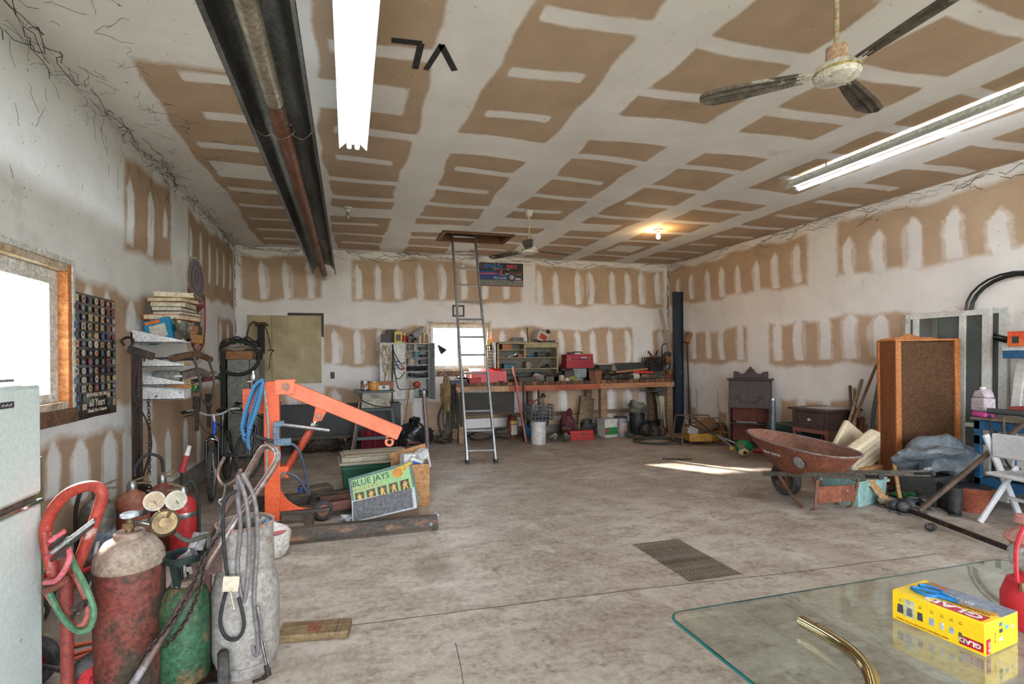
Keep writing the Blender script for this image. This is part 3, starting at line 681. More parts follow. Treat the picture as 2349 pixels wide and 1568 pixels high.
WOOD = mat('grey_weathered_wood', (150, 124, 98), (112, 88, 66), 5, st=(1, 8, 8), rough=.85, bump=.3)
LUMB = mat('yellow_lumber', (186, 146, 98), (148, 108, 68), 4, st=(1, 7, 7), rough=.8, bump=.2)
DKW = mat('dark_stained_wood', (64, 44, 36), (40, 28, 24), 5, st=(7, 7, 1), rough=.55)
CARD = mat('brown_cardboard', (178, 134, 92), (160, 116, 76), 6, rough=.9)
PAPER = mat('old_paper', (216, 206, 186), (190, 176, 152), 10, rough=.9)
DARKSTEEL = mat('dark_iron', (70, 60, 56), (44, 38, 36), 9, rough=.6, metal=.5, c3=(104, 70, 52), sc3=8, th=.6)
GREYM = mat('grey_grime_metal', (120, 118, 112), (84, 82, 78), 8, rough=.55, metal=.4)
GLASSY = mat('cloudy_glass', (196, 198, 192), (160, 160, 152), 8, rough=.15, trans=.5)
# ================================================================ wall shelf with books (left wall)
YS0, XS = 5.12, -1.50; YS1 = ax(438, 850, XS).y
zt = [ay(335, v, YS0).z for v in (786, 842, 884, 918)]
sh = T('wall_shelf', 'white tiered metal bin shelf on the left wall crammed with books', 'shelf', (XL, YS0, zt[3]))
BINW = mat('white_bin_enamel', (214, 214, 216), (190, 188, 188), 6, rough=.5, c3=(110, 86, 70), sc3=8, th=.66)
YELW = mat('cream_wood_lip', (196, 176, 136), (166, 140, 100), 5, st=(6, 1, 6))
dX = XS-XL; Ls = YS1-YS0
for k, z in enumerate(zt):
    z0 = z-zt[3]; hh = .12 if k < 3 else .14
    G().box(.002, 0, z0, dX, Ls, z0+.012).build('shelf_board', BINW, sh, .002)
    G().prism([(.002, z0), (dX, z0), (dX, z0+hh*(.2 if k < 3 else .6)), (.002, z0+hh)], .012, frame(Vector((0, .012, 0)), (1, 0, 0), (0, 0, 1))).build('end_panel', BINW, sh)
    G().prism([(.002, z0), (dX, z0), (dX, z0+hh*(.2 if k < 3 else .6)), (.002, z0+hh)], .012, frame(Vector((0, Ls, 0)), (1, 0, 0), (0, 0, 1))).build('end_panel', BINW, sh)
    G().box(dX-.012, .012, z0+.012, dX, Ls, z0+.05+(.04 if k == 3 else 0)).build('front_lip', YELW if k in (1, 2) else BINW, sh, .002)
G().box(.002, 0, 0, .014, Ls, zt[0]-zt[3]+.1).build('back_panel', BINW, sh)
# books on the top tier
q = random.Random(21); zb = zt[0]+.014
stack = [(.13, (196, 128, 72), 'orange clothbound book under the stack on the wall shelf'), (.06, (168, 112, 84), 'tan book second from the bottom of the shelf stack'), (.05, (98, 92, 84), 'grey book in the middle of the shelf stack'), (.055, (208, 112, 54), 'bright orange paperback bending in the shelf stack'), (.04, (74, 74, 70), 'thin charcoal manual in the shelf stack'), (.05, (60, 76, 62), 'dark green manual in the upper shelf stack'), (.05, (222, 208, 168), 'cream paged book near the top of the shelf stack'), (.045, (190, 132, 80), 'orange brown book second from the stack top'), (.05, (226, 204, 156), 'pale yellow catalogue topping the shelf stack')]
z = zb
for i, (h_, c_, lb) in enumerate(stack):
    h_ *= .9
    t = T('book', lb, 'book', (XL+.25+q.uniform(-.02, .03), YS0+.36+q.uniform(-.04, .06), z), R(q.uniform(-14, 14)), 'books stacked on the wall shelf')
    w_, d_ = .31+q.uniform(-.05, .03), .36+q.uniform(-.06, .08); cm = clr(*c_, .8)
    G().box(-w_/2, -d_/2, 0, w_/2, d_/2, .006).box(-w_/2, -d_/2, h_-.006, w_/2, d_/2, h_).box(-w_/2, -d_/2, .006, -w_/2+.008, d_/2, h_-.006).build('cover', cm, t)
    G().box(-w_/2+.008, -d_/2+.008, .006, w_/2-.01, d_/2-.008, h_-.006).build('pages', PAPER, t); z += h_
t = box_thing('cardboard_carton', 'small blue printed carton leaning at the near end of the shelf', 'box', (XL+.22, YS0+.16, zb), (.24, .1, .22), clr(34, 140, 184), R(-12), R(-14), lm=clr(206, 198, 186))
G().box(-.1, -.053, .18, .04, -.051, .21, Matrix.Rotation(R(-14), 4, 'Y')).build('orange_flash', clr(226, 120, 50), t)
t = T('jar', 'cloudy glass jar on the top tier of the wall shelf', 'jar', (XL+.37, YS0+.22, zb), 0)
G().lathe([(.05, 0), (.055, .01), (.055, .13), (.045, .15)], 16).build('glass', GLASSY, t); G().lathe([(.05, .148), (.05, .17), (0, .171)], 16).build('lid', GREYM, t)
for i, (dy, dz, c_, lb) in enumerate(((.42, 0, (196, 140, 104), 'pink brown cardboard parts carton on the shelf edge'), (.42, .09, (198, 142, 98), 'tan parts carton resting on another carton on the shelf'), (.62, 0, (196, 158, 60), 'mustard yellow parts carton on the shelf edge'), (.62, .09, (86, 76, 62), 'dark parts carton on the mustard yellow carton'))):
    box_thing('parts_carton', lb, 'box', (XS-.08, YS0+dy, zb+dz), (.13, .17, .088), clr(*c_, .85), R(3*i-4), group='parts cartons on the wall shelf')
t = T('metal_rack_box', 'ribbed grey metal box with prongs on the shelf end', 'box', (XS-.05, YS1-.08, zb+.10), R(5))
G().box(-.04, -.06, 0, .04, .06, .08).build('body', GREYM, t, .004)
for i in range(4): G().box(.028, -.05+i*.03, .08, .034, -.045+i*.03, .1).build('prong', GREYM, t)
box_thing('parts_carton', 'grey carton under the pronged metal box', 'box', (XS-.05, YS1-.08, zb), (.1, .13, .098), clr(96, 92, 84, .9))
t = tube_thing('chain_pile', 'small dark chain heap spilling over the shelf edge', 'chain', [(XS-.02, YS1-.4, zb+.2), (XS+.01, YS1-.38, zb+.1), (XS-.03, YS1-.3, zb+.14), (XS+.02, YS1-.25, zb+.03), (XS+.015, YS1-.15, zb+.05), (XS+.01, YS1-.05, zb+.02)], .014, mat('olive_chain', (84, 80, 54), (50, 46, 34), 40, bump=.8))
# items in the lower tiers
low = [(1, 'parts_bundle', 'bundle of grey rods lying in the second shelf tier', [(.1, .0, .05), (.35, .7, .06)], GREYM, .02), (1, 'rag_roll', 'brown rolled rag lying in the second shelf tier', [(.3, .1, .06), (.4, .5, .1), (.42, .95, .05)], mat('brown_rag', (128, 98, 74), (88, 66, 52), 12, rough=.95), .035), (2, 'rag_roll', 'grey crumpled rag lying in the third shelf tier', [(.3, .3, .05), (.4, .55, .09), (.42, .8, .05)], mat('grey_rag', (128, 118, 110), (90, 82, 76), 12, rough=.95), .045), (2, 'wooden_dowel', 'pale broken dowels lying in the third shelf tier', [(.42, .6, .05), (.44, 1.1, .07)], LUMB, .015)]
for k, nm, lb, pts, m, r in low: tube_thing(nm, lb, 'rag' if 'rag' in nm else 'rod', [(XL+a, YS0+b, zt[k]+.02+c) for a, b, c in pts], r, m, 8)
t = T('glass_jar', 'clear glass jar lying on its side in the third shelf tier', 'jar', (XL+.12, YS0+.18, zt[2]+.075), 0)
M = Matrix.Rotation(R(90), 4, 'Y'); G().lathe([(.05, 0), (.06, .02), (.062, .2), (.045, .24)], 16, M).build('glass', GLASSY, t); G().lathe([(.048, .235), (.048, .26), (0, .261)], 16, M).build('lid', STEEL, t)
g = G(); t = T('snack_bag', 'crumpled orange and green packet in the bottom shelf bin', 'packet', (XL+.3, YS0+.4, zt[3]+.02), R(40))
G().lump((0, 0, .07), (.34, .16, .13), 3).build('foil', mat('orange_foil', (206, 128, 76), (226, 170, 120), 8, rough=.35, c3=(30, 110, 70), sc3=6, th=.52), t)
t = T('bicycle_pump', 'black tool with a crimson grip sticking out of the bottom bin', 'pump', (XS-.12, YS0+.45, zt[3]+.14), 0)
d_ = Vector((.1, .95, .02)); G().cyl((0, 0, 0), d_*.45, .022).build('barrel', BLKP, t); G().cyl(d_*.45, d_*.78, .026).build('grip', clr(150, 36, 66), t); G().cyl(d_*.78, d_, .022).cyl(d_+Vector((0, 0, -.05)), d_+Vector((0, 0, .05)), .012).build('handle', BLKP, t)
# hooks of pipe hanging over the shelf edge
tube_thing('bent_pipe', 'grey bent pipe hanging in a loop over the shelf front', 'pipe', [(XS+.02, YS0+.25, zt[1]+.1), (XS+.03, YS0+.4, zt[2]+.02), (XS+.03, YS0+.48, zt[3]-.02), (XS+.03, YS0+.72, zt[3]-.12), (XS+.03, YS0+.9, zt[3]+.0), (XS+.03, YS0+.92, zt[2]+.05), (XS+.02, YS0+.75, zt[1]+.08)], .013, GREYM)
# hand tools hung under the shelf
for dy, ln, lb in ((.62, .34, 'thick rusty pipe wrench hanging under the wall shelf'), (1.08, .36, 'thin rusty spud wrench hanging under the wall shelf')):
    t = T('wrench', lb, 'wrench', (XS-.06, YS0+dy, zt[3]-.04), 0, 'wrenches under the wall shelf')
    G().box(-.02, -.012, -ln, .02, .012, -.08).build('handle', DARKSTEEL, t, .005); G().box(-.035, -.02, -.1, .035, .02, .02).box(-.02, -.03, -.14, .03, .03, -.1).build('jaw', DARKSTEEL, t, .006)
# steel post with hook, chain
yp = 4.85; a, b = ay(302, 800, yp), ay(324, 800, yp)
stp = T('steel_post', 'tall rusty channel post standing by the wall shelf with hook on top', 'post', ((a.x+b.x)/2, yp, 0))
zh = ay(312, 800, yp).z
G().box(-.035, -.025, 0, .035, .025, zh).build('channel', mat('brown_iron', (88, 64, 56), (58, 44, 40), 7, rough=.7, metal=.3), stp, .004)
G().box(-.015, -.03, .02, .015, -.026, zh-.02).build('web', DARKSTEEL, stp)
G().box(-.11, -.03, 0, .11, .09, .012).build('base_plate', DARKSTEEL, stp)
G().beam((-.05, -.03, zh+.0), (.14, -.03, zh-.07), .04, .065).cyl((.1, -.06, zh-.055), (.1, -.02, zh-.055), .032, n=14).build('pulley_block', DARKSTEEL, stp, .004)
G().tube(cat([(-.03, -.03, zh+.02), (-.01, -.03, zh+.07), (-.05, -.03, zh+.1), (-.1, -.03, zh+.07), (-.08, -.03, zh+.03)], 6), .011, 8).build('hook', DARKSTEEL, stp)
def chain(name, label, pts, L_, r, m, parent=None, local=False):
    P = cat(pts, 40); c = Vector((0, 0, 0)) if local else min(P, key=lambda a: a.z)
    out = [P[0]]; 
    for p_ in P:
        if (p_-out[-1]).length >= L_*.62: out.append(p_)
    root = parent or T(name, label, 'chain', c)
    lk_ = G().tube([(L_*.5*math.cos(t*.5236)*1.0, L_*.3*math.sin(t*.5236), 0) for t in range(12)], r, 5, True).mesh('link'); lk_.materials.append(m)
    for i in range(len(out)-1):
        d_ = (out[i+1]-out[i]).normalized(); M = frame(out[i]-c, d_, d_.orthogonal()) @ Matrix.Rotation((i % 2)*math.pi/2, 4, 'X')
        link('link', lk_, root, 0, M)
    return root
xp = stp.location.x
for dx, lb in ((.05, 'left strand of thin chain hanging beside the steel post'), (.12, 'right strand of thin chain hanging beside the steel post')):
    chain('hanging_chain', lb, [(xp+dx, yp-.09, zh-.45), (xp+dx+.005, yp-.09, zh-.8), (xp+dx, yp-.09, zh-1.1)], .04, .004, DARKSTEEL)
t = T('pulley', 'black twin pulley block hanging at the end of the thin chains', 'pulley', (xp+.085, yp-.09, .4))
for dx in (-.03, .03): G().tube([(dx+.025*math.cos(k*.52), 0, .04+.05*math.sin(k*.52)) for k in range(12)], .009, 6, True).build('ring', BLK, t)
G().box(-.04, -.012, .0, .04, .012, .03).tube([(0, 0, .08), (0, 0, .12)], .008).build('bracket', DARKSTEEL, t)
tube_thing('black_cable', 'black power cord looping down the steel post', 'cord', [(xp+.03, yp-.05, zh-.05), (xp-.0, yp-.06, zh-.4), (xp+.1, yp-.08, zh-.62), (xp+.13, yp-.07, zh-.85), (xp+.06, yp-.07, zh-1.15), (xp+.16, yp-.06, .42), (xp+.1, yp-.1, .36)], .008, BLK)
# ================================================================ refrigerator
FX, FY0, FY1, FZ = -1.3, 1.76, 2.545, 1.455
fr = T('refrigerator', 'old pale green white refrigerator at the left edge of the picture', 'refrigerator', (FX, FY0, 0))
FRM = mat('textured_fridge_enamel', (196, 206, 202), (182, 194, 190), 60, rough=.42, bump=.25, c3=(150, 110, 70), sc3=7, th=.76, grit=.12)
W_ = FY1-FY0; D_ = .6; zs = .955
G().box(-D_, .005, .05, -.075, W_-.005, FZ-.005).build('cabinet', mat('olive_fridge_side', (150, 158, 120), (126, 134, 100), 5, rough=.5), fr, .01)
G().box(-.07, 0, .12, 0, W_, zs-.012).build('fresh_food_door', FRM, fr, .018)
fd = G().box(-.07, 0, zs+.022, 0, W_, FZ).build('freezer_door', FRM, fr, .018)
G().box(-.06, .01, zs-.012, -.02, W_-.01, zs+.022).build('gap_trim', mat('tarnished_trim', (130, 126, 112), (70, 66, 58), 20, rough=.35, metal=.7), fr)
G().box(-.035, .03, zs-.014, .004, W_-.0, zs+.002).build('handle_strip', CHROME, fr, .003)
pl = G().box(-.001, W_-.27, FZ-.085, .005, W_-.19, FZ-.06).build('name_plate', BLKP, fd, .002)
[G().beam((.0055, W_-.262+.012*k_, FZ-.077), (.0055, W_-.254+.012*k_, FZ-.068-.004*(k_ % 2)), .001, .003).build('worn_mark', clr(206, 206, 206, .4), pl) for k_ in range(5)]
G().cyl((-.001, W_-.16, .42), (.003, W_-.16, .42), .008).build('screw_cap', clr(160, 170, 166), fr)
for yy in (.04, W_-.08): G().box(-.5, yy, 0, -.1, yy+.04, .05).build('foot', BLK, fr)
G().box(-.06, .03, .02, -.02, W_-.03, .12).build('kick_plate', BLKP, fr)
ps = G(); ps.prism([(0, 0), (.2, 0), (.24, .03), (.17, .07), (.26, .13), (.1, .15), (.0, .12)], .3, frame(Vector((0, 0, 0)), (0, 1, 0), (0, 0, 1)))
o = ps.build('plastic_visor', clr(52, 54, 72, .4), None, .01); o.location = (FX-.38, FY1-.47, FZ+.001); tag(o, 'dark blue grey plastic part lying on top of the refrigerator', 'plastic part')
bar_thing('trim_strip_piece', 'thin metal strip lying across the refrigerator top', 'strip', (FX-.2, FY1-.35, FZ+.012), (FX-.1, FY1-.02, FZ+.018), .03, .012, STEEL)
gb = G().box(-.02, 0, 0, .02, .3, 1.08).build('door_panel', mat('olive_panel', (128, 136, 92), (100, 104, 70), 5, rough=.6), None, .004); gb.location = (-1.5, 2.6, 0); tag(gb, 'narrow olive green panel standing behind the refrigerator', 'panel')
# ================================================================ fire extinguishers
def extinguisher(loc, r, h_, m, label, band=None, hose=True, rz=0, lab=None, handle=True):
    t = T('fire_extinguisher', label, 'fire extinguisher', loc, rz, 'fire extinguishers by the left wall')
    G().lathe([(r*.9, 0), (r, .02), (r, h_*.78), (r*.93, h_*.86), (r*.7, h_*.93), (r*.32, h_*.975), (r*.3, h_)], 24).build('cylinder', m, t)
    if band: G().open_lathe([(r*1.002, h_*.66), (r*1.012, h_*.665), (r*1.012, h_*.74), (r*1.002, h_*.745)], 24).build('silver_band', band, t)
    if lab: G().open_lathe([(r*1.002, h_*.3), (r*1.008, h_*.31), (r*1.008, h_*.6), (r*1.002, h_*.61)], 24).build('label_band', lab, t)
    G().lathe([(r*.3, h_-.01), (r*.32, h_+.03), (r*.2, h_+.06), (0, h_+.061)], 12).build('valve', STEEL, t)
    if handle: G().beam((-.02, 0, h_+.05), (r*1.1, 0, h_+.1), .022, .012).beam((-.02, 0, h_+.045), (r*1.1, 0, h_+.04), .022, .012).build('lever', mat('dull_brass', (150, 130, 100), (110, 92, 70), 9, metal=.5), t)
    if hose: G().tube(cat([(0, 0, h_+.04), (-r*.6, .0, h_+.1), (-r*1.1, 0, h_*.9), (-r*1.12, 0, h_*.5), (-r*1.1, 0, h_*.2)], 6), .013, 8).build('hose', BLK, t)
    return t
def above(u, v): p_ = fl(u, v); return (p_.x, p_.y, 0)
extinguisher((-1.73, 4.02, 0), .105, .60, mat('dull_stainless', (150, 150, 146), (104, 104, 100), 5, rough=.35, metal=.7), 'tall silver water extinguisher beside the red hand truck loop', lab=mat('grey_blue_label', (150, 156, 160), (60, 82, 120), 14), rz=R(20))
extinguisher((-1.62, 4.30, 0), .115, .57, mat('dusty_maroon', (132, 60, 50), (150, 108, 82), 3.5, rough=.6), 'dusty maroon extinguisher with brass lever, second by the wall', band=STEEL, hose=False)
extinguisher((-1.50, 4.56, 0), .1, .55, mat('dusty_dark_red', (128, 52, 46), (104, 70, 58), 5, rough=.6), 'dark red extinguisher with raised hose half hidden behind the gauges', hose=False)
extinguisher((-1.27, 4.30, 0), .098, .5, mat('clean_red', (176, 44, 46), (160, 36, 40), 5, rough=.4), 'bright red extinguisher with silver band right of the gauges', band=STEEL, rz=R(180))
tube_thing('extinguisher_hose', 'black discharge hose arched over the maroon extinguisher', 'hose', [(-1.64, 4.4, .64), (-1.64, 4.42, .72), (-1.57, 4.45, .8), (-1.49, 4.5, .76), (-1.48, 4.52, .64)], .013, BLK, 8)
t = T('nozzle_horn', 'red and white tapered nozzle pointing up behind the extinguishers', 'nozzle', (-1.42, 4.68, 0), 0)
G().cyl((0, 0, 0), (.03, 0, .62), .012).build('stem', BLK, t); G().cyl((.03, 0, .6), (.07, 0, .74), .03, .02).build('red_cone', clr(160, 50, 54), t); G().cyl((.07, 0, .74), (.09, 0, .82), .02, .016).build('white_tip', clr(214, 206, 200), t)
# ================================================================ red hand truck with hoses
REDP = mat('worn_red_paint', (172, 66, 52), (146, 52, 42), 8, rough=.5, c3=(178, 160, 150), sc3=7, th=.62)
tt = 2.1
hp = [pt(u, v, tt) for u, v in ((128, 1330), (106, 1245), (110, 1190), (150, 1135), (205, 1114), (233, 1128), (226, 1170), (196, 1250), (172, 1310))]
base = pt(152, 1500, tt); base.z = 0
hk = T('hand_truck', 'red tubular hand truck with looped handle and pneumatic wheels beside the refrigerator', 'hand truck', base)
G().tube(cat([p_-base for p_ in hp], 7), .023, 12).build('looped_handle', REDP, hk)
x1 = pt(152, 1290, tt)-base
G().cyl((x1.x, x1.y, .05), (x1.x, x1.y, x1.z+.02), .024, n=14).build('upright', mat('red_primer_tube', (140, 58, 48), (110, 46, 40), 8, rough=.6), hk)
G().cyl((x1.x-.22, x1.y+.2, .1), (x1.x-.22, x1.y+.2, x1.z), .024, n=14).build('upright', MATS['red_primer_tube'], hk)
G().box(x1.x-.1, x1.y-.02, .0, x1.x+.05, x1.y+.2, .012).build('toe_plate', MATS['red_primer_tube'], hk)
def wheel(parent, c, r, w_, axis_, tyre, rim, name='wheel', hubr=.45):
    M = frame(Vector(c), Vector(axis_).orthogonal(), Vector(axis_).orthogonal().cross(Vector(axis_)))
    o = G().open_lathe([(r*.6, 0), (r*.62, -w_*.45), (r*.85, -w_*.5), (r*.97, -w_*.32), (r, 0), (r*.97, w_*.32), (r*.85, w_*.5), (r*.62, w_*.45), (r*.6, 0)], 28, M).build(name, tyre, parent)
    G().lathe([(0, -w_*.3), (r*.2, -w_*.42), (r*.25, -w_*.2), (r*.58, -w_*.25), (r*.64, -w_*.4), (r*.64, w_*.4), (r*.58, w_*.25), (r*.25, w_*.2), (r*.2, w_*.42), (0, w_*.3)], 24, M).build('rim', rim, o)
    return o
TYRE = mat('dusty_tyre', (48, 48, 50), (78, 74, 70), 16, rough=.85)
wheel(hk, (x1.x+.075, x1.y+.09, .12), .12, .08, (.25, -1, 0), TYRE, clr(170, 36, 40, .45))
wheel(hk, (x1.x-.3, x1.y+.3, .12), .12, .08, (.25, -1, 0), TYRE, clr(170, 36, 40, .45))
G().cyl((x1.x-.3, x1.y+.3, .12), (x1.x+.075, x1.y+.09, .12), .012).build('axle', STEEL, hk)
def H3(pts, t): return [pt(u, v, t+dt) for u, v, dt in pts]
tube_thing('torch_hose', 'twin green and red welding hose looped low on the hand truck, green side', 'hose', H3([(150, 1235, .02), (168, 1290, 0), (196, 1345, -.03), (215, 1400, -.04), (205, 1440, -.04), (175, 1445, -.03), (140, 1410, 0), (110, 1350, .02)], 2.06), .012, mat('green_hose', (66, 110, 80), (92, 128, 98), 14, rough=.6), 8, group='hoses on the hand truck')
tube_thing('torch_hose', 'twin green and red welding hose looped low on the hand truck, red side', 'hose', H3([(160, 1300, .02), (188, 1350, 0), (202, 1400, -.03), (190, 1432, -.03), (165, 1432, -.02), (135, 1400, 0), (108, 1360, .02)], 2.08), .012, mat('red_hose', (158, 74, 66), (176, 110, 98), 14, rough=.6), 8, group='hoses on the hand truck')
tube_thing('torch_hose', 'pink red hose curling around the top of the hand truck upright', 'hose', H3([(104, 1335, 0), (130, 1330, -.04), (152, 1300, -.05), (160, 1270, -.03), (145, 1250, 0), (108, 1278, .02)], 2.05), .011, mat('pink_hose', (190, 70, 84), (206, 112, 118), 14, rough=.5), 8, group='hoses on the hand truck')
tube_thing('torch_hose', 'rust coloured hose ring below the pink hose', 'hose', H3([(104, 1355, 0), (130, 1345, -.04), (150, 1328, -.05), (128, 1322, .03), (104, 1335, .04)], 2.08), .014, mat('rust_hose', (150, 84, 64), (120, 64, 50), 14, rough=.6), 8, group='hoses on the hand truck')
def clamp(p_, q_, c_, label):
    p_, q_ = Vector(p_), Vector(q_); t = T('cable_clamp', label, 'clamp', p_); d_ = q_-p_
    G().beam((0, 0, 0), d_, .03, .018).build('upper_jaw', c_, t, .004); G().beam((0, 0, -.03), d_*.95+Vector((0, 0, -.012)), .03, .014).build('lower_jaw', DARKSTEEL, t, .004); G().cyl(d_*.4+Vector((0, 0, -.03)), d_*.4+Vector((0, 0, .012)), .012).build('pivot', STEEL, t)
clamp(pt(118, 1268, 2.0), pt(218, 1192, 2.06), STEEL, 'long silver clamp jaws wedged through the hand truck loop')
clamp(pt(112, 1242, 2.03), pt(150, 1216, 2.06), clr(206, 90, 100), 'pink handled clamp wedged in the hand truck loop')
clamp(pt(166, 1395, 2.0), pt(196, 1380, 2.0), DARKSTEEL, 'small dark clamp clipped on the green hose')
# orange cord behind
for i, (dv, lb) in enumerate(((0, 'upper run of orange extension cord on floor by the cylinders'), (17, 'middle run of orange extension cord on floor by the cylinders'), (26, 'lower run of orange extension cord on floor by the cylinders'))):
    tube_thing('extension_cord', lb, 'cord', [fl(100, 1490+dv, .012), fl(150, 1484+dv*1.2, .012), fl(200, 1474+dv, .012), fl(245, 1466+dv*.8, .012), fl(300, 1452+dv*.5, .012)], .009, clr(214, 96, 52), 7, group='orange cord on the floor')
# child's tricycle
tr_ = T('child_tricycle', 'small red children tricycle with white spoked wheels behind the hand truck', 'tricycle', fl(185, 1395), R(20))
def spoked(parent, c, r, axis_, tyre, sp, nspk=10, rt=.014):
    M = frame(Vector(c), Vector(axis_).orthogonal(), Vector(axis_).orthogonal().cross(Vector(axis_)))
    o = G().tube([M @ Vector((r*math.cos(k*.2618), r*math.sin(k*.2618), 0)) for k in range(24)], rt, 8, True).build('wheel', tyre, parent)
    G().tube([M @ Vector(((r-rt*1.2)*math.cos(k*.2618), (r-rt*1.2)*math.sin(k*.2618), 0)) for k in range(24)], rt*.6, 6, True).build('rim', sp, o)
    for k in range(nspk):
        a = 2*math.pi*k/nspk; G().cyl(M @ Vector((.012*math.cos(a+1), .012*math.sin(a+1), .02*(-1)**k)), M @ Vector(((r-rt)*math.cos(a), (r-rt)*math.sin(a), 0)), .0022 if nspk > 14 else .004, n=5).build('spoke', sp, o)
    G().cyl(M @ Vector((0, 0, -.03)), M @ Vector((0, 0, .03)), .014, n=10).build('hub', STEEL, o)
    return o
WSP = clr(226, 224, 220, .4); RD = clr(196, 36, 34, .4)
spoked(tr_, (.12, 0, .115), .1, (.3, -1, 0), TYRE, WSP, 10); spoked(tr_, (-.22, .14, .09), .08, (.3, -1, 0), TYRE, WSP, 8); spoked(tr_, (-.22, -.14, .09), .08, (.3, -1, 0), TYRE, WSP, 8)
G().tube(cat([(.12, -.03, .13), (.08, 0, .24), (-.05, 0, .2), (-.22, 0, .1)], 5), .016, 8).build('frame', RD, tr_)
G().lump((.13, .02, .27), (.18, .1, .07), 5, amp=.1).build('mudguard', RD, tr_)
G().lump((-.1, 0, .25), (.16, .12, .05), 8, amp=.08).build('saddle', RD, tr_); G().cyl((.08, -.12, .36), (.08, .12, .36), .01).cyl((.1, 0, .22), (.08, 0, .36), .01).build('handlebar', WSP, tr_)
# ================================================================ welding cart and gas cylinders
MAR = mat('rusty_maroon_cylinder', (118, 54, 46), (92, 66, 52), 4.5, rough=.6, bump=.15, c3=(62, 52, 42), sc3=4.5, th=.52, st=(1, 1, .6), grit=.8)
SHO = mat('chalky_grey_shoulder', (158, 144, 130), (124, 100, 84), 6, rough=.8, bump=.2)
GRN = mat('green_cylinder', (54, 96, 66), (40, 72, 52), 4, rough=.5, c3=(110, 88, 60), sc3=5, th=.56, grit=.8)
ca = pt(300, 1500, 2.28); ca.z = 0
ac = T('acetylene_cylinder', 'rusty maroon gas cylinder with grey domed shoulder and regulator', 'gas cylinder', ca)
zt_ = pt(300, 1225, 2.28).z; r_ = .142
zsh = pt(300, 1290, 2.28).z
G().lathe([(r_*.96, .04), (r_, .05), (r_, zsh-.005)], 32).build('cylinder', MAR, ac)
G().lathe([(r_*1.0, zsh-.006), (r_*1.012, zsh), (r_*1.0, zsh+.006), (r_*.985, zsh+.04), (r_*.9, zt_-.065), (r_*.7, zt_-.025), (r_*.45, zt_-.008), (r_*.44, zt_+.012), (r_*.40, zt_+.018), (r_*.3, zt_+.018), (.0, zt_+.012)], 32).build('shoulder', SHO, ac)
G().lathe([(r_*.94, 0), (r_*.96, .045)], 28).build('foot_ring', DARKSTEEL, ac)
BRS = mat('old_brass', (140, 118, 84), (96, 78, 54), 12, rough=.5, metal=.6)
v_ = G().cyl((0, 0, zt_+.01), (0, 0, zt_+.08), .018, n=10).box(-.022, -.02, zt_+.03, .022, .02, zt_+.055).build('valve', BRS, ac)
G().lathe([(.03, zt_+.08), (.038, zt_+.085), (.038, zt_+.098), (.03, zt_+.103), (0, zt_+.1)], 9).build('hand_wheel', clr(188, 198, 206, .4), v_)
rc = pt(378, 1198, 2.24)-ca
G().cyl((.02, 0, zt_+.055), rc+Vector((-.05, 0, -.01)), .009).cyl((.05, 0, zt_+.048), (.075, 0, zt_+.05), .016, n=6).build('inlet_stem', STEEL, ac)
dv = (Vector((0, 0, H))-(rc+ca)).normalized()
rg = G().cyl(rc-dv*.03, rc+dv*.02, .062, .05, n=22).cyl(rc+dv*.02, rc+dv*.06, .022, n=12).build('regulator', BRS, ac)
for u, v, c_ in ((354, 1149, (158, 130, 94)), (404, 1147, (150, 142, 118))):
    gc = pt(u, v, 2.24)-ca
    gg = G().cyl(gc-dv*.015, gc+dv*.012, .044, n=24).build('gauge', clr(150, 142, 128, .4, .3), ac)
    G().cyl(gc+dv*.011, gc+dv*.014, .036, n=22).build('dial', clr(*c_, .35), gg); G().cyl(gc+dv*.015, gc+dv*.015+Vector((.01, 0, -.02)), .002, n=5).build('needle', BLKP, gg)
    G().cyl(gc, rc, .008, n=8).build('gauge_stem', BRS, ac)
G().tube(cat([rc+Vector((.04, 0, -.05)), rc+Vector((.09, .02, -.1)), rc+Vector((.17, .03, -.09)), pt(478, 1255, 2.26)-ca], 6), .011, 8).build('outlet_hose', mat('olive_hose', (74, 70, 60), (52, 50, 44)), ac)
cg = pt(425, 1500, 2.36); cg.z = 0
ox = T('oxygen_cylinder', 'green gas cylinder with valve guard collar next to the maroon cylinder', 'gas cylinder', cg)
zg = pt(425, 1352, 2.36).z
G().lathe([(.105, 0), (.11, .02), (.11, zg-.06), (.1, zg-.015), (.075, zg+.02), (.05, zg+.035)], 28).build('cylinder', GRN, ox)
G().lathe([(.055, zg+.03), (.06, zg+.04), (.05, zg+.055)], 20).build('neck_ring', SHO, ox)
G().cyl((0, 0, zg+.05), (0, 0, zg+.14), .02, n=10).box(-.045, -.015, zg+.09, .045, .015, zg+.115).build('valve', CHROME, ox)
GUA = mat('dark_green_guard', (38, 56, 52), (28, 40, 38), 8, rough=.35)
zc = pt(425, 1272, 2.36).z
G().open_lathe([(.088, zc-.02), (.09, zc+.008), (.075, zc+.008), (.073, zc-.02), (.088, zc-.02)], 24).build('guard_ring', GUA, ox)
for a in (.6, 2.5, 4.4): G().beam((.05*math.cos(a), .05*math.sin(a), zg+.03), (.08*math.cos(a), .08*math.sin(a), zc-.01), .035, .012).build('guard_strut', GUA, ox)
G().cyl((-.03, -.02, zc-.04), (.05, -.03, zc+.02), .024, n=12).cyl((.02, .01, zc-.01), (.06, .02, zc+.08), .022, n=12).build('regulator_body', STEEL, ox)
for x in (0, .035): G().beam((x+.03, -.01, zc+.02), (x+.055, .01, zc+.1), .014, .03).build('lever_plate', clr(176, 172, 176, .35, .4), ox)
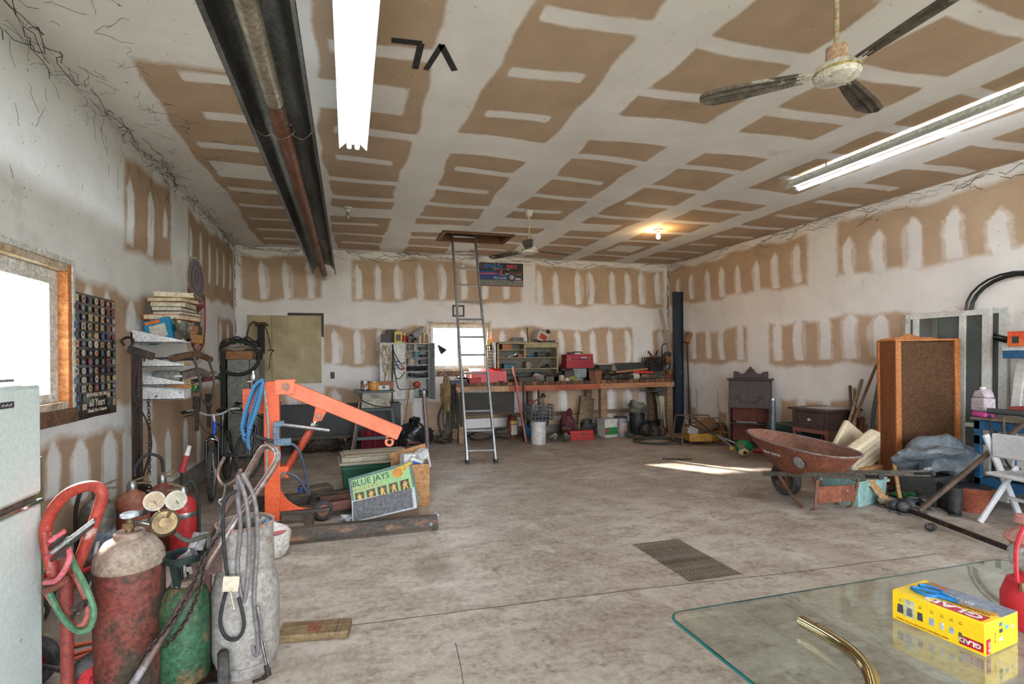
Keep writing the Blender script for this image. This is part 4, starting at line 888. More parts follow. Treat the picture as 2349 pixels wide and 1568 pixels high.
# cart
kb = pt(470, 1500, 2.42); kb.z = 0
ct = T('cylinder_cart', 'rusty steel welding cart with chromed loop handle, chain and tray', 'cart', kb)
CTM = mat('worn_cart_tube', (124, 98, 86), (104, 88, 84), 6, rough=.4, metal=.35, c3=(150, 146, 150), sc3=4, th=.55)
hl = [(285, 1600, 2.12), (360, 1480, 2.18), (440, 1350, 2.26), (520, 1225, 2.36), (590, 1125, 2.47), (630, 1065, 2.54), (636, 1040, 2.58), (622, 1024, 2.62), (604, 1026, 2.64), (585, 1055, 2.64), (540, 1135, 2.6), (490, 1215, 2.56), (452, 1268, 2.52), (430, 1300, 2.5)]
G().tube(cat([pt(u, v, t)-kb for u, v, t in hl], 7), .0175, 12).build('loop_handle', CTM, ct)
a_, b_ = pt(470, 1310, 2.42)-kb, pt(470, 1600, 2.42)-kb
G().box(-.03, -.01, .03, .03, .015, a_.z).build('upright_strap', mat('rust_strap', (104, 66, 56), (80, 54, 48), 6, rough=.7), ct)
u1 = pt(548, 1400, 2.5)-kb
G().cyl((u1.x, u1.y, .02), (u1.x, u1.y, (pt(548, 1180, 2.5)-kb).z), .014).build('rear_post', CTM, ct)
G().cyl((u1.x+.03, u1.y, .02), (u1.x+.03, u1.y, (pt(548, 1200, 2.5)-kb).z), .012).build('rear_post', CTM, ct)
ty = pt(500, 1280, 2.42)-kb
TRY = mat('brown_tray_iron', (104, 76, 68), (76, 58, 54), 6, rough=.65, metal=.2)
for bx in ((-.1, -.06, -.05, .1, .06, -.042), (-.1, -.06, -.042, -.094, .06, .06), (.094, -.06, -.042, .1, .06, .06), (-.094, -.06, -.042, .094, -.054, .05), (-.094, .054, -.042, .094, .06, .06)):
    G().box(*bx, Matrix.Translation(ty) @ Matrix.Rotation(R(-8), 4, 'Y')).build('tray_panel', TRY, ct)
G().box(-.5, -.14, .015, .14, .16, .03).build('foot_plate', DARKSTEEL, ct)
wheel(ct, (.08, .2, .11), .11, .05, (1, .25, 0), TYRE, clr(90, 40, 38)); wheel(ct, (.12, -.16, .09), .09, .05, (1, .25, 0), TYRE, DARKSTEEL)
G().beam((-.2, -.1, .4), (-.02, -.1, .38), .02, .05).beam((-.06, 0, .62), (-.02, .02, .62), .06, .06).build('cylinder_clamp', DARKSTEEL, ct)
chain('safety_chain', 'rusty safety chain slung round the green gas cylinder', [pt(500, 1230, 2.3), pt(462, 1290, 2.24), pt(448, 1330, 2.2), pt(405, 1410, 2.17), pt(350, 1480, 2.13), pt(325, 1510, 2.12)], .03, .0042, DARKSTEEL)
chain('safety_chain', 'second strand of rusty chain across the green cylinder', [pt(470, 1290, 2.26), pt(455, 1360, 2.22), pt(415, 1440, 2.19), pt(368, 1490, 2.17)], .03, .0042, DARKSTEEL)
HG = mat('grey_purple_hose', (128, 120, 122), (98, 94, 92), 10, rough=.5)
hz = 2.36
for i, (pp, lb) in enumerate(((((556, 1085, 0), (585, 1150, .0), (590, 1250, .02), (583, 1370, 0), (592, 1460, 0), (586, 1500, .0), (560, 1400, .04), (556, 1300, .05), (548, 1180, .04), (545, 1090, .02)), 'long grey welding hose looped from the cart hook nearly to the floor'), (((545, 1090, 0), (565, 1150, -.02), (572, 1260, -.02), (560, 1380, -.02), (545, 1300, .0), (552, 1200, 0), (540, 1110, .03)), 'inner grey welding hose loop hanging from the cart hook'), (((542, 1125, -.03), (515, 1150, -.03), (512, 1220, -.03), (520, 1310, -.03), (530, 1330, -.02)), 'thin black hose hanging left of the hose bundle'), (((520, 1350, -.03), (505, 1420, -.03), (518, 1460, -.04), (545, 1464, -.04), (560, 1430, -.04), (548, 1370, -.03)), 'dark hose ring at the bottom of the hose bundle'))):
    tube_thing('welding_hose', lb, 'hose', [pt(u, v, hz+d_) for u, v, d_ in pp], .0105 if i < 2 else .0085, HG if i < 2 else BLK, 9, group='hoses hung on the welding cart')
t = T('paper_tag', 'stained paper tag wrapped round the hanging hoses', 'tag', pt(530, 1338, 2.31)); G().box(-.035, -.006, -.035, .035, .006, .035, Matrix.Rotation(R(6), 4, 'Y')).build('tag_sheet', PAPER, t); G().beam((-.0, -.004, -.03), (.015, -.004, -.12), .004, .02).build('torn_strip', PAPER, t)
for (pp, lb) in ((((460, 1095), (445, 1045), (452, 1000), (462, 985)), 'open left hook on the cart handle'), (((500, 1120), (512, 1085), (525, 1075), (533, 1045), (528, 1015)), 'twisted right hook on the cart handle')):
    pass
hk_ = tube_thing('iron_hook', 'bent iron hook hung with hoses on the cart handle', 'hook', [pt(u, v, 2.4) for u, v in ((515, 1048), (500, 1080), (503, 1100), (515, 1112), (540, 1100), (552, 1075), (548, 1115), (556, 1130))], .008, CTM, 8)
tube_thing('wire_hanger', 'thin bent wire rod hanging left of the hose bundle', 'wire', [pt(u, v, 2.38) for u, v in ((517, 1110), (512, 1140), (502, 1150), (510, 1165), (500, 1230), (498, 1300))], .005, STEEL)
t = T('torch', 'silver cutting torch hanging head down below the hoses', 'torch', pt(595, 1400, 2.34)); tb = t.location
G().tube([pt(590, 1390, 2.34)-tb, pt(598, 1430, 2.34)-tb, pt(600, 1470, 2.34)-tb], .008).build('handle', STEEL, t); G().cyl(pt(600, 1470, 2.34)-tb, pt(612, 1530, 2.34)-tb, .007).cyl(pt(606, 1470, 2.34)-tb, pt(618, 1528, 2.34)-tb, .005).build('gas_tubes', CHROME, t)
G().cyl(pt(612, 1525, 2.34)-tb, pt(616, 1548, 2.34)-tb, .014).tube(cat([pt(616, 1545, 2.34)-tb, pt(600, 1556, 2.34)-tb, pt(580, 1563, 2.34)-tb], 4), [.012]*4+[.007]*5, 8).build('torch_head', DARKSTEEL, t)
# propane tank
pb = fl(566, 1520); pr_ = T('propane_tank', 'scuffed white propane tank with open collar ring', 'propane tank', (pb.x, pb.y, 0))
PRM = mat('chipped_white_tank', (160, 155, 150), (136, 130, 124), 5, rough=.55, c3=(120, 84, 60), sc3=9, th=.66)
tp = dep(pb); rp = 71*tp/F; z1_, z2_, z3_ = pt(566, 1335, tp).z, pt(566, 1300, tp).z, pt(566, 1200, tp).z
G().lathe([(rp*.9, 0), (rp*.9, .05), (rp*.97, .06), (rp, .1), (rp, z1_-.05), (rp*1.012, z1_-.045), (rp*1.012, z1_-.03), (rp, z1_-.025), (rp*.98, z1_), (rp*.86, z2_), (rp*.6, z2_+.03)], 32).build('tank', PRM, pr_)
G().open_lathe([(rp*.84, z2_-.02), (rp*.86, z2_+.03), (rp*.84, z3_-.01), (rp*.87, z3_+.008), (rp*.80, z3_+.008), (rp*.79, z2_)], 28).build('collar', PRM, pr_)
G().open_lathe([(rp*.87, z3_+.004), (rp*.89, z3_+.012), (rp*.84, z3_+.016), (rp*.80, z3_+.01)], 28).build('rolled_rim', mat('rusty_rim', (170, 140, 128), (140, 84, 62), 12), pr_)
G().cyl((0, 0, z2_+.02), (0, 0, z3_-.03), .03).cyl((0, 0, z3_-.06), (.08, -.03, z3_-.02), .018).build('valve', BRS, pr_)
for a, c_ in ((.3, (92, 150, 190)), (.9, (200, 196, 190))): G().cyl((.07*math.cos(a), .07*math.sin(a)-.05, z3_-.05), (.1*math.cos(a)+.02, .1*math.sin(a)-.04, z3_+.012), .013).build('loose_fitting', clr(*c_), pr_)
sb = T('feed_bag', 'white printed paper sack slumped behind the propane tank', 'bag', fl(628, 1275), R(20))
G().lump((0, 0, .12), (.26, .2, .3), 9, amp=.1).build('sack', mat('printed_sack', (206, 200, 194), (186, 178, 172), 8, c3=(150, 60, 60), sc3=6, th=.66), sb)
G().lump((.0, -.005, .2), (.2, .19, .05), 9, amp=.05).build('red_print_band', clr(170, 90, 90), sb)
bkp = G(); pl_ = T('wood_plank', 'short weathered board lying on the floor near the propane tank', 'board', (0, 0, 0))
a_, b_ = fl(640, 1462), fl(803, 1450); pl_.location = (a_+b_)/2; dd = b_-a_; pl_.rotation_euler = (0, 0, math.atan2(dd.y, dd.x))
G().box(-dd.length/2, -.06, 0, dd.length/2, .09, .04).build('board', mat('mossy_board', (134, 112, 78), (98, 80, 54), 4, st=(1, 8, 8), bump=.4), pl_, .006)
G().box(-.04, -.03, .04, .035, .06, .0415).build('red_stain', mat('faded_red_paint', (134, 60, 48), (120, 90, 66), 20), pl_)
G().box(.12, -.06, .04, .125, .09, .041).build('crack', clr(60, 46, 34), pl_)
bl = tube_thing('blue_hose', 'short blue hose curving behind the welding cart', 'hose', [fl(480, 1490, .02), fl(492, 1465, .06), fl(488, 1440, .12), fl(496, 1420, .16)], .01, clr(40, 74, 130))
# ================================================================ bicycles
def bicycle(loc, rz, label, fork, frame_c, steer=0):
    """front wheel at the origin, bicycle runs along +x behind it"""
    t = T('bicycle', label, 'bicycle', loc, rz, 'bicycles by the grey cabinet'); r = .32
    KN = mat('knobbly_tyre', (44, 44, 44), (86, 82, 76), 60, rough=.9, bump=.9)
    S = Matrix.Rotation(steer, 4, 'Z')
    for nm, x in (('front', 0), ('rear', 1.04)):
        spoked(t, (x, 0, r), r-.022, (0, 1, 0) if x else tuple(S @ Vector((0, 1, 0))), KN, STEEL, 18, .024)
    FR = mat('bike_paint_'+str(frame_c), frame_c, rough=.3)
    bb, st, hd, hb = Vector((.62, 0, .3)), Vector((.70, 0, .78)), Vector((.17, 0, .84)), Vector((.13, 0, .72))
    g = G(); g.cyl(bb, st, .016).cyl(bb, hb, .018).cyl(hd, st-Vector((0, 0, .06)), .016).build('frame', FR, t)
    g = G()
    for s_ in (-1, 1): g.cyl(bb+Vector((0, s_*.03, 0)), (1.04, s_*.06, r), .009).cyl(st+Vector((0, s_*.02, -.06)), (1.04, s_*.06, r), .008)
    g.build('rear_stays', FR, t)
    G().cyl(hb-Vector((.01, 0, .03)), hd+Vector((.01, 0, .02)), .022).build('head_tube', clr(*fork, .25), t)
    g = G()
    for s_ in (-1, 1): g.cyl(S @ Vector((.07, s_*.058, .66)), S @ Vector((0, s_*.062, r)), .018, .012)
    g.tube(cat([S @ Vector((.07, -.058, .65)), S @ Vector((.085, 0, .705)), S @ Vector((.07, .058, .65))], 4), .02, 8); g.build('fork', mat('dark_fork', (40, 42, 46), rough=.25), t)
    g = G(); g.tube(cat([S @ Vector((.02, -.058, .66)), S @ Vector((.0, 0, .685)), S @ Vector((.02, .058, .66))], 4), .012, 7).build('fork_brace', CHROME, t)
    hbars = [S @ Vector(p_) for p_ in ((.24, -.3, .97), (.19, -.2, .99), (.17, -.08, .94), (.17, 0, .93), (.17, .08, .94), (.19, .2, .99), (.24, .3, .97))]
    hb_ = G().tube(cat(hbars, 4), .0125, 8).cyl(hd, S @ Vector((.17, 0, .94)), .016).build('handlebar', clr(200, 200, 202, .3, .3), t)
    for s_ in (-1, 1):
        G().cyl(S @ Vector((.2, s_*.19, .99)), S @ Vector((.245, s_*.32, .965)), .018).build('grip', BLK, hb_)
        G().tube([S @ Vector((.18, s_*.17, .985)), S @ Vector((.12, s_*.2, .95)), S @ Vector((.13, s_*.29, .93))], .006, 6).build('brake_lever', BLKP, hb_)
        G().tube(cat([S @ Vector((.16, s_*.16, .98)), S @ Vector((.02, s_*.14, .95)), S @ Vector((.0, s_*.08, .8)), (.1, s_*.02, .72)], 5), .0035, 5).build('brake_cable', BLK, t)
    G().cyl(st, st+Vector((.02, 0, .12)), .013).build('seat_post', STEEL, t)
    G().lump(st+Vector((.03, 0, .15)), (.27, .15, .07), 4, amp=.1).build('saddle', BLKP, t)
    G().lathe([(.085, -.004), (.09, 0), (.085, .004), (.06, .003)], 20, Matrix.Translation(bb+Vector((0, -.05, 0))) @ Matrix.Rotation(R(90), 4, 'X')).build('chain_ring', DARKSTEEL, t)
    for s_ in (-1, 1): G().beam(bb+Vector((0, s_*.06, 0)), bb+Vector((s_*.12, s_*.07, -s_*.11)), .014, .02).build('crank', DARKSTEEL, t); G().box(-.04, -.04, -.012, .04, .04, .012, Matrix.Translation(bb+Vector((s_*.12, s_*.11, -s_*.11)))).build('pedal', BLKP, t)
    return t
b1 = fl(487, 1148); bicycle((b1.x, b1.y, 0), R(94), 'mountain bike with blue head tube facing the camera by left wall', (40, 92, 190), (34, 36, 42), R(4))
b2 = fl(574, 1098); bicycle((b2.x-.02, b2.y+.02, 0), R(84), 'dark mountain bike with silver fork half hidden behind the hoist post', (60, 62, 66), (44, 46, 50), R(-14))
# ================================================================ engine hoist
YH = 4.9
def hy(u, v, dy=0): return ay(u, v, YH+dy)
ORG = mat('orange_hoist_paint', (220, 96, 54), (206, 82, 44), 4, rough=.45, c3=(150, 66, 40), sc3=6, th=.66, grit=.3)
ORL = mat('salmon_hoist_boom', (228, 122, 88), (218, 104, 70), 4, rough=.5, c3=(160, 84, 60), sc3=7, th=.68, grit=.3)
BLU = mat('grey_blue_steel', (112, 134, 152), (84, 104, 122), 8, rough=.35, metal=.4)
hb = hy(628, 1195); xo = hb.x
ho = T('engine_hoist', 'orange hydraulic engine hoist with long boom and black floor legs', 'engine hoist', (xo, YH, 0))
L0 = Vector((xo, YH, 0)); zp = hy(628, 874).z
def hl_(u, v, dy=0): return hy(u, v, dy)-L0
G().box(-.07, -.06, 0, .06, .06, zp).build('post', ORG, ho, .006)
G().box(.058, -.061, .25, .063, -.045, zp).build('post_edge', ORL, ho)
p1 = hl_(580, 892); p2 = hl_(580, 951)
G().box(p1.x-.1, .06, p2.z, p1.x+.1, .075, p1.z).build('back_plate', ORG, ho, .003)
# boom
bA, bB = hl_(668, 892), hl_(912, 992)
d_ = (bB-bA).normalized(); up_ = Vector((-d_.z, 0, d_.x))
bm = G(); bm.beam(bA-d_*.06, bB+d_*.02, .09, .135, up=up_); bo = bm.build('boom', ORL, ho, .008)
cl = hl_(651, 885); [G().box(cl.x-.07, y_-.006, cl.z-.075, cl.x+.1, y_+.006, cl.z+.06).build('pivot_cheek', ORL, ho, .004) for y_ in (-.056, .056)]
pv = hl_(650, 886); G().cyl((pv.x+.03, -.085, pv.z), (pv.x+.03, .085, pv.z), .022, n=8).cyl((pv.x+.03, -.075, pv.z), (pv.x+.03, -.063, pv.z), .036, n=20).build('pivot_bolt', mat('worn_bolt', (150, 110, 92), rough=.4, metal=.5), ho)
rb, rt_ = hl_(651, 1086), hl_(733, 953)
for s_ in (-1, 1):
    c_ = hl_(733, 953); G().prism([(c_.x-.06, c_.z-.05), (c_.x+.02, c_.z-.045), (c_.x+.06, c_.z+.03), (c_.x+.10, c_.z+.055), (c_.x-.03, c_.z+.105)], .008, frame(Vector((0, s_*.036+.004, 0)), (1, 0, 0), (0, 0, 1))).build('ram_bracket', ORG, bo if 0 else ho)
RAM = mat('dark_orange_ram', (178, 70, 44), (150, 56, 36), 6, rough=.35)
dr = (rt_-rb); G().cyl(rb, rb+dr*.82, .034, n=18).build('ram_cylinder', RAM, ho); G().cyl(rb+dr*.82, rb+dr*.86, .042, n=18).build('ram_collar', STEEL, ho); G().cyl(rb+dr*.84, rt_, .02, n=14).build('ram_rod', CHROME, ho)
for p_ in (rb, rt_): G().cyl(p_+Vector((0, -.06, 0)), p_+Vector((0, .06, 0)), .018, n=8).cyl(p_+Vector((0, -.055, 0)), p_+Vector((0, -.048, 0)), .03, n=18).build('ram_pin', mat('worn_bolt', (150, 110, 92)), ho)
fb = hl_(640, 1080); [G().box(.05, y_-.007, fb.z-.06, fb.x+.09, y_+.007, fb.z+.05).build('lower_bracket', ORG, ho, .004) for y_ in (-.043, .043)]
gp = [(.05, .17)]
e0, e1 = hl_(640, 1105), hl_(700, 1175)
gp = [(.05, .13), (.05, e0.z+.05)]+[(e1.x+.05-(e1.x+.05-e0.x)*math.cos(k_*math.pi/16), .135+(e0.z-.1)*(1-math.sin(k_*math.pi/16))) for k_ in range(9)]
G().prism(gp, .014, frame(Vector((0, .007, 0)), (1, 0, 0), (0, 0, 1))).build('gusset', ORG, ho)
# tip eye
te = hl_(893, 1013); M = Matrix.Translation(te) @ Matrix.Rotation(R(90), 4, 'X')
G().open_lathe([(.045, -.012), (.045, .012), (.022, .012), (.022, -.012), (.045, -.012)], 20, M).box(te.x-.03, -.012, te.z+.03, te.x+.05, .012, te.z+.11).build('hook_eye', ORL, ho)
# pump
pp = hl_(645, 1010)
pm = G().box(pp.x-.05, -.13, pp.z-.03, pp.x+.1, -.05, pp.z+.035).build('pump_block', BLU, ho, .006)
q1 = hl_(636, 985); G().box(q1.x-.02, -.12, pp.z+.03, q1.x+.035, -.08, q1.z+.07).build('pump_piston', BLU, pm, .004)
h1, h2 = hl_(640, 975)+Vector((0, -.1, 0)), hl_(757, 984)+Vector((0, -.1, 0))
G().beam(h1+Vector((-.03, 0, .02)), h1+Vector((.06, 0, .03)), .05, .05).build('handle_socket', BLU, pm, .005)
G().cyl(h1+Vector((.03, 0, .02)), h2, .018, n=14).build('pump_handle', mat('steel_handle', (150, 140, 132), (112, 118, 126), 5, rough=.35, metal=.6), ho)
HB = mat('blue_grey_hose', (72, 82, 98), (56, 62, 74), 10, rough=.45)
G().tube(cat([hl_(655, 1013, -.1), hl_(680, 1025, -.1), hl_(695, 1060, -.08), hl_(703, 1100, -.05), hl_(710, 1135, -.02)], 6), .014, 8).build('hydraulic_hose', HB, ho)
G().tube(cat([hl_(657, 1083, -.06), hl_(682, 1095, -.06), hl_(700, 1120, -.04), hl_(708, 1135, -.02)], 6), .014, 8).build('hydraulic_hose', HB, ho)
G().tube(cat([hl_(570, 955, .05), hl_(572, 985, -.05), hl_(595, 1003, -.1), (pp.x-.03, -.1, pp.z)], 6), .016, 8).build('hydraulic_hose', BLK, ho)
G().cyl(hl_(572, 945, .05), hl_(574, 958, .05), .022).cyl(hl_(570, 955, .05), hl_(576, 962, .05), .015).build('hose_fitting', mat('copper_fitting', (190, 116, 70), (150, 86, 50), 9, rough=.3, metal=.8), ho)
fp = hl_(581, 870, .06); G().cyl((fp.x, .06, p1.z-.02), (fp.x, .06, fp.z+.04), .022, n=8).cyl((fp.x, .06, fp.z+.04), (fp.x, .06, fp.z+.08), .012, n=8).cyl((fp.x-.05, .06, fp.z-.02), (fp.x, .06, fp.z-.02), .018).build('filler_valve', CHROME, ho)
# legs
LEG = mat('black_leg_channel', (52, 50, 48), (92, 76, 64), 3, rough=.6, c3=(130, 96, 72), sc3=6, th=.58, st=(.6, 2, 2))
fa, fb_ = fl(560, 1245), fl(1000, 1213); yl = 4.37-YH
G().box(-.25, yl-.04, .03, .765-xo, yl+.04, .135).build('floor_leg', LEG, ho, .005)
G().box(-.25, .52, .03, .765-xo, .60, .135).build('floor_leg', LEG, ho, .005)
G().box(.3, yl+.04, .05, .37, .52, .11).build('cross_member', LEG, ho, .004)
G().box(-.12, yl+.04, .04, -.0, .52, .13).build('cross_member', LEG, ho, .004)
G().box(-.02, -.05, .1, .5, .05, .13).build('base_plate', LEG, ho, .004)
for x, y in ((.74-xo, yl), (.74-xo, .56), (-.22, yl), (-.22, .56)): G().cyl((x, y-.03, .032), (x, y+.03, .032), .032, n=14).build('caster', TYRE, ho)
bt = G().cyl((.7-xo, yl-.05, .07), (.7-xo, yl-.035, .07), .016, n=6).build('leg_bolt', STEEL, ho)
# blue rope
ROPE = bpy.data.materials.new('blue_twisted_rope'); ROPE.use_nodes = True; nt = ROPE.node_tree; b_ = nt.nodes['Principled BSDF']; b_.inputs['Roughness'].default_value = .7
wv = nt.nodes.new('ShaderNodeTexWave'); wv.inputs['Scale'].default_value = 22; wv.inputs['Distortion'].default_value = 1; wv.bands_direction = 'DIAGONAL'; tc = nt.nodes.new('ShaderNodeTexCoord'); cr_ = nt.nodes.new('ShaderNodeValToRGB')
cr_.color_ramp.elements[0].color = lin((34, 70, 116)); cr_.color_ramp.elements[1].color = lin((72, 140, 180)); nt.links.new(tc.outputs['Object'], wv.inputs[0]); nt.links.new(wv.outputs[0], cr_.inputs[0]); nt.links.new(cr_.outputs[0], b_.inputs[0])
rp_ = T('blue_rope', 'coiled blue rope draped over the top of the hoist post', 'rope', hy(585, 870, .02)); rl = rp_.location
for i, pts in enumerate((((606, 872), (590, 880), (576, 910), (564, 950), (557, 990), (566, 1010), (580, 950), (590, 900), (604, 874)), ((606, 874), (594, 895), (585, 925), (572, 965), (568, 1010), (572, 1030)), ((604, 870), (584, 885), (570, 920), (558, 960), (555, 985), (562, 1000)), ((603, 874), (600, 900), (590, 940), (576, 975), (570, 1000)), ((604, 876), (596, 910), (584, 950), (572, 985)))):
    G().tube([p_-rl for p_ in cat([hy(u, v, -.05-.022*i) for u, v in pts], 5)], .016, 7).build('rope_strand', ROPE, rp_)
tube_thing('webbing_strap', 'pale grey strap hanging down the hoist post', 'strap', [hy(606, 890, -.075), hy(611, 930, -.075), hy(616, 985, -.075), hy(613, 1040, -.075), hy(610, 1110, -.075)], .01, clr(150, 158, 158))
# things on and around the hoist base
can_thing('paint_can', 'small white can with red and blue label on the hoist base', 'can', (hy(642, 1185).x, YH-.25, 0), .048, .1, clr(214, 210, 204), mat('red_blue_label', (206, 206, 204), (196, 40, 60), 9, c3=(60, 96, 170), sc3=8, th=.55), STEEL)
can_thing('tin_can', 'blue tin can behind the hoist gusset holding hose ends', 'can', (*above(696, 1142)[:2], 0), .06, .13, clr(44, 86, 170), clr(60, 104, 186))
t = T('stone_block', 'grey wooden block lying behind the blue tin can', 'block', above(727, 1140), R(25)); G().box(-.16, -.1, 0, .16, .1, .13).build('block', mat('grey_block', (118, 104, 92), (90, 78, 68), 6), t, .02)
# floor dolly with casters (trolley jack) 
dj = T('trolley_jack', 'low rusty trolley jack with black rubber wheels inside the hoist legs', 'trolley jack', (*above(740, 1190)[:2], 0), R(8))
wheel(dj, (0, -.03, .095), .095, .07, (0.2, -1, 0), TYRE, clr(150, 96, 80)); wheel(dj, (-.02, .33, .085), .085, .06, (0.2, -1, 0), TYRE, DARKSTEEL)
G().beam((0, .02, .1), (.75, .05, .12), .04, .09).beam((0, .28, .1), (.75, .24, .12), .04, .09).build('side_plate', mat('rusty_red_iron', (120, 76, 62), (88, 62, 54), 6, rough=.7), dj, .004)
G().cyl((0, -.06, .095), (0, .36, .09), .016).build('axle', DARKSTEEL, dj); G().box(.1, .04, .08, .6, .26, .1).build('deck', DARKSTEEL, dj)
# poster board and grey panel
def leaning(name, label, cat_, pxs, tb, tt_, thick, m, extra=None):
    """a flat rigid sheet given by lower-left, lower-right, upper-right, upper-left picture points; tb/tt_ bottom and top depths"""
    P = [pt(*pxs[0], tb[0]), pt(*pxs[1], tb[1]), pt(*pxs[2], tt_[1]), pt(*pxs[3], tt_[0])]
    r_ = (P[1]-P[0])*.4+(P[2]-P[3])*.6; M = frame(P[0], r_, P[3]-P[0]); t = T(name, label, cat_); t.matrix_world = M
    I = M.inverted(); Q = [(I @ p_).to_2d() for p_ in P]; w_ = (Q[1].x+Q[2].x-Q[3].x)/2; h_ = (Q[2].y+Q[3].y)/2
    G().box(0, 0, -thick, w_, h_, 0).build('board', m, t, .002); return t, w_, h_
tb_ = dep(fl(805, 1205)); 
gp_, w1_, h1_ = leaning('poster_board', 'green baseball poster board leaning on a cardboard box', 'poster board', ((812, 1195), (968, 1170), (940, 1050), (800, 1102)), (tb_+.05, tb_+.08), (tb_+.22, tb_+.22), .012, clr(96, 116, 112, .4))
G().box(.03, .02, 0, w1_-.03, h1_-.03, .0015).build('printed_sheet', mat('pale_green_print', (140, 176, 122), (128, 164, 112), 5, rough=.4, grit=.2), gp_)
text('BLUE JAYS', h1_*.2, Matrix.Translation((w1_*.05, h1_*.76, .002)), clr(44, 48, 52), gp_, sx=1.0, bold=.0)
text('P O S T E R S', h1_*.095, Matrix.Translation((w1_*.07, h1_*.645, .002)), clr(206, 96, 56), gp_, sx=1.25)
M = Matrix.Translation((w1_*.77, h1_*.82, .002)); G().prism([(.055*math.cos(k*.349), .05*math.sin(k*.349)) for k in range(18)], .001, M).build('baseball', clr(206, 142, 62), gp_); G().prism([(.0, .05), (.06, .055), (.12, .07), (.17, .05), (.12, .035), (.04, -.02)], .0012, M).build('comet_tail', clr(196, 160, 60), gp_)
G().tube([M @ Vector((.035*math.cos(k*.5), .03*math.sin(k*.5), .0015)) for k in range(9)], .003, 4).build('seam', clr(150, 70, 40), gp_)
q = random.Random(3)
for k in range(5):
    x = w1_*(.07+.175*k); y = h1_*.36; w_, h_ = w1_*.14, h1_*.25
    ph_ = G().box(x, y, .0015, x+w_, y+h_, .002).build('player_photo', mat('dark_photo', (54, 48, 46), (110, 84, 62), 30, grit=.2), gp_)
    a = q.uniform(-.3, .3); cx = x+w_*.5
    G().prism([(cx-.012, y+.01), (cx+.004, y+h_*.4), (cx+.02, y+.01), (cx+.03, y+.012), (cx+.014+a*.03, y+h_*.55), (cx+.03+a*.03, y+h_*.7), (cx+.012+a*.05, y+h_*.72), (cx+.008+a*.05, y+h_*.86), (cx-.008+a*.05, y+h_*.86), (cx-.008+a*.04, y+h_*.7), (cx-.025, y+h_*.55), (cx-.012, y+h_*.5), (cx-.022, y+.012)], .001, Matrix.Translation((0, 0, .002))).build('figure', clr(206, 176, 96), ph_)
gq, w2_, h2_ = leaning('wrapped_panel_sheet', 'grey glossy panel wrapped in clear plastic in front of the poster board', 'panel', ((808, 1199), (966, 1178), (942, 1110), (806, 1153)), (tb_-.0, tb_-.02), (tb_+.12, tb_+.14), .02, mat('clear_plastic_wrap', (200, 202, 206), (170, 172, 178), 6, rough=.2))
G().box(.012, .012, 0, w2_-.03, h2_-.015, .002).build('grey_face', mat('mottled_grey_panel', (112, 112, 116), (92, 92, 96), 30, rough=.22, c3=(176, 174, 176), sc3=2, th=.6), gq)
# green tote
tl = fl(785, 1138); tr2 = fl(930, 1130)
tz = dep(tl); zl = pt(785, 1085, tz).z
to = T('storage_tote', 'dark green plastic tote with beige lid behind the poster board', 'storage tote', ((tl.x+tr2.x)/2+.02, tl.y+.22, 0), R(4))
wt = (tr2.x-tl.x)/2+.04; zl = .35
G().prism([(-wt*.88, -.19), (wt*.88, -.19), (wt*.88, .19), (-wt*.88, .19)], .0, Matrix.Identity(4)) if 0 else None
def tub(parent, w_, d_, h_, m, flare=1.1, lip=.02, name='tub'):
    a = [(-w_, -d_), (w_, -d_), (w_, d_), (-w_, d_)]; g = G(); f_ = flare
    vs_ = [(x, y, 0) for x, y in a]+[(x*f_, y*f_, h_) for x, y in a]+[(x*f_*.96, y*f_*.96, h_) for x, y in a]+[(x*.95, y*.95, .01) for x, y in a]
    fs_ = [(3, 2, 1, 0), (12, 13, 14, 15)]
    for i in range(4): j = (i+1) % 4; fs_ += [(i, j, 4+j, 4+i), (4+i, 4+j, 8+j, 8+i), (8+i, 8+j, 12+j, 12+i)]
    o = g.add(vs_, fs_).build(name, m, parent, .012)
    e = f_*1.03; G().box(-w_*e-lip*.4, -d_*e-lip*.4, h_-.05, w_*e+lip*.4, -d_*f_+.002, h_-.02).box(-w_*e-lip*.4, d_*f_-.002, h_-.05, w_*e+lip*.4, d_*e+lip*.4, h_-.02).build('rim_lip', m, parent)
    return o
tub(to, wt*.9, .2, zl, mat('tote_green', (36, 92, 68), (30, 78, 58), 5, rough=.4))
LID = mat('beige_lid', (166, 156, 136), (146, 136, 116), 5, rough=.5, grit=.3)
G().box(-wt*1.08, -.25, zl, wt*1.08, .25, zl+.03).box(-wt*1.0, -.22, zl+.03, wt*1.0, .22, zl+.085).box(-wt*.92, .03, zl+.085, wt*.92, .2, zl+.1).box(-wt*.92, -.19, zl+.085, wt*.92, -.01, zl+.1).build('lid', LID, to, .012)
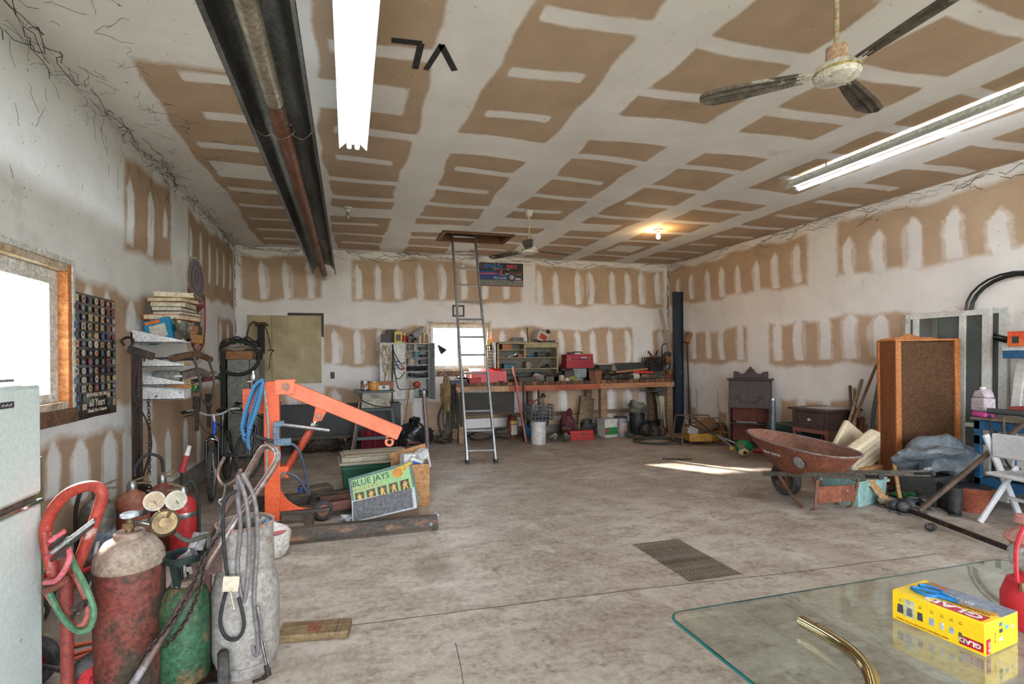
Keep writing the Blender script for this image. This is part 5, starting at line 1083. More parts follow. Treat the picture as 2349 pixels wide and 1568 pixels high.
# cardboard box with papers
cb_ = above(975, 1158); cbx = T('cardboard_box', 'open brown cardboard carton of papers beside the green tote', 'box', (cb_[0]-.14, cb_[1]+.18, 0), R(-4))
zc_ = .44
for bx in ((-.2, -.2, 0, .2, -.194, zc_), (-.2, .194, 0, .2, .2, zc_), (-.2, -.194, 0, -.194, .194, zc_), (.194, -.194, 0, .2, .194, zc_), (-.2, -.2, 0, .2, .2, .006)): G().box(*bx).build('wall_panel', CARD, cbx)
G().box(-.2, 0, 0, -.196, .17, .006, Matrix.Translation((0, 0, zc_)) @ Matrix.Rotation(R(-30), 4, 'Y')).build('flap', CARD, cbx); G().beam((-.2, .2, zc_), (.2, .22, zc_+.1), .004, .1).build('flap', CARD, cbx)
for i, (c_, lb) in enumerate((((52, 92, 160), 'blue and white printed packet poking out of the cardboard box'), ((206, 200, 196), 'white folded paper standing in the cardboard box'), ((190, 186, 182), 'grey folded paper lying on top of the cardboard box'))):
    t = T('paper_packet', lb, 'packet', (cbx.location.x+.02+.08*i-.12*(i == 1), cbx.location.y-.02+.07*i, zc_-.12), R(20*i)); M = Matrix.Rotation(R(24-20*i), 4, 'Y')
    G().box(-.07, -.05, 0, .07, .05, .16+.03*i, M).build('packet', clr(214, 212, 210), t, .004); G().box(-.05, -.053, .06, .05, -.05, .13, M).build('print', clr(*c_), t)
fl_ = G().beam((0, 0, 0), (.02, .12, .14), .004, .06); o = fl_.build('cardboard_scrap', CARD); o.location = fl(985, 1200, .006); tag(o, 'bent cardboard scrap standing at the end of the hoist leg', 'cardboard')
for i, (u, v, lb) in enumerate(((735, 1190, 'crumpled white plastic bag between the hoist legs'), (795, 1195, 'crumpled clear plastic at the foot of the grey panel'), (1000, 1190, 'small white paper scrap beside the hoist leg'))):
    g = G().lump((0, 0, .03), (.14-.03*i, .08, .06), 30+i, amp=.4); o = g.build('plastic_scrap', mat('clear_plastic_wrap', (200, 202, 206))); o.location = fl(u, v); tag(o, lb, 'plastic scrap')
# red case, garbage bag, pipe
rc_ = fl(950, 1058); t = T('metal_case', 'red metal case with grey lid and wire handle behind the cardboard box', 'case', (rc_.x, rc_.y, 0), R(-5))
G().box(-.22, -.1, 0, .22, .1, .22).build('body', clr(142, 54, 56), t, .03); G().box(-.1, -.104, .08, .1, .104, .225).build('grey_lid', clr(120, 118, 116), t, .01); G().tube(cat([(-.09, 0, .22), (-.08, 0, .28), (.08, 0, .28), (.09, 0, .22)], 4), .008, 6).build('handle', clr(150, 60, 56), t)
bg = fl(948, 1045); t = T('garbage_bag', 'shiny black garbage bag slumped at the hoist boom tip', 'garbage bag', (bg.x, bg.y+.05, 0), 0)
BAG = mat('black_bag_film', (24, 25, 27), (36, 38, 40), 6, rough=.22, bump=.0, grit=.1)
g = G(); g.lump((0, 0, .26), (.5, .42, .56), 12, n=26, amp=.16); 
for i in range(len(g.v)):
    x, y, z = g.v[i]; a = math.atan2(y, x); g.v[i] = (x*(1+.05*math.sin(11*a+z*16)), y*(1+.05*math.sin(11*a+z*16)), z)
g.build('sack', BAG, t); G().lump((.03, 0, .55), (.16, .14, .14), 13, n=16, amp=.3).build('knot', BAG, t)
t = T('iron_pipe', 'mottled upright iron pipe standing in front of the parts cabinet', 'pipe', above(983, 1062)); zq = pt(973, 897, dep(t.location)).z
G().cyl((0, 0, 0), (-.06, 0, zq), .032, n=14).build('pipe', mat('mottled_pipe', (136, 116, 116), (104, 92, 96), 7, rough=.5, metal=.4, c3=(150, 74, 66), sc3=5, th=.62), t); G().cyl((-.06, 0, zq-.03), (-.061, 0, zq+.012), .035, n=14).build('collar', STEEL, t)
G().cyl((-.1, 0, zq-.015), (-.02, 0, zq-.015), .008).build('cross_pin', STEEL, t)
# ================================================================ back wall, left half
def bp(u, v, y): return ay(u, v, y)
def boxpx(u0, v0, u1, v1, y): a, b = ay(u0, v0, y), ay(u1, v1, y); return a.x, b.x, b.z, a.z
# grey cabinet in the corner
yc = 8.35; x0, x1, _, zt2 = boxpx(515, 824, 590, 1040, yc)
gc = T('grey_cabinet', 'tall grey metal cabinet with dark edge standing in the far left corner', 'cabinet', ((x0+x1)/2+.03, yc, 0)); hw_ = (x1-x0)/2
CG = mat('mottled_grey_cabinet', (140, 138, 130), (112, 110, 102), 9, rough=.6, c3=(84, 80, 66), sc3=5, th=.64)
G().box(-hw_, .01, .03, hw_, .6, zt2).build('body', CG, gc, .006); G().box(-hw_+.01, -.012, .05, hw_*.42, .01, zt2-.01).build('door', CG, gc, .005); G().box(hw_*.45, -.012, .05, hw_-.01, .01, zt2-.01).build('door', CG, gc, .005)
G().box(hw_*.40, -.014, .05, hw_*.47, .0, zt2-.01).build('rusty_gap', mat('rusty_gap', (96, 60, 44), (50, 44, 40), 8), gc)
G().box(-hw_-.10, -.03, 0, -hw_-.01, .12, zt2+.12).build('dark_edge_post', mat('green_black_post', (30, 40, 36), (22, 26, 26), 6, rough=.5), gc, .005)
for x in (-hw_+.05, hw_-.05): G().cyl((x, .06, 0), (x, .06, .03), .025).build('foot', BLK, gc)
zk = zt2+.001
o = G().box(-.2, -.06, 0, .2, .1, .13).build('wood_block', mat('orange_block', (172, 116, 72), (140, 90, 54), 4, st=(1, 6, 6)), None, .006); o.location = (gc.location.x-.06, yc+.06, zk); tag(o, 'orange wooden block on top of the grey cabinet', 'block')
t = T('crumpled_sack', 'crumpled pale sack and black straps heaped on the wooden block', 'sack', (gc.location.x-.08, yc+.1, zk+.131)); G().lump((0, 0, .06), (.5, .3, .13), 41, n=18, amp=.35).build('sack', mat('pale_sack', (180, 170, 158), (146, 128, 116), 8, rough=.8), t)
for i in range(4): G().tube(cat([(-.25+.1*i, -.1, .1), (-.1+.08*i, -.12, .19+.03*(i % 2)), (.1+.05*i, -.05, .15), (.3, -.08, .02+.05*i)], 5), .012, 6).build('strap', BLK, t)
hx, hz_ = gc.location.x-.06, zk+.1
tube_thing('rubber_hose', 'thick black hose looped around the front of the grey cabinet top', 'hose', [(hx+.3*math.cos(a)*1.02, yc-.05, hz_-.08+.26*math.sin(a)) for a in [k*.5236 for k in range(12)]], .028, mat('dark_olive_hose', (44, 48, 42), (32, 34, 32)), 9, 5, closed=True)
# pegboard
PEG = bpy.data.materials.new('cream_pegboard'); PEG.use_nodes = True; nt = PEG.node_tree; N = nt.nodes; b_ = N['Principled BSDF']; b_.inputs['Roughness'].default_value = .7
tc = N.new('ShaderNodeTexCoord'); vm = N.new('ShaderNodeVectorMath'); vm.operation = 'SCALE'; vm.inputs['Scale'].default_value = 1/.0254; nt.links.new(tc.outputs['Object'], vm.inputs[0])
fr_ = N.new('ShaderNodeVectorMath'); fr_.operation = 'FRACTION'; nt.links.new(vm.outputs[0], fr_.inputs[0]); sb_ = N.new('ShaderNodeVectorMath'); sb_.operation = 'SUBTRACT'; sb_.inputs[1].default_value = (.5, .5, .5); nt.links.new(fr_.outputs[0], sb_.inputs[0])
ml_ = N.new('ShaderNodeVectorMath'); ml_.operation = 'MULTIPLY'; ml_.inputs[1].default_value = (1, 1, 0); nt.links.new(sb_.outputs[0], ml_.inputs[0]); ln_ = N.new('ShaderNodeVectorMath'); ln_.operation = 'LENGTH'; nt.links.new(ml_.outputs[0], ln_.inputs[0])
mr = N.new('ShaderNodeMapRange'); mr.inputs[1].default_value = .2; mr.inputs[2].default_value = .28; nt.links.new(ln_.outputs['Value'], mr.inputs[0])
nz = N.new('ShaderNodeTexNoise'); nz.inputs['Scale'].default_value = 3; nz.inputs['Detail'].default_value = 6; nt.links.new(tc.outputs['Object'], nz.inputs[0]); cr_ = N.new('ShaderNodeValToRGB'); cr_.color_ramp.elements[0].color = lin((196, 178, 140)); cr_.color_ramp.elements[1].color = lin((164, 144, 108)); cr_.color_ramp.elements[0].position = .35; cr_.color_ramp.elements[1].position = .7; nt.links.new(nz.outputs[0], cr_.inputs[0])
mx_ = N.new('ShaderNodeMix'); mx_.data_type = 'RGBA'; nt.links.new(mr.outputs[0], mx_.inputs[0]); mx_.inputs[6].default_value = lin((70, 56, 40)); nt.links.new(cr_.outputs[0], mx_.inputs[7]); nt.links.new(mx_.outputs[2], b_.inputs[0])
x0, x1, z0, z1 = boxpx(567, 722, 738, 878, YB-.03)
pg = T('pegboard', 'large cream pegboard with rows of holes on the back wall', 'pegboard'); pg.matrix_world = BWM(x0, z0, .028)
G().box(0, 0, 0, x1-x0, z1-z0, .008).build('perforated_board', PEG, pg)
G().box((x1-x0)*.32, .01, .0085, (x1-x0)*.325, (z1-z0)-.01, .0095).build('board_joint', clr(90, 74, 54), pg)
for x, y in ((.02, .02), (x1-x0-.02, .02), (.02, z1-z0-.02), (x1-x0-.02, z1-z0-.02)): G().cyl((x, y, .008), (x, y, .012), .008, n=8).build('screw', DARKSTEEL, pg)
xa, xb, za, zb_ = boxpx(660, 717, 743, 772, YB-.01)
t = T('dark_board', 'dark brown sheet showing behind the upper right corner of pegboard', 'board'); t.matrix_world = BWM(xa, za, .012); G().box(0, 0, 0, xb-xa, zb_-za, .01).build('sheet', clr(58, 48, 40), t)
# tools in front of the pegboard
yt = 9.15
t = T('plunger_tool', 'dark pole with rusty round disc on top in front of pegboard', 'tool', (bp(598, 900, yt).x, yt, 0)); zz = bp(603, 745, yt).z
G().cyl((0, 0, 0), (.03, 0, zz), .018).build('pole', DARKSTEEL, t); G().lathe([(0, zz+.05), (.06, zz+.045), (.12, zz+.0), (.11, zz-.01), (.03, zz+.01)], 18, Matrix.Translation((.03, 0, 0))).build('disc', mat('rusty_disc', (104, 64, 50), (70, 46, 38), 9, rough=.6), t)
G().box(-.02, -.03, zz-.5, .07, .03, zz-.02).box(-.06, -.03, zz-.95, -.01, .03, zz-.55).build('black_sleeve', BLK, t, .008)
tube_thing('cable_loop', 'olive cable bent in a tall arch beside the pegboard pole', 'cable', [bp(566, 860, yt), bp(566, 780, yt), bp(572, 748, yt), bp(583, 738, yt), bp(592, 750, yt), bp(591, 800, yt), bp(586, 870, yt)], .016, mat('olive_cable', (84, 84, 66), (60, 60, 48)), 7)
tube_thing('wire_puller', 'thin black wire with triangular handle hanging on the pegboard', 'wire', [bp(606, 745, yt), bp(614, 765, yt), bp(620, 800, yt+.05), bp(614, 803, yt+.05), bp(628, 803, yt+.05), bp(621, 812, yt+.05), bp(619, 835, yt+.05), bp(617, 846, yt+.05)], .008, BLK, 6)
for u, lb in ((577, 'left leaning lath below the pegboard corner'), (584, 'right leaning lath below the pegboard corner')): bar_thing('lath', lb, 'lath', (bp(u, 980, 8.9).x, 8.98, 0), (bp(u, 830, 9.2).x, 9.3, bp(u, 828, 9.2).z), .035, .02, mat('olive_lath', (110, 98, 72), (84, 74, 54), 6), group='laths by the pegboard')
t = T('outlet', 'black wall outlet right of the pegboard', 'outlet'); t.matrix_world = BWM(bp(758, 868, YB).x, bp(758, 868, YB).z, .003); G().box(0, 0, 0, .075, .12, .01).build('plate', BLKP, t, .003); G().box(.02, .03, .01, .055, .09, .014).build('socket', clr(60, 60, 60), t)
t = T('square_picture', 'small black square frame on wall behind the ladder', 'frame'); t.matrix_world = BWM(bp(1038, 726, YB).x, bp(1038, 726, YB).z, .003)
for b in ((0, 0, 0, .24, .03, .015), (0, .2, 0, .24, .23, .015), (0, .03, 0, .03, .2, .015), (.21, .03, 0, .24, .2, .015)): G().box(*b).build('frame_bar', BLKP, t)
# Indy poster
x0, x1, z0, z1 = boxpx(1099, 601, 1200, 658, YB); pw, ph = x1-x0, z1-z0
ip = T('race_poster', 'race car poster hung high on the back wall', 'poster'); ip.matrix_world = BWM(x0, z0, .006)
G().box(0, 0, 0, pw, ph, .003).build('poster_sheet', clr(34, 34, 36, .3), ip)
def pr(n, m, poly, z): return G().prism([(x*pw, y*ph) for x, y in poly], .0008, Matrix.Translation((0, 0, z))).build(n, m, ip)
pr('grey_road', clr(128, 126, 122, .4), ((0, .03), (1, .03), (1, .27), (0, .27)), .0032); pr('red_edge', clr(150, 30, 48), ((0, 0), (1, 0), (1, .03), (0, .03)), .0032)
CARB = clr(34, 66, 140, .3)
pr('car_body', CARB, ((0, .29), (.62, .29), (.68, .42), (.8, .5), (.58, .52), (.44, .5), (.42, .66), (0, .68)), .0034); pr('car_nose', CARB, ((.84, .45), (.98, .3), (.84, .3)), .0034); pr('front_wing', clr(206, 206, 200), ((.81, .3), (.94, .3), (.94, .37), (.82, .38)), .0042)
pr('pink_flash', clr(206, 92, 120), ((0, .49), (.3, .5), (.44, .54), (.3, .58), (0, .55)), .0044); pr('white_cowl', clr(214, 210, 204), ((.58, .55), (.68, .5), (.7, .54), (.6, .58)), .0044)
q = random.Random(2); cg_ = G()
for i in range(150): x, y, s_ = q.uniform(.01, .45)*pw, q.uniform(.72, .99)*ph, .011; cg_.box(x, y, .0033, x+s_, y+s_, .0037+.0003*q.random())
o = cg_.build('crowd', mat('crowd_print', (170, 150, 150), (90, 50, 66), 60, grit=0), ip); o['kind'] = 'stuff'
for k, (cx, cy, r_) in enumerate(((.735, .4, .085),)):
    G().prism([(cx*pw+r_*1.0*math.cos(t*.3), cy*ph+r_*math.sin(t*.3)) for t in range(21)], .001, Matrix.Translation((0, 0, .0045))).build('wheel_print', clr(52, 48, 60), ip); G().prism([(cx*pw+r_*.62*math.cos(t*.3), cy*ph+r_*.62*math.sin(t*.3)) for t in range(21)], .001, Matrix.Translation((0, 0, .0056))).build('rim_print', clr(176, 166, 196), ip)
G().prism([(.49*pw+.035*math.cos(t*.3), .61*ph+.035*math.sin(t*.3)) for t in range(21)], .001, Matrix.Translation((0, 0, .0045))).build('helmet_print', clr(206, 66, 50), ip)
def ptx(s, x, y, sz, c, **k): text(s, sz*ph, Matrix.Translation((x*pw, y*ph, .0046)), clr(*c), ip, **k)
ptx('MOLSON', .11, .79, .2, (44, 120, 196), bold=.004); ptx('INDY', .62, .79, .2, (232, 66, 104), bold=.004); ptx('July 17, 18, 19  1992', .32, .7, .09, (222, 214, 190)); ptx('KRACO', .44, .46, .1, (196, 180, 204)); ptx('MOLSON', .32, .31, .14, (226, 228, 232)); ptx('MOLSON EXPORT', .67, .575, .075, (214, 60, 62)); ptx('Toronto', .83, .5, .07, (222, 216, 186))
# long black trough
yk = 8.75; x0, x1, z0, z1 = boxpx(632, 934, 920, 990, yk)
tk = T('steel_trough', 'long black steel trough on timber blocks along the back wall', 'trough', ((x0+x1)/2, yk, 0)); hw_ = (x1-x0)/2
TKM = mat('flaking_black_steel', (42, 46, 44), (58, 56, 52), 5, rough=.5, c3=(84, 78, 66), sc3=6, th=.64)
G().box(-hw_, 0, z0, hw_, .02, z1).build('front_panel', TKM, tk, .004); G().box(-hw_, .4, z0, hw_, .42, z1).build('rear_panel', TKM, tk); G().box(-hw_, .02, z0, -hw_+.02, .4, z1).build('end_panel', TKM, tk); G().box(hw_-.02, .02, z0, hw_, .4, z1).build('end_panel', TKM, tk); G().box(-hw_, .02, z0, hw_, .4, z0+.02).build('floor_panel', TKM, tk)
G().box(-hw_-.01, -.01, z1-.02, hw_+.01, .03, z1+.01).build('top_rim', TKM, tk, .004); G().box(-hw_, -.03, z0-.06, hw_, .0, z0).build('bottom_rail', mat('grimy_rail', (96, 84, 66), (64, 58, 48), 5), tk, .004)
for x in (-hw_*.6, .05, hw_*.75): G().box(x-.06, -.02, 0, x+.06, .42, z0-.061).build('timber_block', WOOD, tk, .006)
for i, (u, v, w_, h_, d_, c_, lb) in enumerate(((745, 1005, .34, .16, .2, (84, 64, 50), 'heap of rusty iron parts under the trough'), (700, 1030, .3, .1, .18, (64, 54, 46), 'low pile of dark scrap in front of the trough'), (790, 1020, .26, .22, .2, (60, 54, 46), 'tangled dark iron under the table saw stand'), (870, 1022, .3, .12, .2, (92, 78, 58), 'brown scrap heap below the saw stand crossbar'), (905, 1008, .2, .14, .2, (70, 58, 46), 'dark scrap lump behind the garbage bag'))):
    p_ = fl(u, v); g = G(); q = random.Random(50+i)
    for k in range(9): g.lump((q.uniform(-w_, w_)*.5, q.uniform(-d_, d_)*.5, h_*.3*q.random()+h_*.2), (w_*.45, d_*.6, h_*.5), 60+k+9*i, n=8, amp=.5)
    o = g.build('scrap_heap', mat('scrap_iron_%d' % i, c_, tuple(x*.6 for x in c_), 14, rough=.8, bump=.5)); o.location = (p_.x, min(p_.y, 8.6), 0); o['kind'] = 'stuff'; tag(o, lb, 'scrap heap')
tube_thing('iron_rod', 'thin orange iron bar lying against the trough rail', 'rod', [fl(715, 1015, .05), fl(725, 1000, .2), fl(735, 985, .3)], .016, clr(160, 104, 50))
t = T('red_cloth', 'dark red cloth hanging inside the saw stand', 'cloth', (bp(858, 1030, 8.2).x, 8.25, 0)); g = G()
for i in range(12): pass
vs_ = [(-.2+.4*i/12, .03*math.sin(i*1.7), z) for z in (.02, .2, .38) for i in range(13)]; g.add(vs_+[(x, y+.008, z) for x, y, z in vs_], [(k*13+i, k*13+i+1, (k+1)*13+i+1, (k+1)*13+i) for k in range(2) for i in range(12)]+[(39+k*13+i, 39+(k+1)*13+i, 39+(k+1)*13+i+1, 39+k*13+i+1) for k in range(2) for i in range(12)]).build('cloth', clr(120, 26, 44, .9), t)
# table saw on green stand
ys = 8.0; x0, x1, z0, zt3 = boxpx(822, 894, 900, 936, ys); xm = (x0+x1)/2
sw_ = T('table_saw', 'grey table saw on a dark green splayed steel stand', 'table saw', (xm, ys+.25, 0)); hw_ = (x1-x0)/2; zsw = ay(850, 896, ys).z; zst = ay(850, 936, ys).z
G().box(-hw_-.06, -.28, zsw-.03, hw_+.04, .28, zsw).build('saw_table', clr(56, 60, 66, .4, .4), sw_, .004)
G().prism([(-hw_*.85, zst), (hw_*.9, zst), (hw_*.8, zsw-.03), (-hw_*.75, zsw-.03)], .4, frame(Vector((0, .2, 0)), (1, 0, 0), (0, 0, 1))).build('saw_body', mat('dirty_cream_body', (166, 160, 146), (140, 132, 116), 6, c3=(92, 66, 42), sc3=4, th=.62), sw_, .006)
for k in range(6): G().box(-.06+k*.025, -.206, zsw-.13, -.05+k*.025, -.2, zsw-.06).build('vent_slot', BLKP, sw_)
GSTD = mat('dark_green_stand', (44, 60, 56), (34, 46, 44), 7, rough=.5)
[G().box(-hw_, y_-.03, zst-.05, hw_*1.05, y_+.03, zst).build('stand_rail', GSTD, sw_, .004) for y_ in (-.23, .23)]
for sx, sy in ((-1, -1), (1, -1), (-1, 1), (1, 1)): G().beam((sx*hw_*.95, sy*.24, zst), (sx*hw_*1.35, sy*.3, 0), .05, .04).build('stand_leg', GSTD, sw_, .004)
G().box(-hw_*1.2, -.29, .26, hw_*1.2, -.26, .31).build('cross_brace', clr(78, 92, 92), sw_, .003)
G().beam((-hw_*1.5, -.34, .0), (-hw_*.95, -.32, zst+.12), .02, .1).build('leaning_board', mat('pinkish_board', (166, 124, 98), (140, 98, 74), 5), sw_, .003)
tube_thing('black_cable', 'black cord draped across the table saw body', 'cord', [(xm-.25, ys-.0, zsw-.02), (xm-.2, ys-.02, zsw-.15), (xm, ys-.02, zsw-.24), (xm+.25, ys-.02, zsw-.27)], .008, BLK)
yy = ys+.1
can_thing('varnish_can', 'paint can with maroon label on the table saw', 'can', (bp(837, 890, yy).x, yy, zsw+.001), .065, .15, STEEL, mat('maroon_label', (120, 40, 40), (190, 180, 160), 9)); can_thing('amber_can', 'squat amber yellow can on the table saw', 'can', (bp(858, 890, yy).x, yy, zsw+.001), .082, .14, clr(196, 132, 50), clr(206, 146, 60))
t = T('gauge_box', 'small white instrument box on the table saw edge', 'box', (bp(880, 890, yy).x, yy, zsw+.001)); G().box(-.09, -.04, 0, .09, .04, .08).build('case', clr(206, 202, 194), t, .005); G().cyl((0, -.045, .05), (0, -.039, .05), .025).build('dial', BLKP, t)
o = G().box(-.13, -.01, 0, .13, .01, .14).build('wood_scrap', mat('orange_board', (150, 92, 54), (120, 72, 42), 5)); o.location = (bp(885, 890, yy+.15).x, yy+.15, zsw+.001); tag(o, 'brown board standing behind the small white box', 'board')
# ================================================================ parts cabinet
yq = 9.02; x0, x1, z0, z1 = boxpx(929, 787, 986, 914, yq)
PCM = mat('white_parts_enamel', (204, 200, 194), (184, 178, 170), 5, rough=.5, c3=(120, 94, 70), sc3=9, th=.68)
pc = T('parts_cabinet', 'white wall mounted auto parts cabinet with open doors', 'cabinet', ((x0+x1)/2, YB-.005, z0)); hw_ = (x1-x0)/2; Hh = z1-z0; dd_ = YB-.005-yq
for nm, b in (('side_panel', (-hw_, -dd_, 0, -hw_+.015, 0, Hh)), ('side_panel', (hw_-.015, -dd_, 0, hw_, 0, Hh)), ('top_panel', (-hw_, -dd_, Hh-.015, hw_, 0, Hh)), ('bottom_panel', (-hw_, -dd_, 0, hw_, 0, .015)), ('back_panel', (-hw_, -.01, 0, hw_, 0, Hh))): G().box(*b).build(nm, PCM, pc)
SHZ = [ay(950, v, yq).z-z0 for v in (804, 820, 836, 851, 867)]
for z in SHZ: G().box(-hw_+.015, -dd_, z-.008, hw_-.015, -.01, z).build('shelf_board', PCM, pc)
xd0 = ay(871, 850, yq).x-(x0+x1)/2; zd1, zd0 = ay(900, 787, yq).z-z0, ay(900, 916, yq).z-z0
dl = G().box(xd0, -dd_-.0, zd0, -hw_-.003, -dd_+.02, zd1).build('left_door', PCM, pc, .003)
text('United', .09, frame(Vector((xd0+.03, -dd_-.001, zd0+.62)), (1, 0, 0), (0, 0, 1)), clr(40, 40, 44), dl, sx=1.15); text('Delco', .09, frame(Vector((xd0+.13, -dd_-.001, zd0+.555)), (1, 0, 0), (0, 0, 1)), clr(40, 40, 44), dl, sx=1.1)
for cx, cz, c_ in ((xd0+.32, zd0+.66, (44, 56, 110)), (xd0+.40, zd0+.58, (170, 36, 40))):
    bd = G().cyl((cx, -dd_-.004, cz), (cx, -dd_+.001, cz), .05, n=22).build('badge', clr(*c_, .4), dl)
    if c_[0] > 100: text('AC', .06, frame(Vector((cx, -dd_-.005, cz-.02)), (1, 0, 0), (0, 0, 1)), clr(230, 226, 220), bd, align='CENTER')
    else: G().box(cx-.05, -dd_-.006, cz-.012, cx+.05, -dd_-.003, cz+.012).build('badge_bar', clr(220, 216, 210), bd)
g = G(); g.box(0, -.01, 0, .16, .005, Hh, Matrix.Translation((hw_, -dd_, 0)) @ Matrix.Rotation(R(-62), 4, 'Z')); g.build('right_door', mat('grey_door_inside', (150, 154, 156), (120, 124, 128), 6, rough=.45), pc, .003)
G().box(-hw_-.002, -dd_+.02, Hh*.3, -hw_+.0, -dd_+.1, Hh*.31).build('hinge', STEEL, pc)
# contents of its shelves
tri = [(0, 'can', -.14, .035, .09, (120, 110, 90), 'small brown tin on the top cabinet shelf'), (0, 'can', -.02, .04, .12, (176, 176, 168), 'silver spray can on the top cabinet shelf'), (0, 'box', .12, .1, .06, (90, 84, 78), 'grey box on the top cabinet shelf'), (1, 'box', -.16, .09, .07, (170, 140, 96), 'tan box on the second cabinet shelf'), (1, 'can', .0, .05, .12, (96, 150, 158), 'teal spray can on the second cabinet shelf'), (1, 'box', .14, .1, .05, (52, 52, 54), 'black box on the second cabinet shelf'), (2, 'can', -.1, .075, .1, (190, 172, 150), 'cream tub on the third cabinet shelf'), (2, 'box', .13, .13, .07, (86, 84, 86), 'small dark drawer on the third cabinet shelf')]
for k, kd, dx, a, h_, c_, lb in tri:
    loc = ((x0+x1)/2+dx*hw_/.24, yq+.14, z0+SHZ[k]+.001)
    if kd == 'can': can_thing('parts_tin', lb, 'tin', loc, a, h_, clr(*c_), group='tins in the parts cabinet', n=14)
    else: box_thing('parts_box', lb, 'box', loc, (a, .1, h_), clr(*c_), R(8), lid=clr(*[x*.8 for x in c_]), group='boxes in the parts cabinet')
for k, lb, c_ in ((3, 'tangle of black cables on the fourth cabinet shelf', (46, 46, 50)), (4, 'heap of dark chain on the fifth cabinet shelf', (56, 54, 56))):
    g = G(); q = random.Random(90+k)
    for i in range(7): g.tube(cat([(q.uniform(-.2, .2), q.uniform(-.08, .08), q.uniform(.012, .08)) for _ in range(5)], 4), .012, 5)
    o = g.build('cable_tangle', clr(*c_)); o.location = ((x0+x1)/2, yq+.14, z0+SHZ[k]+.002); o['kind'] = 'stuff'; tag(o, lb, 'cables')
can_thing('white_tub', 'white plastic tub at the bottom of the parts cabinet', 'tub', ((x0+x1)/2-.12, yq+.15, z0+.016), .1, .16, clr(206, 200, 186)); o = G().sph((0, 0, .07), .07, 14).build('red_ball', clr(176, 70, 50)); o.location = ((x0+x1)/2+.0, yq+.1, z0+.19); tag(o, 'red knob resting on the tub in parts cabinet', 'knob')
g = G(); q = random.Random(8)
for i in range(8): g.tube(cat([(q.uniform(-.1, .1), q.uniform(-.06, .06), q.uniform(.01, .16)) for _ in range(4)], 4), .01, 5)
o = g.build('wire_bundle', clr(60, 92, 84)); o.location = ((x0+x1)/2+.13, yq+.14, z0+.017); o['kind'] = 'stuff'; tag(o, 'green wire bundle at the bottom of the parts cabinet', 'wire')
# things on top of it
top = [(885, .1, .17, (70, 56, 50), 'box', 'brown carton at the left end of parts cabinet top'), (899, .11, .26, (60, 54, 50), 'box', 'tall dark carton behind the yellow box'), (913, .09, .22, (224, 190, 60), 'box', 'yellow carton on top of the parts cabinet'), (927, .05, .19, (196, 170, 140), 'can', 'cream bottle with red label on the parts cabinet'), (940, .05, .12, (120, 92, 80), 'can', 'brown jar on top of the parts cabinet'), (963, .035, .16, (196, 190, 180), 'can', 'white spray can on top of the parts cabinet'), (973, .03, .18, (200, 160, 90), 'can', 'amber bottle on top of the parts cabinet'), (981, .028, .17, (150, 150, 156), 'can', 'silver spray can at the right end of parts cabinet')]
ztop = z0+Hh+.001
for u, a, h_, c_, kd, lb in top:
    yy = yq+.15+(.08 if 'behind' in lb else 0); loc = (bp(u, 780, yy).x, yy, ztop if u > 925 else z0+zd1+.001)
    if u < 926: yy = yq+.08; loc = (bp(u, 780, yy).x, yy+(.14 if 'behind' in lb else 0), ztop)
    if kd == 'can': can_thing('spray_can', lb, 'can', loc, a, h_, clr(*c_), clr(170, 50, 50) if 'red' in lb else None, group='cans on the parts cabinet', n=14)
    else: box_thing('parts_carton', lb, 'box', loc, (a*1.6, .12, h_), clr(*c_), 0, lm=clr(90, 80, 70) if c_[0] > 200 else None, group='cartons on the parts cabinet')
G().box(xd0, -dd_+.0, zd1, -hw_, 0, zd1+.012).build('side_shelf', PCM, pc)
t = T('funnel', 'black plastic scoop leaning up on the parts cabinet top', 'scoop', (bp(945, 780, yq+.15).x, yq+.16, ztop)); M = Matrix.Translation((0, 0, .1)) @ Matrix.Rotation(R(48), 4, 'Y'); G().lathe([(.06, -.05), (.075, .05), (.07, .2), (.03, .3), (0, .31)], 16, M).build('scoop', clr(52, 56, 60, .35), t); G().cyl((-.02, 0, 0), (.0, 0, .1), .05).build('stand', BLKP, t); G().lathe([(.062, .04), (.078, .05), (.072, .2), (.032, .3)], 16, M @ Matrix.Translation((.0, 0, .004))).build('pale_edge', clr(150, 150, 150), t)
yr = yq-.03; g = G(); q = random.Random(4)
t = T('yellow_rope', 'tangled yellow rope hanging on the parts cabinet door', 'rope', (bp(885, 800, yr).x, yr, z0+zd1-.1))
for i in range(7): G().tube(cat([(q.uniform(-.07, .1), 0, .06), (q.uniform(-.13, .1), -.02, -.05), (q.uniform(-.1, .12), -.01, -.18), (q.uniform(-.06, .1), 0, -.3), (q.uniform(-.06, .12), 0, -.42-.04*i)], 5), .006, 5).build('rope_strand', clr(176, 150, 70), t)
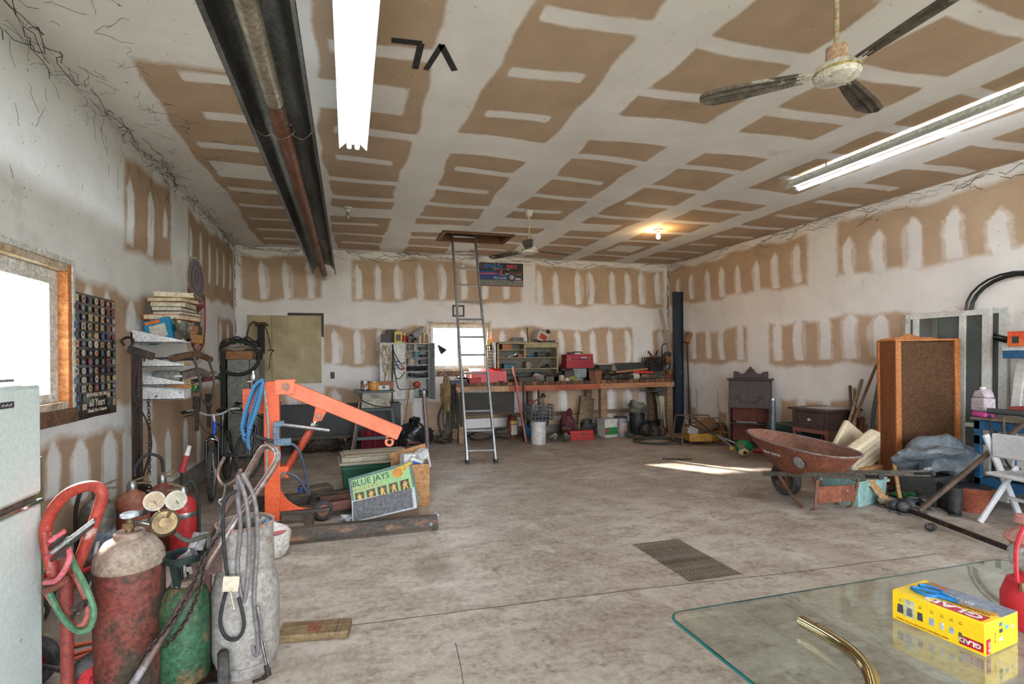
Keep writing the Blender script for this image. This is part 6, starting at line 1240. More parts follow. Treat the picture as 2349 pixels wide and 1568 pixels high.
for i in range(5):
    tube_thing('hung_cable', ['thick black cable falling straight down the cabinet door', 'black cable swept in a big arc over cabinet door', 'black cable in a middle arc over cabinet door', 'black cable dropping in a small arc beside the badge', 'black cord looping low beneath the cabinet badge'][i], 'cable', [(bp(901, 790, yr).x, yr-.01, z0+zd1-.02)]+[[(bp(900, 850, yr).x, yr, z0+.5), (bp(900, 935, yr).x, yr, z0-.12)], [(bp(905, 810, yr).x, yr, z0+.85), (bp(920, 836, yr).x, yr, z0+.66), (bp(930, 832, yr).x, yr, z0+.69)], [(bp(903, 815, yr).x, yr, z0+.8), (bp(915, 845, yr).x, yr, z0+.58), (bp(930, 845, yr).x, yr, z0+.58)], [(bp(902, 840, yr).x, yr, z0+.6), (bp(912, 870, yr).x, yr, z0+.38), (bp(929, 855, yr).x, yr, z0+.5)], [(bp(907, 860, yr).x, yr, z0+.45), (bp(915, 888, yr).x, yr, z0+.2), (bp(929, 890, yr).x, yr, z0+.2)]][i], .012 if i == 0 else .007, BLK, 6, group='cables hung on the parts cabinet')
bar_thing('broom_handle', 'thin yellow stick leaning against the parts cabinet', 'stick', (bp(922, 1000, 8.6).x, 8.75, 0), (bp(943, 872, 8.9).x, 8.93, bp(943, 872, 8.9).z), .018, .018, LUMB); bar_thing('white_stick', 'white stick standing below the parts cabinet', 'stick', (bp(932, 985, 8.8).x, 8.85, 0), (bp(929, 915, 8.95).x, 8.97, z0-.01), .022, .022, clr(200, 196, 190))
# desk lamp
yl_ = 9.1; lp = bp(1008, 795, yl_)
t = T('desk_lamp', 'small black gooseneck lamp in front of the back window', 'lamp', lp); M = Matrix.Rotation(R(140), 4, 'Y')
G().open_lathe([(.02, 0), (.035, .02), (.075, .13), (.07, .13), (.03, .02), (.015, .004)], 18, M).lathe([(0, -.04), (.022, -.035), (.024, .01)], 12, M).build('shade', BLKP, t); G().tube(cat([(-.02, 0, .02), (-.1, 0, .0), (-.13, 0, -.1), (-.2, .02, -.2)], 5), .007, 6).build('arm', BLKP, t); G().tube(cat([(-.02, 0, .0), (.0, 0, -.15), (-.05, 0, -.25), (-.04, 0, -.32)], 5), .004, 5).build('cord', BLK, t)
# ================================================================ workbench
YW0, YW1, ZW = 8.55, 9.3, 1.08; XW0, XW1 = ay(1045, 880, 8.55).x, ay(1545, 880, 8.55).x
wbn = T('workbench', 'long wooden workbench with worn red orange front edge along the back wall', 'workbench', ((XW0+XW1)/2, (YW0+YW1)/2, 0)); hw_ = (XW1-XW0)/2; hd_ = (YW1-YW0)/2
BT = mat('oily_bench_boards', (104, 76, 56), (62, 48, 40), 4, st=(1, 5, 5), rough=.8, bump=.3); AP = mat('worn_orange_apron', (168, 92, 60), (140, 66, 46), 3, st=(.6, 3, 3), rough=.7, c3=(190, 150, 116), sc3=5, th=.63)
n = 6
for i in range(n): G().box(-hw_, -hd_+2*hd_*i/n+.003, ZW-.04, hw_, -hd_+2*hd_*(i+1)/n-.003, ZW).build('plank', BT, wbn, .003)
G().box(-hw_, -hd_-.03, ZW-.15, -hw_+1.0, -hd_, ZW-.042).build('apron', mat('pale_apron', (172, 136, 104), (140, 100, 72), 4, st=(.6, 3, 3)), wbn, .004); G().box(-hw_+1.0, -hd_-.03, ZW-.15, .6, -hd_, ZW-.045).build('apron', AP, wbn, .004); G().box(.6, -hd_-.03, ZW-.14, hw_, -hd_, ZW-.042).build('apron', mat('tan_apron', (178, 128, 92), (150, 96, 66), 3, st=(.6, 3, 3)), wbn, .004)
q = random.Random(6); blk = G().box(-.05, -.012, -.03, .05, .012, .03).mesh('edge_block'); bm2 = [blk, blk.copy(), blk.copy()]
for m_, c_ in zip(bm2, ((112, 76, 52), (86, 58, 44), (136, 94, 60))): m_.materials.clear(); m_.materials.append(mat('edge_block_%d' % c_[0], c_, rough=.8))
k = int(2*hw_/.12)
for i in range(k): link('edge_block', bm2[q.randrange(3)], wbn, 0, Matrix.Translation((-hw_+.06+.12*i, -hd_-.013, ZW-.008)) @ Matrix.Diagonal((1, 1, .9+.3*q.random(), 1)))
for u, w_ in ((1056, .1), (1240, .1), (1381, .13), (1532, .13)):
    x = ay(u, 950, YW0+.1).x-wbn.location.x; G().box(x-w_/2, -hd_+.02, 0, x+w_/2, -hd_+.13, ZW-.041).build('leg', WOOD, wbn, .006); G().box(x-w_/2, hd_-.13, 0, x+w_/2, hd_-.02, ZW-.041).build('leg', WOOD, wbn, .006)
x0, x1, z0, z1 = boxpx(1064, 907, 1180, 946, YW0+.05); G().box(x0-wbn.location.x, -hd_+.05, z0, x1-wbn.location.x, hd_-.05, ZW-.15).build('drawer_box', mat('grimy_dark_panel', (58, 50, 44), (40, 36, 34), 6, rough=.7), wbn, .005)
G().box(-hw_+.1, hd_-.04, .36, hw_-.1, hd_-.02, .44).build('back_rail', WOOD, wbn)
ZB = ZW+.001
def bx_(u, y): return ay(u, 870, y).x
# shelf unit on the bench
yu = 9.0; x0, x1, _, z1 = boxpx(1141, 785, 1281, 880, yu); us = T('bench_shelf', 'open cream shelf unit crammed with tools on the workbench', 'shelf', ((x0+x1)/2, yu, ZB)); hw_ = (x1-x0)/2; hh = z1-ZB; CRM = mat('cream_shelf_paint', (176, 160, 124), (140, 124, 92), 5, rough=.7)
for nm, b in (('side_panel', (-hw_, 0, 0, -hw_+.03, .28, hh)), ('side_panel', (hw_-.03, 0, 0, hw_, .28, hh)), ('top_panel', (-hw_, 0, hh-.03, hw_, .28, hh)), ('back_panel', (-hw_, .265, 0, hw_, .28, hh)), ('divider', (-.08, .01, hh*.62, -.05, .265, hh-.03)), ('face_board', (-.05, 0, hh-.1, hw_-.03, .015, hh-.03)), ('shelf_board', (-hw_+.03, 0, hh*.80, -.08, .265, hh*.82)), ('shelf_board', (-hw_+.03, 0, hh*.6, hw_-.03, .265, hh*.62)), ('shelf_board', (-hw_+.03, 0, hh*.32, hw_-.03, .265, hh*.34))): G().box(*b).build(nm, CRM if nm != 'back_panel' else clr(110, 106, 92), us, .002)
G().cyl((-hw_-.04, .05, 0), (-hw_-.04, .05, hh), .035, n=14).build('steel_tube', STEEL, us)
cx_ = (x0+x1)/2
def Z(k): return ZB+[.0, hh*.34, hh*.62, hh*.82, hh][k]+.001
BXS = [(3, -.42, .2, .1, (166, 100, 62), 'orange wooden tray on the upper left bench shelf'), (1, -.36, .26, .08, (36, 96, 110), 'teal tool case on the middle bench shelf'), (2, -.15, .1, .06, (150, 90, 80), 'small pink box on the bench shelf'), (0, -.1, .3, .16, (70, 70, 62), 'dark green crate at the foot of the bench shelf'), (0, .28, .26, .17, (64, 60, 50), 'olive crate at the foot of the bench shelf'), (1, .02, .1, .12, (140, 132, 120), 'beige carton on the middle bench shelf'), (2, .3, .18, .09, (54, 54, 58), 'black tool case on the right bench shelf')]
for k, dx, w_, h_, c_, lb in BXS: box_thing('tool_case', lb, 'case', (cx_+dx, yu+.13, Z(k)), (w_, .16, h_), clr(*c_), 0, lid=clr(*[x*.75 for x in c_]), group='cases on the bench shelf')
def tool(p, q_, c_, head, label, kind='hand_tool', cat_='tool', hc=None, r=.014):
    p, q_ = Vector(p), Vector(q_); t = T(kind, label, cat_, p); d_ = q_-p
    G().cyl((0, 0, r), d_*.75+Vector((0, 0, r)), r, n=9).build('handle', c_, t); hp_ = d_*.75+Vector((0, 0, r)); n_ = Vector((-d_.y, d_.x, 0)).normalized() if abs(d_.x)+abs(d_.y) > .01 else Vector((1, 0, 0))
    if head == 'hammer': G().cyl(hp_+d_*.2-n_*.05, hp_+d_*.2+n_*.05, .018).cyl(hp_, hp_+d_*.24, r*.8).build('head', hc or DARKSTEEL, t)
    elif head == 'blade': G().beam(hp_, hp_+d_*.35, .004, .03).build('blade', hc or STEEL, t)
    elif head == 'rod': G().cyl(hp_, hp_+d_*.5, r*.5, n=8).build('shaft', hc or STEEL, t)
    else: G().lump(hp_+d_*.15, (.09, .09, .08), 7, amp=.2).build('head', hc or BLKP, t)
    return t
BLUM = clr(44, 98, 176); REDM = clr(178, 40, 40)
TL = [((.05, .05, Z(2)), (.25, .08, Z(2)+.02), BLUM, 'rod', 'blue handled tool on the upper right bench shelf'), ((-.38, .06, Z(2)), (-.2, .05, Z(2)+.05), clr(170, 190, 196), 'blade', 'pale blue scraper on the upper left bench shelf'), ((.22, -.02, Z(1)), (.42, .0, Z(2)+.02), WOOD, 'hammer', 'hammer leaning upright against the right bench shelf'), ((-.02, .05, Z(1)), (.22, .08, Z(1)+.06), clr(214, 150, 60), 'blade', 'orange handled saw on the middle bench shelf'), ((.32, .04, Z(1)), (.5, .1, Z(1)+.03), BLKP, 'lump', 'black drill on the middle bench shelf'), ((.42, .05, Z(2)), (.52, .1, Z(2)+.05), GREYM, 'lump', 'grey grinder on the upper right bench shelf'), ((-.2, -.05, ZB), (.1, -.06, ZB+.02), REDM, 'rod', 'red tool lying at the foot of the bench shelf')]
for a, b, m_, hd2, lb in TL: tool((cx_+a[0], yu+.08+a[1], a[2]), (cx_+b[0], yu+.08+b[1], b[2]), m_, hd2, lb, group if 0 else 'hand_tool')
# on top of shelf unit
zt4 = Z(4)
g = G(); g.prism([(-.3, -.1), (.28, -.12), (.34, .1), (.05, .16), (-.25, .12)], .012); o = g.build('loose_papers', mat('dark_papers', (74, 72, 70), (110, 104, 96), 12)); o.location = (cx_-.33, yu+.14, zt4); tag(o, 'loose dark sheets spread on the bench shelf top', 'papers')
g = G(); g.prism([(-.2, -.1), (.18, -.13), (.2, .08), (-.1, .12)], .01); o = g.build('newspaper', mat('news_print', (190, 172, 150), (160, 140, 120), 10)); o.location = (cx_-.2, yu+.12, zt4+.014); tag(o, 'folded tan newspaper on the bench shelf top', 'newspaper')
box_thing('grey_case', 'small grey metal case on the newspaper', 'case', (cx_-.17, yu+.15, zt4+.026), (.22, .12, .06), GREYM, lid=GREYM)
t = box_thing('white_carton', 'tilted white carton with red print on the bench shelf top', 'box', (cx_+.28, yu+.13, zt4+.02), (.26, .18, .2), clr(196, 188, 176), R(12), R(24), lm=clr(190, 70, 50)); box_thing('black_case', 'flat black case lying on right of the bench shelf top', 'case', (cx_+.42, yu+.1, zt4), (.32, .18, .035), BLKP); bar_thing('thin_rod', 'thin dark rod standing on the bench shelf top', 'rod', (cx_+.02, yu+.06, zt4), (cx_+.0, yu+.06, zt4+.3), .016, .016, DARKSTEEL)
tool((cx_+.3, yu+.13, zt4+.24), (cx_+.48, yu+.1, zt4+.2), clr(150, 146, 140), 'lump', 'grey heat gun resting on the tilted carton')
# organiser rack beside the window
x0, x1, z0, z1 = boxpx(1116, 792, 1141, 846, 9.1); t = T('bit_rack', 'black slotted rack beside the back window', 'rack', ((x0+x1)/2, 9.12, ZB))
for i in range(8): G().box(-.12, -.05, z0-ZB+.03+i*.06, .12, .05, z0-ZB+.045+i*.06).build('tray', BLKP, t)
for x in (-.12, .1): G().box(x, -.05, 0, x+.02, .05, z1-ZB).build('side', BLKP, t)
t = T('amber_reflector', 'amber orange lamp shade beside the back window', 'shade', (bx_(1126, 9.2), 9.2, z1)); G().box(-.08, -.03, 0, .08, .03, .12).build('shade', mat('amber_plastic', (226, 150, 50), (206, 120, 40), 5, rough=.3), t, .01)  # plain amber plastic colour, no emission
G().box(-.02, -.02, -.1, .02, .02, 0).build('bracket', BLKP, t)
# left part of the bench: open red toolbox, cutlery-like tools
yb = 8.75
t = T('open_toolbox', 'open red metal toolbox with raised lid behind the ladder', 'toolbox', (bx_(1122, yb), yb, ZB), R(-3)); RTB = mat('bright_toolbox_red', (196, 46, 50), (180, 38, 44), 6, rough=.4, grit=.25)
for b in ((-.34, -.14, 0, .3, -.13, .22), (-.34, .13, 0, .3, .14, .22), (-.34, -.13, 0, -.33, .13, .22), (.29, -.13, 0, .3, .13, .22), (-.34, -.14, 0, .3, .14, .01)): G().box(*b).build('panel', RTB, t)
G().box(-.34, 0, 0, .3, .01, .16, Matrix.Translation((0, .14, .22)) @ Matrix.Rotation(R(-70), 4, 'X')).build('lid', RTB, t, .004); G().box(-.32, -.12, .12, .28, .12, .14).build('tray', clr(214, 196, 90), t)
def clutter(u, y, w_, h_, d_, kind, c_, lb, rz=0, cat_=None):
    x = bx_(u, y)
    if kind == 'box': return box_thing('small_box', lb, cat_ or 'box', (x, y, ZB), (w_, d_, h_), clr(*c_), rz, lid=clr(*[k*.8 for k in c_]), group='odds and ends on the workbench')
    if kind == 'can': return can_thing('jar_tin', lb, cat_ or 'tin', (x, y, ZB), w_/2, h_, clr(*c_), group='odds and ends on the workbench', n=14)
    if kind == 'lie': return can_thing('jar_tin', lb, cat_ or 'tin', (x, y, ZB), h_/2, w_, clr(*c_), lie=rz, group='odds and ends on the workbench', n=14)
    if kind == 'lump': g = G().lump((0, 0, h_/2), (w_, d_, h_), int(u), n=14, amp=.35); o = g.build('greasy_part', clr(*c_, .6)); o.location = (x, y, ZB); return tag(o, lb, cat_ or 'machine part', 'odds and ends on the workbench')
    if kind == 'ring': o = G().tube([(w_/2*math.cos(k*.5236), d_/2*math.sin(k*.5236), .012+.02*(k % 3)) for k in range(12)], .012, 6, True).build('cable_ring', clr(*c_)); o.location = (x, y, ZB); return tag(o, lb, cat_ or 'cable', 'odds and ends on the workbench')
    return tool((x-w_/2, y, ZB), (x+w_/2*math.cos(rz), y+w_/2*math.sin(rz)+.001, ZB+h_), clr(*c_), kind, lb)
CL = [(1052, 8.65, .3, .07, .12, 'box', (52, 66, 92), 'dark blue tray at the left bench end'), (1060, 8.85, .24, .08, .0, 'rod', (150, 60, 40), 'red handled screwdriver left on the bench end', .3), (1075, 8.9, .4, .1, 0, 'lump', (120, 110, 100), 'grey angle grinder near the window'), (1058, 8.98, .3, .05, 0, 'blade', (170, 120, 60), 'wood handled saw by the window sill', .5), (1088, 8.68, .22, .1, .14, 'box', (186, 40, 44), 'small red plastic tray behind the ladder'), (1040, 9.0, .3, .1, .0, 'hammer', (176, 140, 90), 'hammer lying under the window sill', .4), (1078, 9.08, .2, .2, .16, 'box', (206, 200, 190), 'white carton with dark end beside the window'),
      (1168, 8.72, .2, .12, .12, 'box', (54, 70, 60), 'green wire basket by the red toolbox'), (1190, 8.7, .3, .06, 0, 'rod', (60, 110, 84), 'green handled driver on the bench front', .1), (1205, 8.68, .34, .1, .12, 'box', (58, 54, 48), 'long dark tray below the bench shelf'), (1225, 8.72, .2, .1, 0, 'rod', (176, 50, 44), 'red handled pliers on the long dark tray', .2), (1236, 8.8, .26, .14, .2, 'lump', (150, 140, 128), 'pale grey machine housing below the shelf'), (1259, 8.7, .16, .1, .14, 'box', (82, 80, 62), 'olive box right of the pale housing'), (1274, 8.68, .36, .1, 0, 'lump', (48, 104, 186), 'blue power drill lying across the bench', .25), (1288, 8.66, .12, .12, .1, 'can', (170, 150, 120), 'small cream jar beside the blue drill'), (1296, 8.9, .3, .26, .2, 'lump', (56, 48, 42), 'dark wrapped cable heap beside the shelf'), (1313, 8.66, .2, .1, .14, 'lump', (140, 150, 70), 'yellow green sprayer lying on the bench front'), (1301, 8.64, .1, .07, 0, 'can', (196, 180, 170), 'tiny white tin beside the sprayer'),
      (1362, 8.85, .26, .24, .22, 'lump', (72, 62, 56), 'dark motor part right of the drawer cabinet'), (1366, 8.68, .2, .2, .16, 'box', (150, 96, 76), 'rusty pink transformer box on the bench', .4), (1384, 8.95, .3, .3, .2, 'box', (60, 60, 58), 'black radio with twin round speakers'), (1392, 8.68, .24, .1, .14, 'lump', (50, 48, 46), 'greasy black part left of the cable ring'), (1402, 9.0, .2, .14, .14, 'can', (160, 60, 44), 'red tin behind the long board'), (1410, 8.66, .26, .1, .14, 'lump', (74, 66, 58), 'brown greasy casting on the bench front'), (1429, 8.6, .3, .05, .2, 'ring', (40, 40, 42), 'black cable ring hanging over the bench edge'), (1440, 8.72, .4, .08, 0, 'rod', (84, 60, 46), 'long brown handled file on the bench', .2), (1462, 8.7, .2, .14, .14, 'lie', (206, 196, 176), 'white plastic jar lying on its side', R(200)), (1480, 8.72, .26, .12, .16, 'lump', (120, 100, 84), 'tan rag lump beside the white jar'), (1497, 8.68, .3, .09, .14, 'lump', (96, 84, 74), 'brown leather glove on the bench right end'), (1512, 8.75, .26, .07, .14, 'box', (150, 140, 122), 'flat beige box at the bench right end'), (1531, 8.72, .18, .09, .12, 'box', (150, 60, 48), 'small red box at the right bench end'), (1500, 8.98, .3, .12, .2, 'box', (92, 88, 76), 'grey box under the black milk crate'), (1522, 9.02, .2, .16, .18, 'lump', (170, 140, 110), 'tan work glove heap near the corner'), (1345, 8.66, .14, .08, 0, 'lump', (60, 56, 50), 'small black part before the drawer cabinet'), (1330, 8.62, .2, .03, 0, 'rod', (150, 150, 150), 'steel spanner at the bench front edge', .1), (1478, 8.62, .22, .03, 0, 'blade', (70, 70, 70), 'thin black blade at the bench front edge', .0), (1240, 8.6, .18, .03, 0, 'rod', (120, 90, 60), 'brown handled chisel at the bench front edge', .1), (1180, 8.62, .2, .08, .1, 'lump', (46, 44, 44), 'black clamp part on the bench front edge'), (1150, 8.62, .16, .05, .1, 'lump', (60, 52, 46), 'small greasy block near the red pole')]
CL += [(1292, 9.1, .3, .34, .2, 'lump', (48, 44, 40), 'tall black heap right of the bench shelf'), (1302, 8.78, .2, .2, .2, 'box', (66, 58, 50), 'dark wooden box left of the drawer cabinet'), (1357, 9.1, .3, .3, .2, 'box', (74, 70, 64), 'tall grey carton behind the crimson toolbox'), (1376, 9.12, .16, .26, 0, 'can', (62, 58, 56), 'dark oil can behind the transformer box'), (1398, 8.82, .3, .2, .2, 'lump', (58, 50, 44), 'dark gearbox casting behind the cable ring'), (1416, 8.95, .3, .16, .2, 'box', (80, 72, 62), 'brown box under the orange board'), (1424, 8.75, .24, .14, .16, 'lump', (52, 48, 46), 'black greasy lump under the orange board'), (1446, 8.64, .2, .09, .12, 'lump', (64, 58, 52), 'dark small casting before the spirit level'), (1468, 8.9, .3, .14, .2, 'lump', (70, 60, 52), 'brown webbing heap behind the white jar'), (1488, 8.85, .2, .16, .16, 'box', (60, 62, 56), 'green black box behind the leather glove'), (1520, 8.66, .2, .08, .1, 'lump', (90, 80, 70), 'small tan rag at the bench corner'), (1538, 8.85, .14, .2, 0, 'can', (150, 120, 60), 'mustard tin by the blue beam'), (1175, 8.9, .26, .14, .2, 'box', (56, 62, 58), 'dark crate under the left bench shelf'), (1214, 8.88, .3, .12, .2, 'lump', (60, 56, 50), 'dark tool heap under the bench shelf'), (1252, 8.92, .26, .14, .2, 'lump', (66, 60, 54), 'brown tool heap under the right bench shelf'), (1064, 8.72, .26, .1, 0, 'lump', (60, 70, 100), 'blue handled grinder on the left bench end')]
for c in CL: clutter(*c)
# little drawer cabinet and red toolbox on top
x0, x1, z0, z1 = boxpx(1315, 848, 1350, 877, 8.75); xx = (x0+x1)/2; dc = T('drawer_cabinet', 'small grey drawer cabinet under the red toolbox', 'drawer cabinet', (xx, 8.9, ZB)); DGM = clr(96, 108, 112)
hcb = .25; G().box(-.15, -.1, 0, .15, .1, hcb).build('case', DGM, dc, .004)
for i in range(3):
    for j in range(5): d2 = G().box(-.14+i*.095, -.108, .01+j*.047, -.053+i*.095, -.1, .05+j*.047).build('drawer', mat('clear_drawer', (150, 160, 160), (120, 130, 132), 9, rough=.3), dc); G().box(-.105+i*.095, -.114, .022+j*.047, -.088+i*.095, -.108, .03+j*.047).build('knob', DGM, d2)
tb = T('red_toolbox', 'closed crimson toolbox sitting high on the small drawer cabinet', 'toolbox', (xx, 8.9, ZB+hcb+.001)); CRI = mat('crimson_toolbox', (156, 38, 52), (136, 30, 44), 5, rough=.4, grit=.3)
hb_ = .28; G().box(-.29, -.12, 0, .29, .12, hb_*.6).build('body', CRI, tb, .006); G().box(-.29, -.12, hb_*.62, .29, .12, hb_).build('lid', CRI, tb, .012); G().box(-.285, -.124, hb_*.595, .285, -.118, hb_*.63).build('chrome_strip', CHROME, tb)
for x in (-.22, .2): G().box(x-.018, -.13, hb_*.55, x+.018, -.118, hb_*.82).build('latch', BRS, tb)
text('CRAFT', .05, frame(Vector((.02, -.122, hb_*.72)), (1, 0, 0), (0, 0, 1)), clr(170, 196, 214), tb) if 0 else G().box(.02, -.124, hb_*.72, .15, -.12, hb_*.8).build('name_badge', clr(160, 190, 210), tb)
G().tube(cat([(-.1, 0, hb_), (-.09, 0, hb_+.04), (.09, 0, hb_+.04), (.1, 0, hb_)], 4), .012, 6).build('handle', BLKP, tb); box_thing('black_part', 'small black part lying on the crimson toolbox', 'machine part', (xx-.15, 8.88, ZB+hcb+hb_+.002), (.12, .08, .04), BLKP)
t = T('long_board', 'orange brown board resting across clutter on the bench', 'board', (bx_(1438, 8.82), 8.82, ZB+.17), R(-4)); G().box(-.45, -.09, 0, .42, .09, .03, Matrix.Rotation(R(-5), 4, 'Y')).build('board', mat('orange_plank', (176, 122, 84), (150, 98, 64), 4, st=(1, 5, 5)), t, .003)
bar_thing('red_level', 'bright red spirit level lying on the bench clutter', 'level', (bx_(1450, 8.75), 8.72, ZB+.16), (bx_(1495, 8.75), 8.72, ZB+.15), .05, .05, clr(206, 48, 44)); t = T('slate_sheet', 'dark tilted sheet behind the boards on the bench', 'sheet', (bx_(1450, 9.1), 9.05, ZB+.22)); G().beam((-.38, 0, 0), (.4, 0, .02), .01, .32, up=(0, .7, .7)).build('sheet', clr(66, 72, 70), t)
mc = T('milk_crate', 'black plastic lattice crate at the right end of the bench', 'crate', (bx_(1500, 9.05), 9.05, ZB+.17))
def crate(t, w_, d_, h_, m, nx=6, nz=4):
    for y in (-d_/2, d_/2):
        for i in range(nx+1): G().box(-w_/2+w_*i/nx-.008, y-.006, 0, -w_/2+w_*i/nx+.008, y+.006, h_).build('lattice_bar', m, t)
        for j in range(nz+1): G().box(-w_/2, y-.007, h_*j/nz-.006, w_/2, y+.007, h_*j/nz+.006).build('lattice_bar', m, t)
    for x in (-w_/2, w_/2):
        for i in range(5): G().box(x-.006, -d_/2+d_*i/4-.007, 0, x+.006, -d_/2+d_*i/4+.007, h_).build('lattice_bar', m, t)
        for j in range(nz+1): G().box(x-.007, -d_/2, h_*j/nz-.006, x+.007, d_/2, h_*j/nz+.006).build('lattice_bar', m, t)
    G().box(-w_/2, -d_/2, 0, w_/2, d_/2, .01).build('crate_floor', m, t)
crate(mc, .36, .3, .28, BLKP); t = T('ratchet_strap', 'brown crossed stakes sticking out of the black crate', 'stakes', (mc.location.x, 9.05, ZB+.182)); G().beam((-.1, 0, 0), (.1, 0, .42), .02, .03).beam((.12, 0, .1), (-.12, .02, .4), .02, .03).build('stakes', DARKSTEEL, t); G().lump((0, 0, .26), (.26, .2, .1), 77, amp=.3).build('brown_webbing', clr(130, 90, 66), t)
# black wire frame chair-back and cardboard tube in the corner
tube_thing('wire_hoop', 'tall black wire hoop standing behind the bench corner', 'wire frame', [(bx_(1518, 9.2), 9.2, ZB), (bx_(1519, 9.2), 9.2, ZB+.55), (bx_(1521, 9.2), 9.2, ZB+.72), (bx_(1531, 9.2), 9.2, ZB+.74), (bx_(1537, 9.2), 9.2, ZB+.7), (bx_(1537, 9.2), 9.2, ZB)], .012, BLK); t = T('cardboard_tube', 'thick tan cardboard tube leaning in the bench corner', 'tube', (bx_(1525, 9.0), 9.0, ZB+.3)); G().cyl((0, 0, .03), (.5, .12, .36), .07, n=16).build('tube', CARD, t)
for i in range(3): tube_thing('cable_coil', ['outer black cable arc over the cardboard tube', 'middle black cable arc over the cardboard tube', 'inner black cable arc over the cardboard tube'][i], 'cable', [(bx_(1512, 8.95), 8.93, ZB+.22), (bx_(1517, 8.95), 8.93, ZB+.40+.03*i), (bx_(1528, 8.95), 8.93, ZB+.50+.03*i), (bx_(1540, 8.95), 8.95, ZB+.48+.03*i)], .01, BLK, group='cable arcs in the corner')
# hanging cables at left end of bench
for i, (u, c_) in enumerate(((1012, (52, 50, 48)), (1019, (88, 78, 60)), (1028, (60, 56, 48)), (1036, (40, 44, 44)), (1046, (54, 52, 46)))):
    x = bx_(u, 8.5); tube_thing('hung_hose', ['leftmost of the dark hoses hanging at the left bench end', 'second of the hoses hanging at the left bench end, tan', 'middle hose hanging at the left bench end', 'fourth of the hoses hanging at the left bench end, black', 'hose hanging nearest the bench leg'][i], 'hose', [(x, 8.5, 1.1-.03*i), (x+.03, 8.46, .8), (x-.06+.03*i, 8.48, .5), (x+.02*i, 8.45, .22+.03*i), (x+.1, 8.5, .45), (x+.08, 8.5, .95)], .022-.002*i, clr(*c_, .7), 7, group='hoses at the bench end')
g = G(); g.lump((0, 0, .12), (.16, .16, .62), 15, amp=.3); o = g.build('gloves', mat('tan_glove', (150, 124, 84), (110, 88, 60), 9)); o.location = (bx_(1023, 8.42), 8.42, .78); tag(o, 'tan work gloves hanging from the bench end', 'gloves')
# extension ladder -------------------------------------------------------
lb0, lb1 = fl(1072, 1062), fl(1137, 1060); lt0, lt1 = fl(1034, 531, CE+.12), fl(1091, 533, CE+.12)
ld = T('ladder', 'aluminium ladder standing up through the attic hatch', 'ladder', (lb0+lb1)/2); lo = ld.location
ALU = mat('dull_aluminium', (164, 166, 168), (136, 138, 140), 5, rough=.4, metal=.7, grit=.25)
lt0.y = lt1.y = max(7.75, (lt0.y+lt1.y)/2); d0 = ray(1034, 545); d1 = ray(1091, 546)
lt0 = Vector((ay(1036, 540, lt0.y).x, lt0.y, CE+.2)); lt1 = Vector((ay(1088, 540, lt1.y).x, lt1.y, CE+.2))
for a, b in ((lb0, lt0), (lb1, lt1)):
    rl_ = G().beam(a-lo, b-lo, .03, .065, up=(0, 1, 0)).build('rail', ALU, ld, .004); G().box(-.025, -.04, 0, .025, .04, .05, Matrix.Translation(a-lo)).build('foot', BLK, rl_)
nr = 13
for i in range(nr):
    t_ = (.045+i/(nr-.6)*.94); G().cyl(lb0-lo+(lt0-lb0)*t_, lb1-lo+(lt1-lb1)*t_, .016, n=8).build('rung', ALU, ld)
# under the bench / on the floor ----------------------------------------
def onf(u, v): p_ = fl(u, v); return (p_.x, min(p_.y, 8.95), 0)
PAIL = mat('dirty_white_pail', (196, 192, 186), (170, 164, 158), 5, rough=.45, c3=(110, 88, 70), sc3=7, th=.68)
def pail(loc, r, h_, m, label, lidm=None, name='bucket', lab=None, handle=True):
    t = T(name, label, 'bucket', loc)
    G().lathe([(r*.88, 0), (r*.9, .01), (r*.98, h_*.8), (r*1.03, h_*.81), (r*1.03, h_*.85), (r, h_*.86), (r*1.0, h_*.9), (r*1.04, h_*.91), (r*1.05, h_)], 24).build('body', m, t)
    G().lathe([(r*1.06, h_-.012), (r*1.07, h_+.008), (r*.98, h_+.012), (r*.96, h_+.004), (0, h_+.004)], 24).build('lid', lidm or m, t)
    if lab: G().open_lathe([(r*.945, h_*.15), (r*.95, h_*.16), (r*.995, h_*.7), (r*.99, h_*.71)], 24).build('label', lab, t)
    if handle: G().tube(cat([(-r*1.06, 0, h_*.86), (-r*.5, -r*.95, h_*.7), (r*.5, -r*.95, h_*.7), (r*1.06, 0, h_*.86)], 6), .006, 5).build('bail', WIRE, t)
    return t
l_ = onf(1235, 1017); pail(l_, .145, .42, PAIL, 'white plastic bucket with purple lid under a grey crate', clr(70, 60, 120), lab=None, handle=False)
mc2 = T('plastic_crate', 'dark grey lattice crate standing on the white bucket', 'crate', (l_[0]+.03, l_[1]+.02, .434)); crate(mc2, .42, .3, .27, clr(74, 78, 78)); t = tool((l_[0]-.1, l_[1], .73), (l_[0]+.15, l_[1]+.05, .86), BLKP, 'lump', 'black power tool lying in the grey crate'); t = tool((l_[0]+.1, l_[1]-.05, .6), (l_[0]+.2, l_[1]-.04, .84), LUMB, 'blade', 'wooden handled tool poking from the grey crate')
tool((l_[0]-.2, l_[1]-.05, .72), (l_[0]+.05, l_[1], .8), clr(150, 50, 50), 'rod', 'red handled rod across the grey crate')
p_ = onf(1330, 1007); rb_ = T('floor_toolbox', 'long red toolbox on the floor under the bench', 'toolbox', (p_[0], p_[1], 0)); RB2 = mat('dusty_toolbox_red', (176, 42, 46), (150, 40, 40), 7, rough=.5)
G().box(-.24, -.1, 0, .24, .1, .12).build('body', RB2, rb_, .006); G().prism([(-.1, .0), (.1, 0), (.085, .05), (-.085, .05)], .49, frame(Vector((-.245, 0, .122)), (0, 1, 0), (0, 0, 1))).build('lid', RB2, rb_, .004); G().box(-.02, -.107, .06, .02, -.1, .15).build('latch', BRS, rb_)
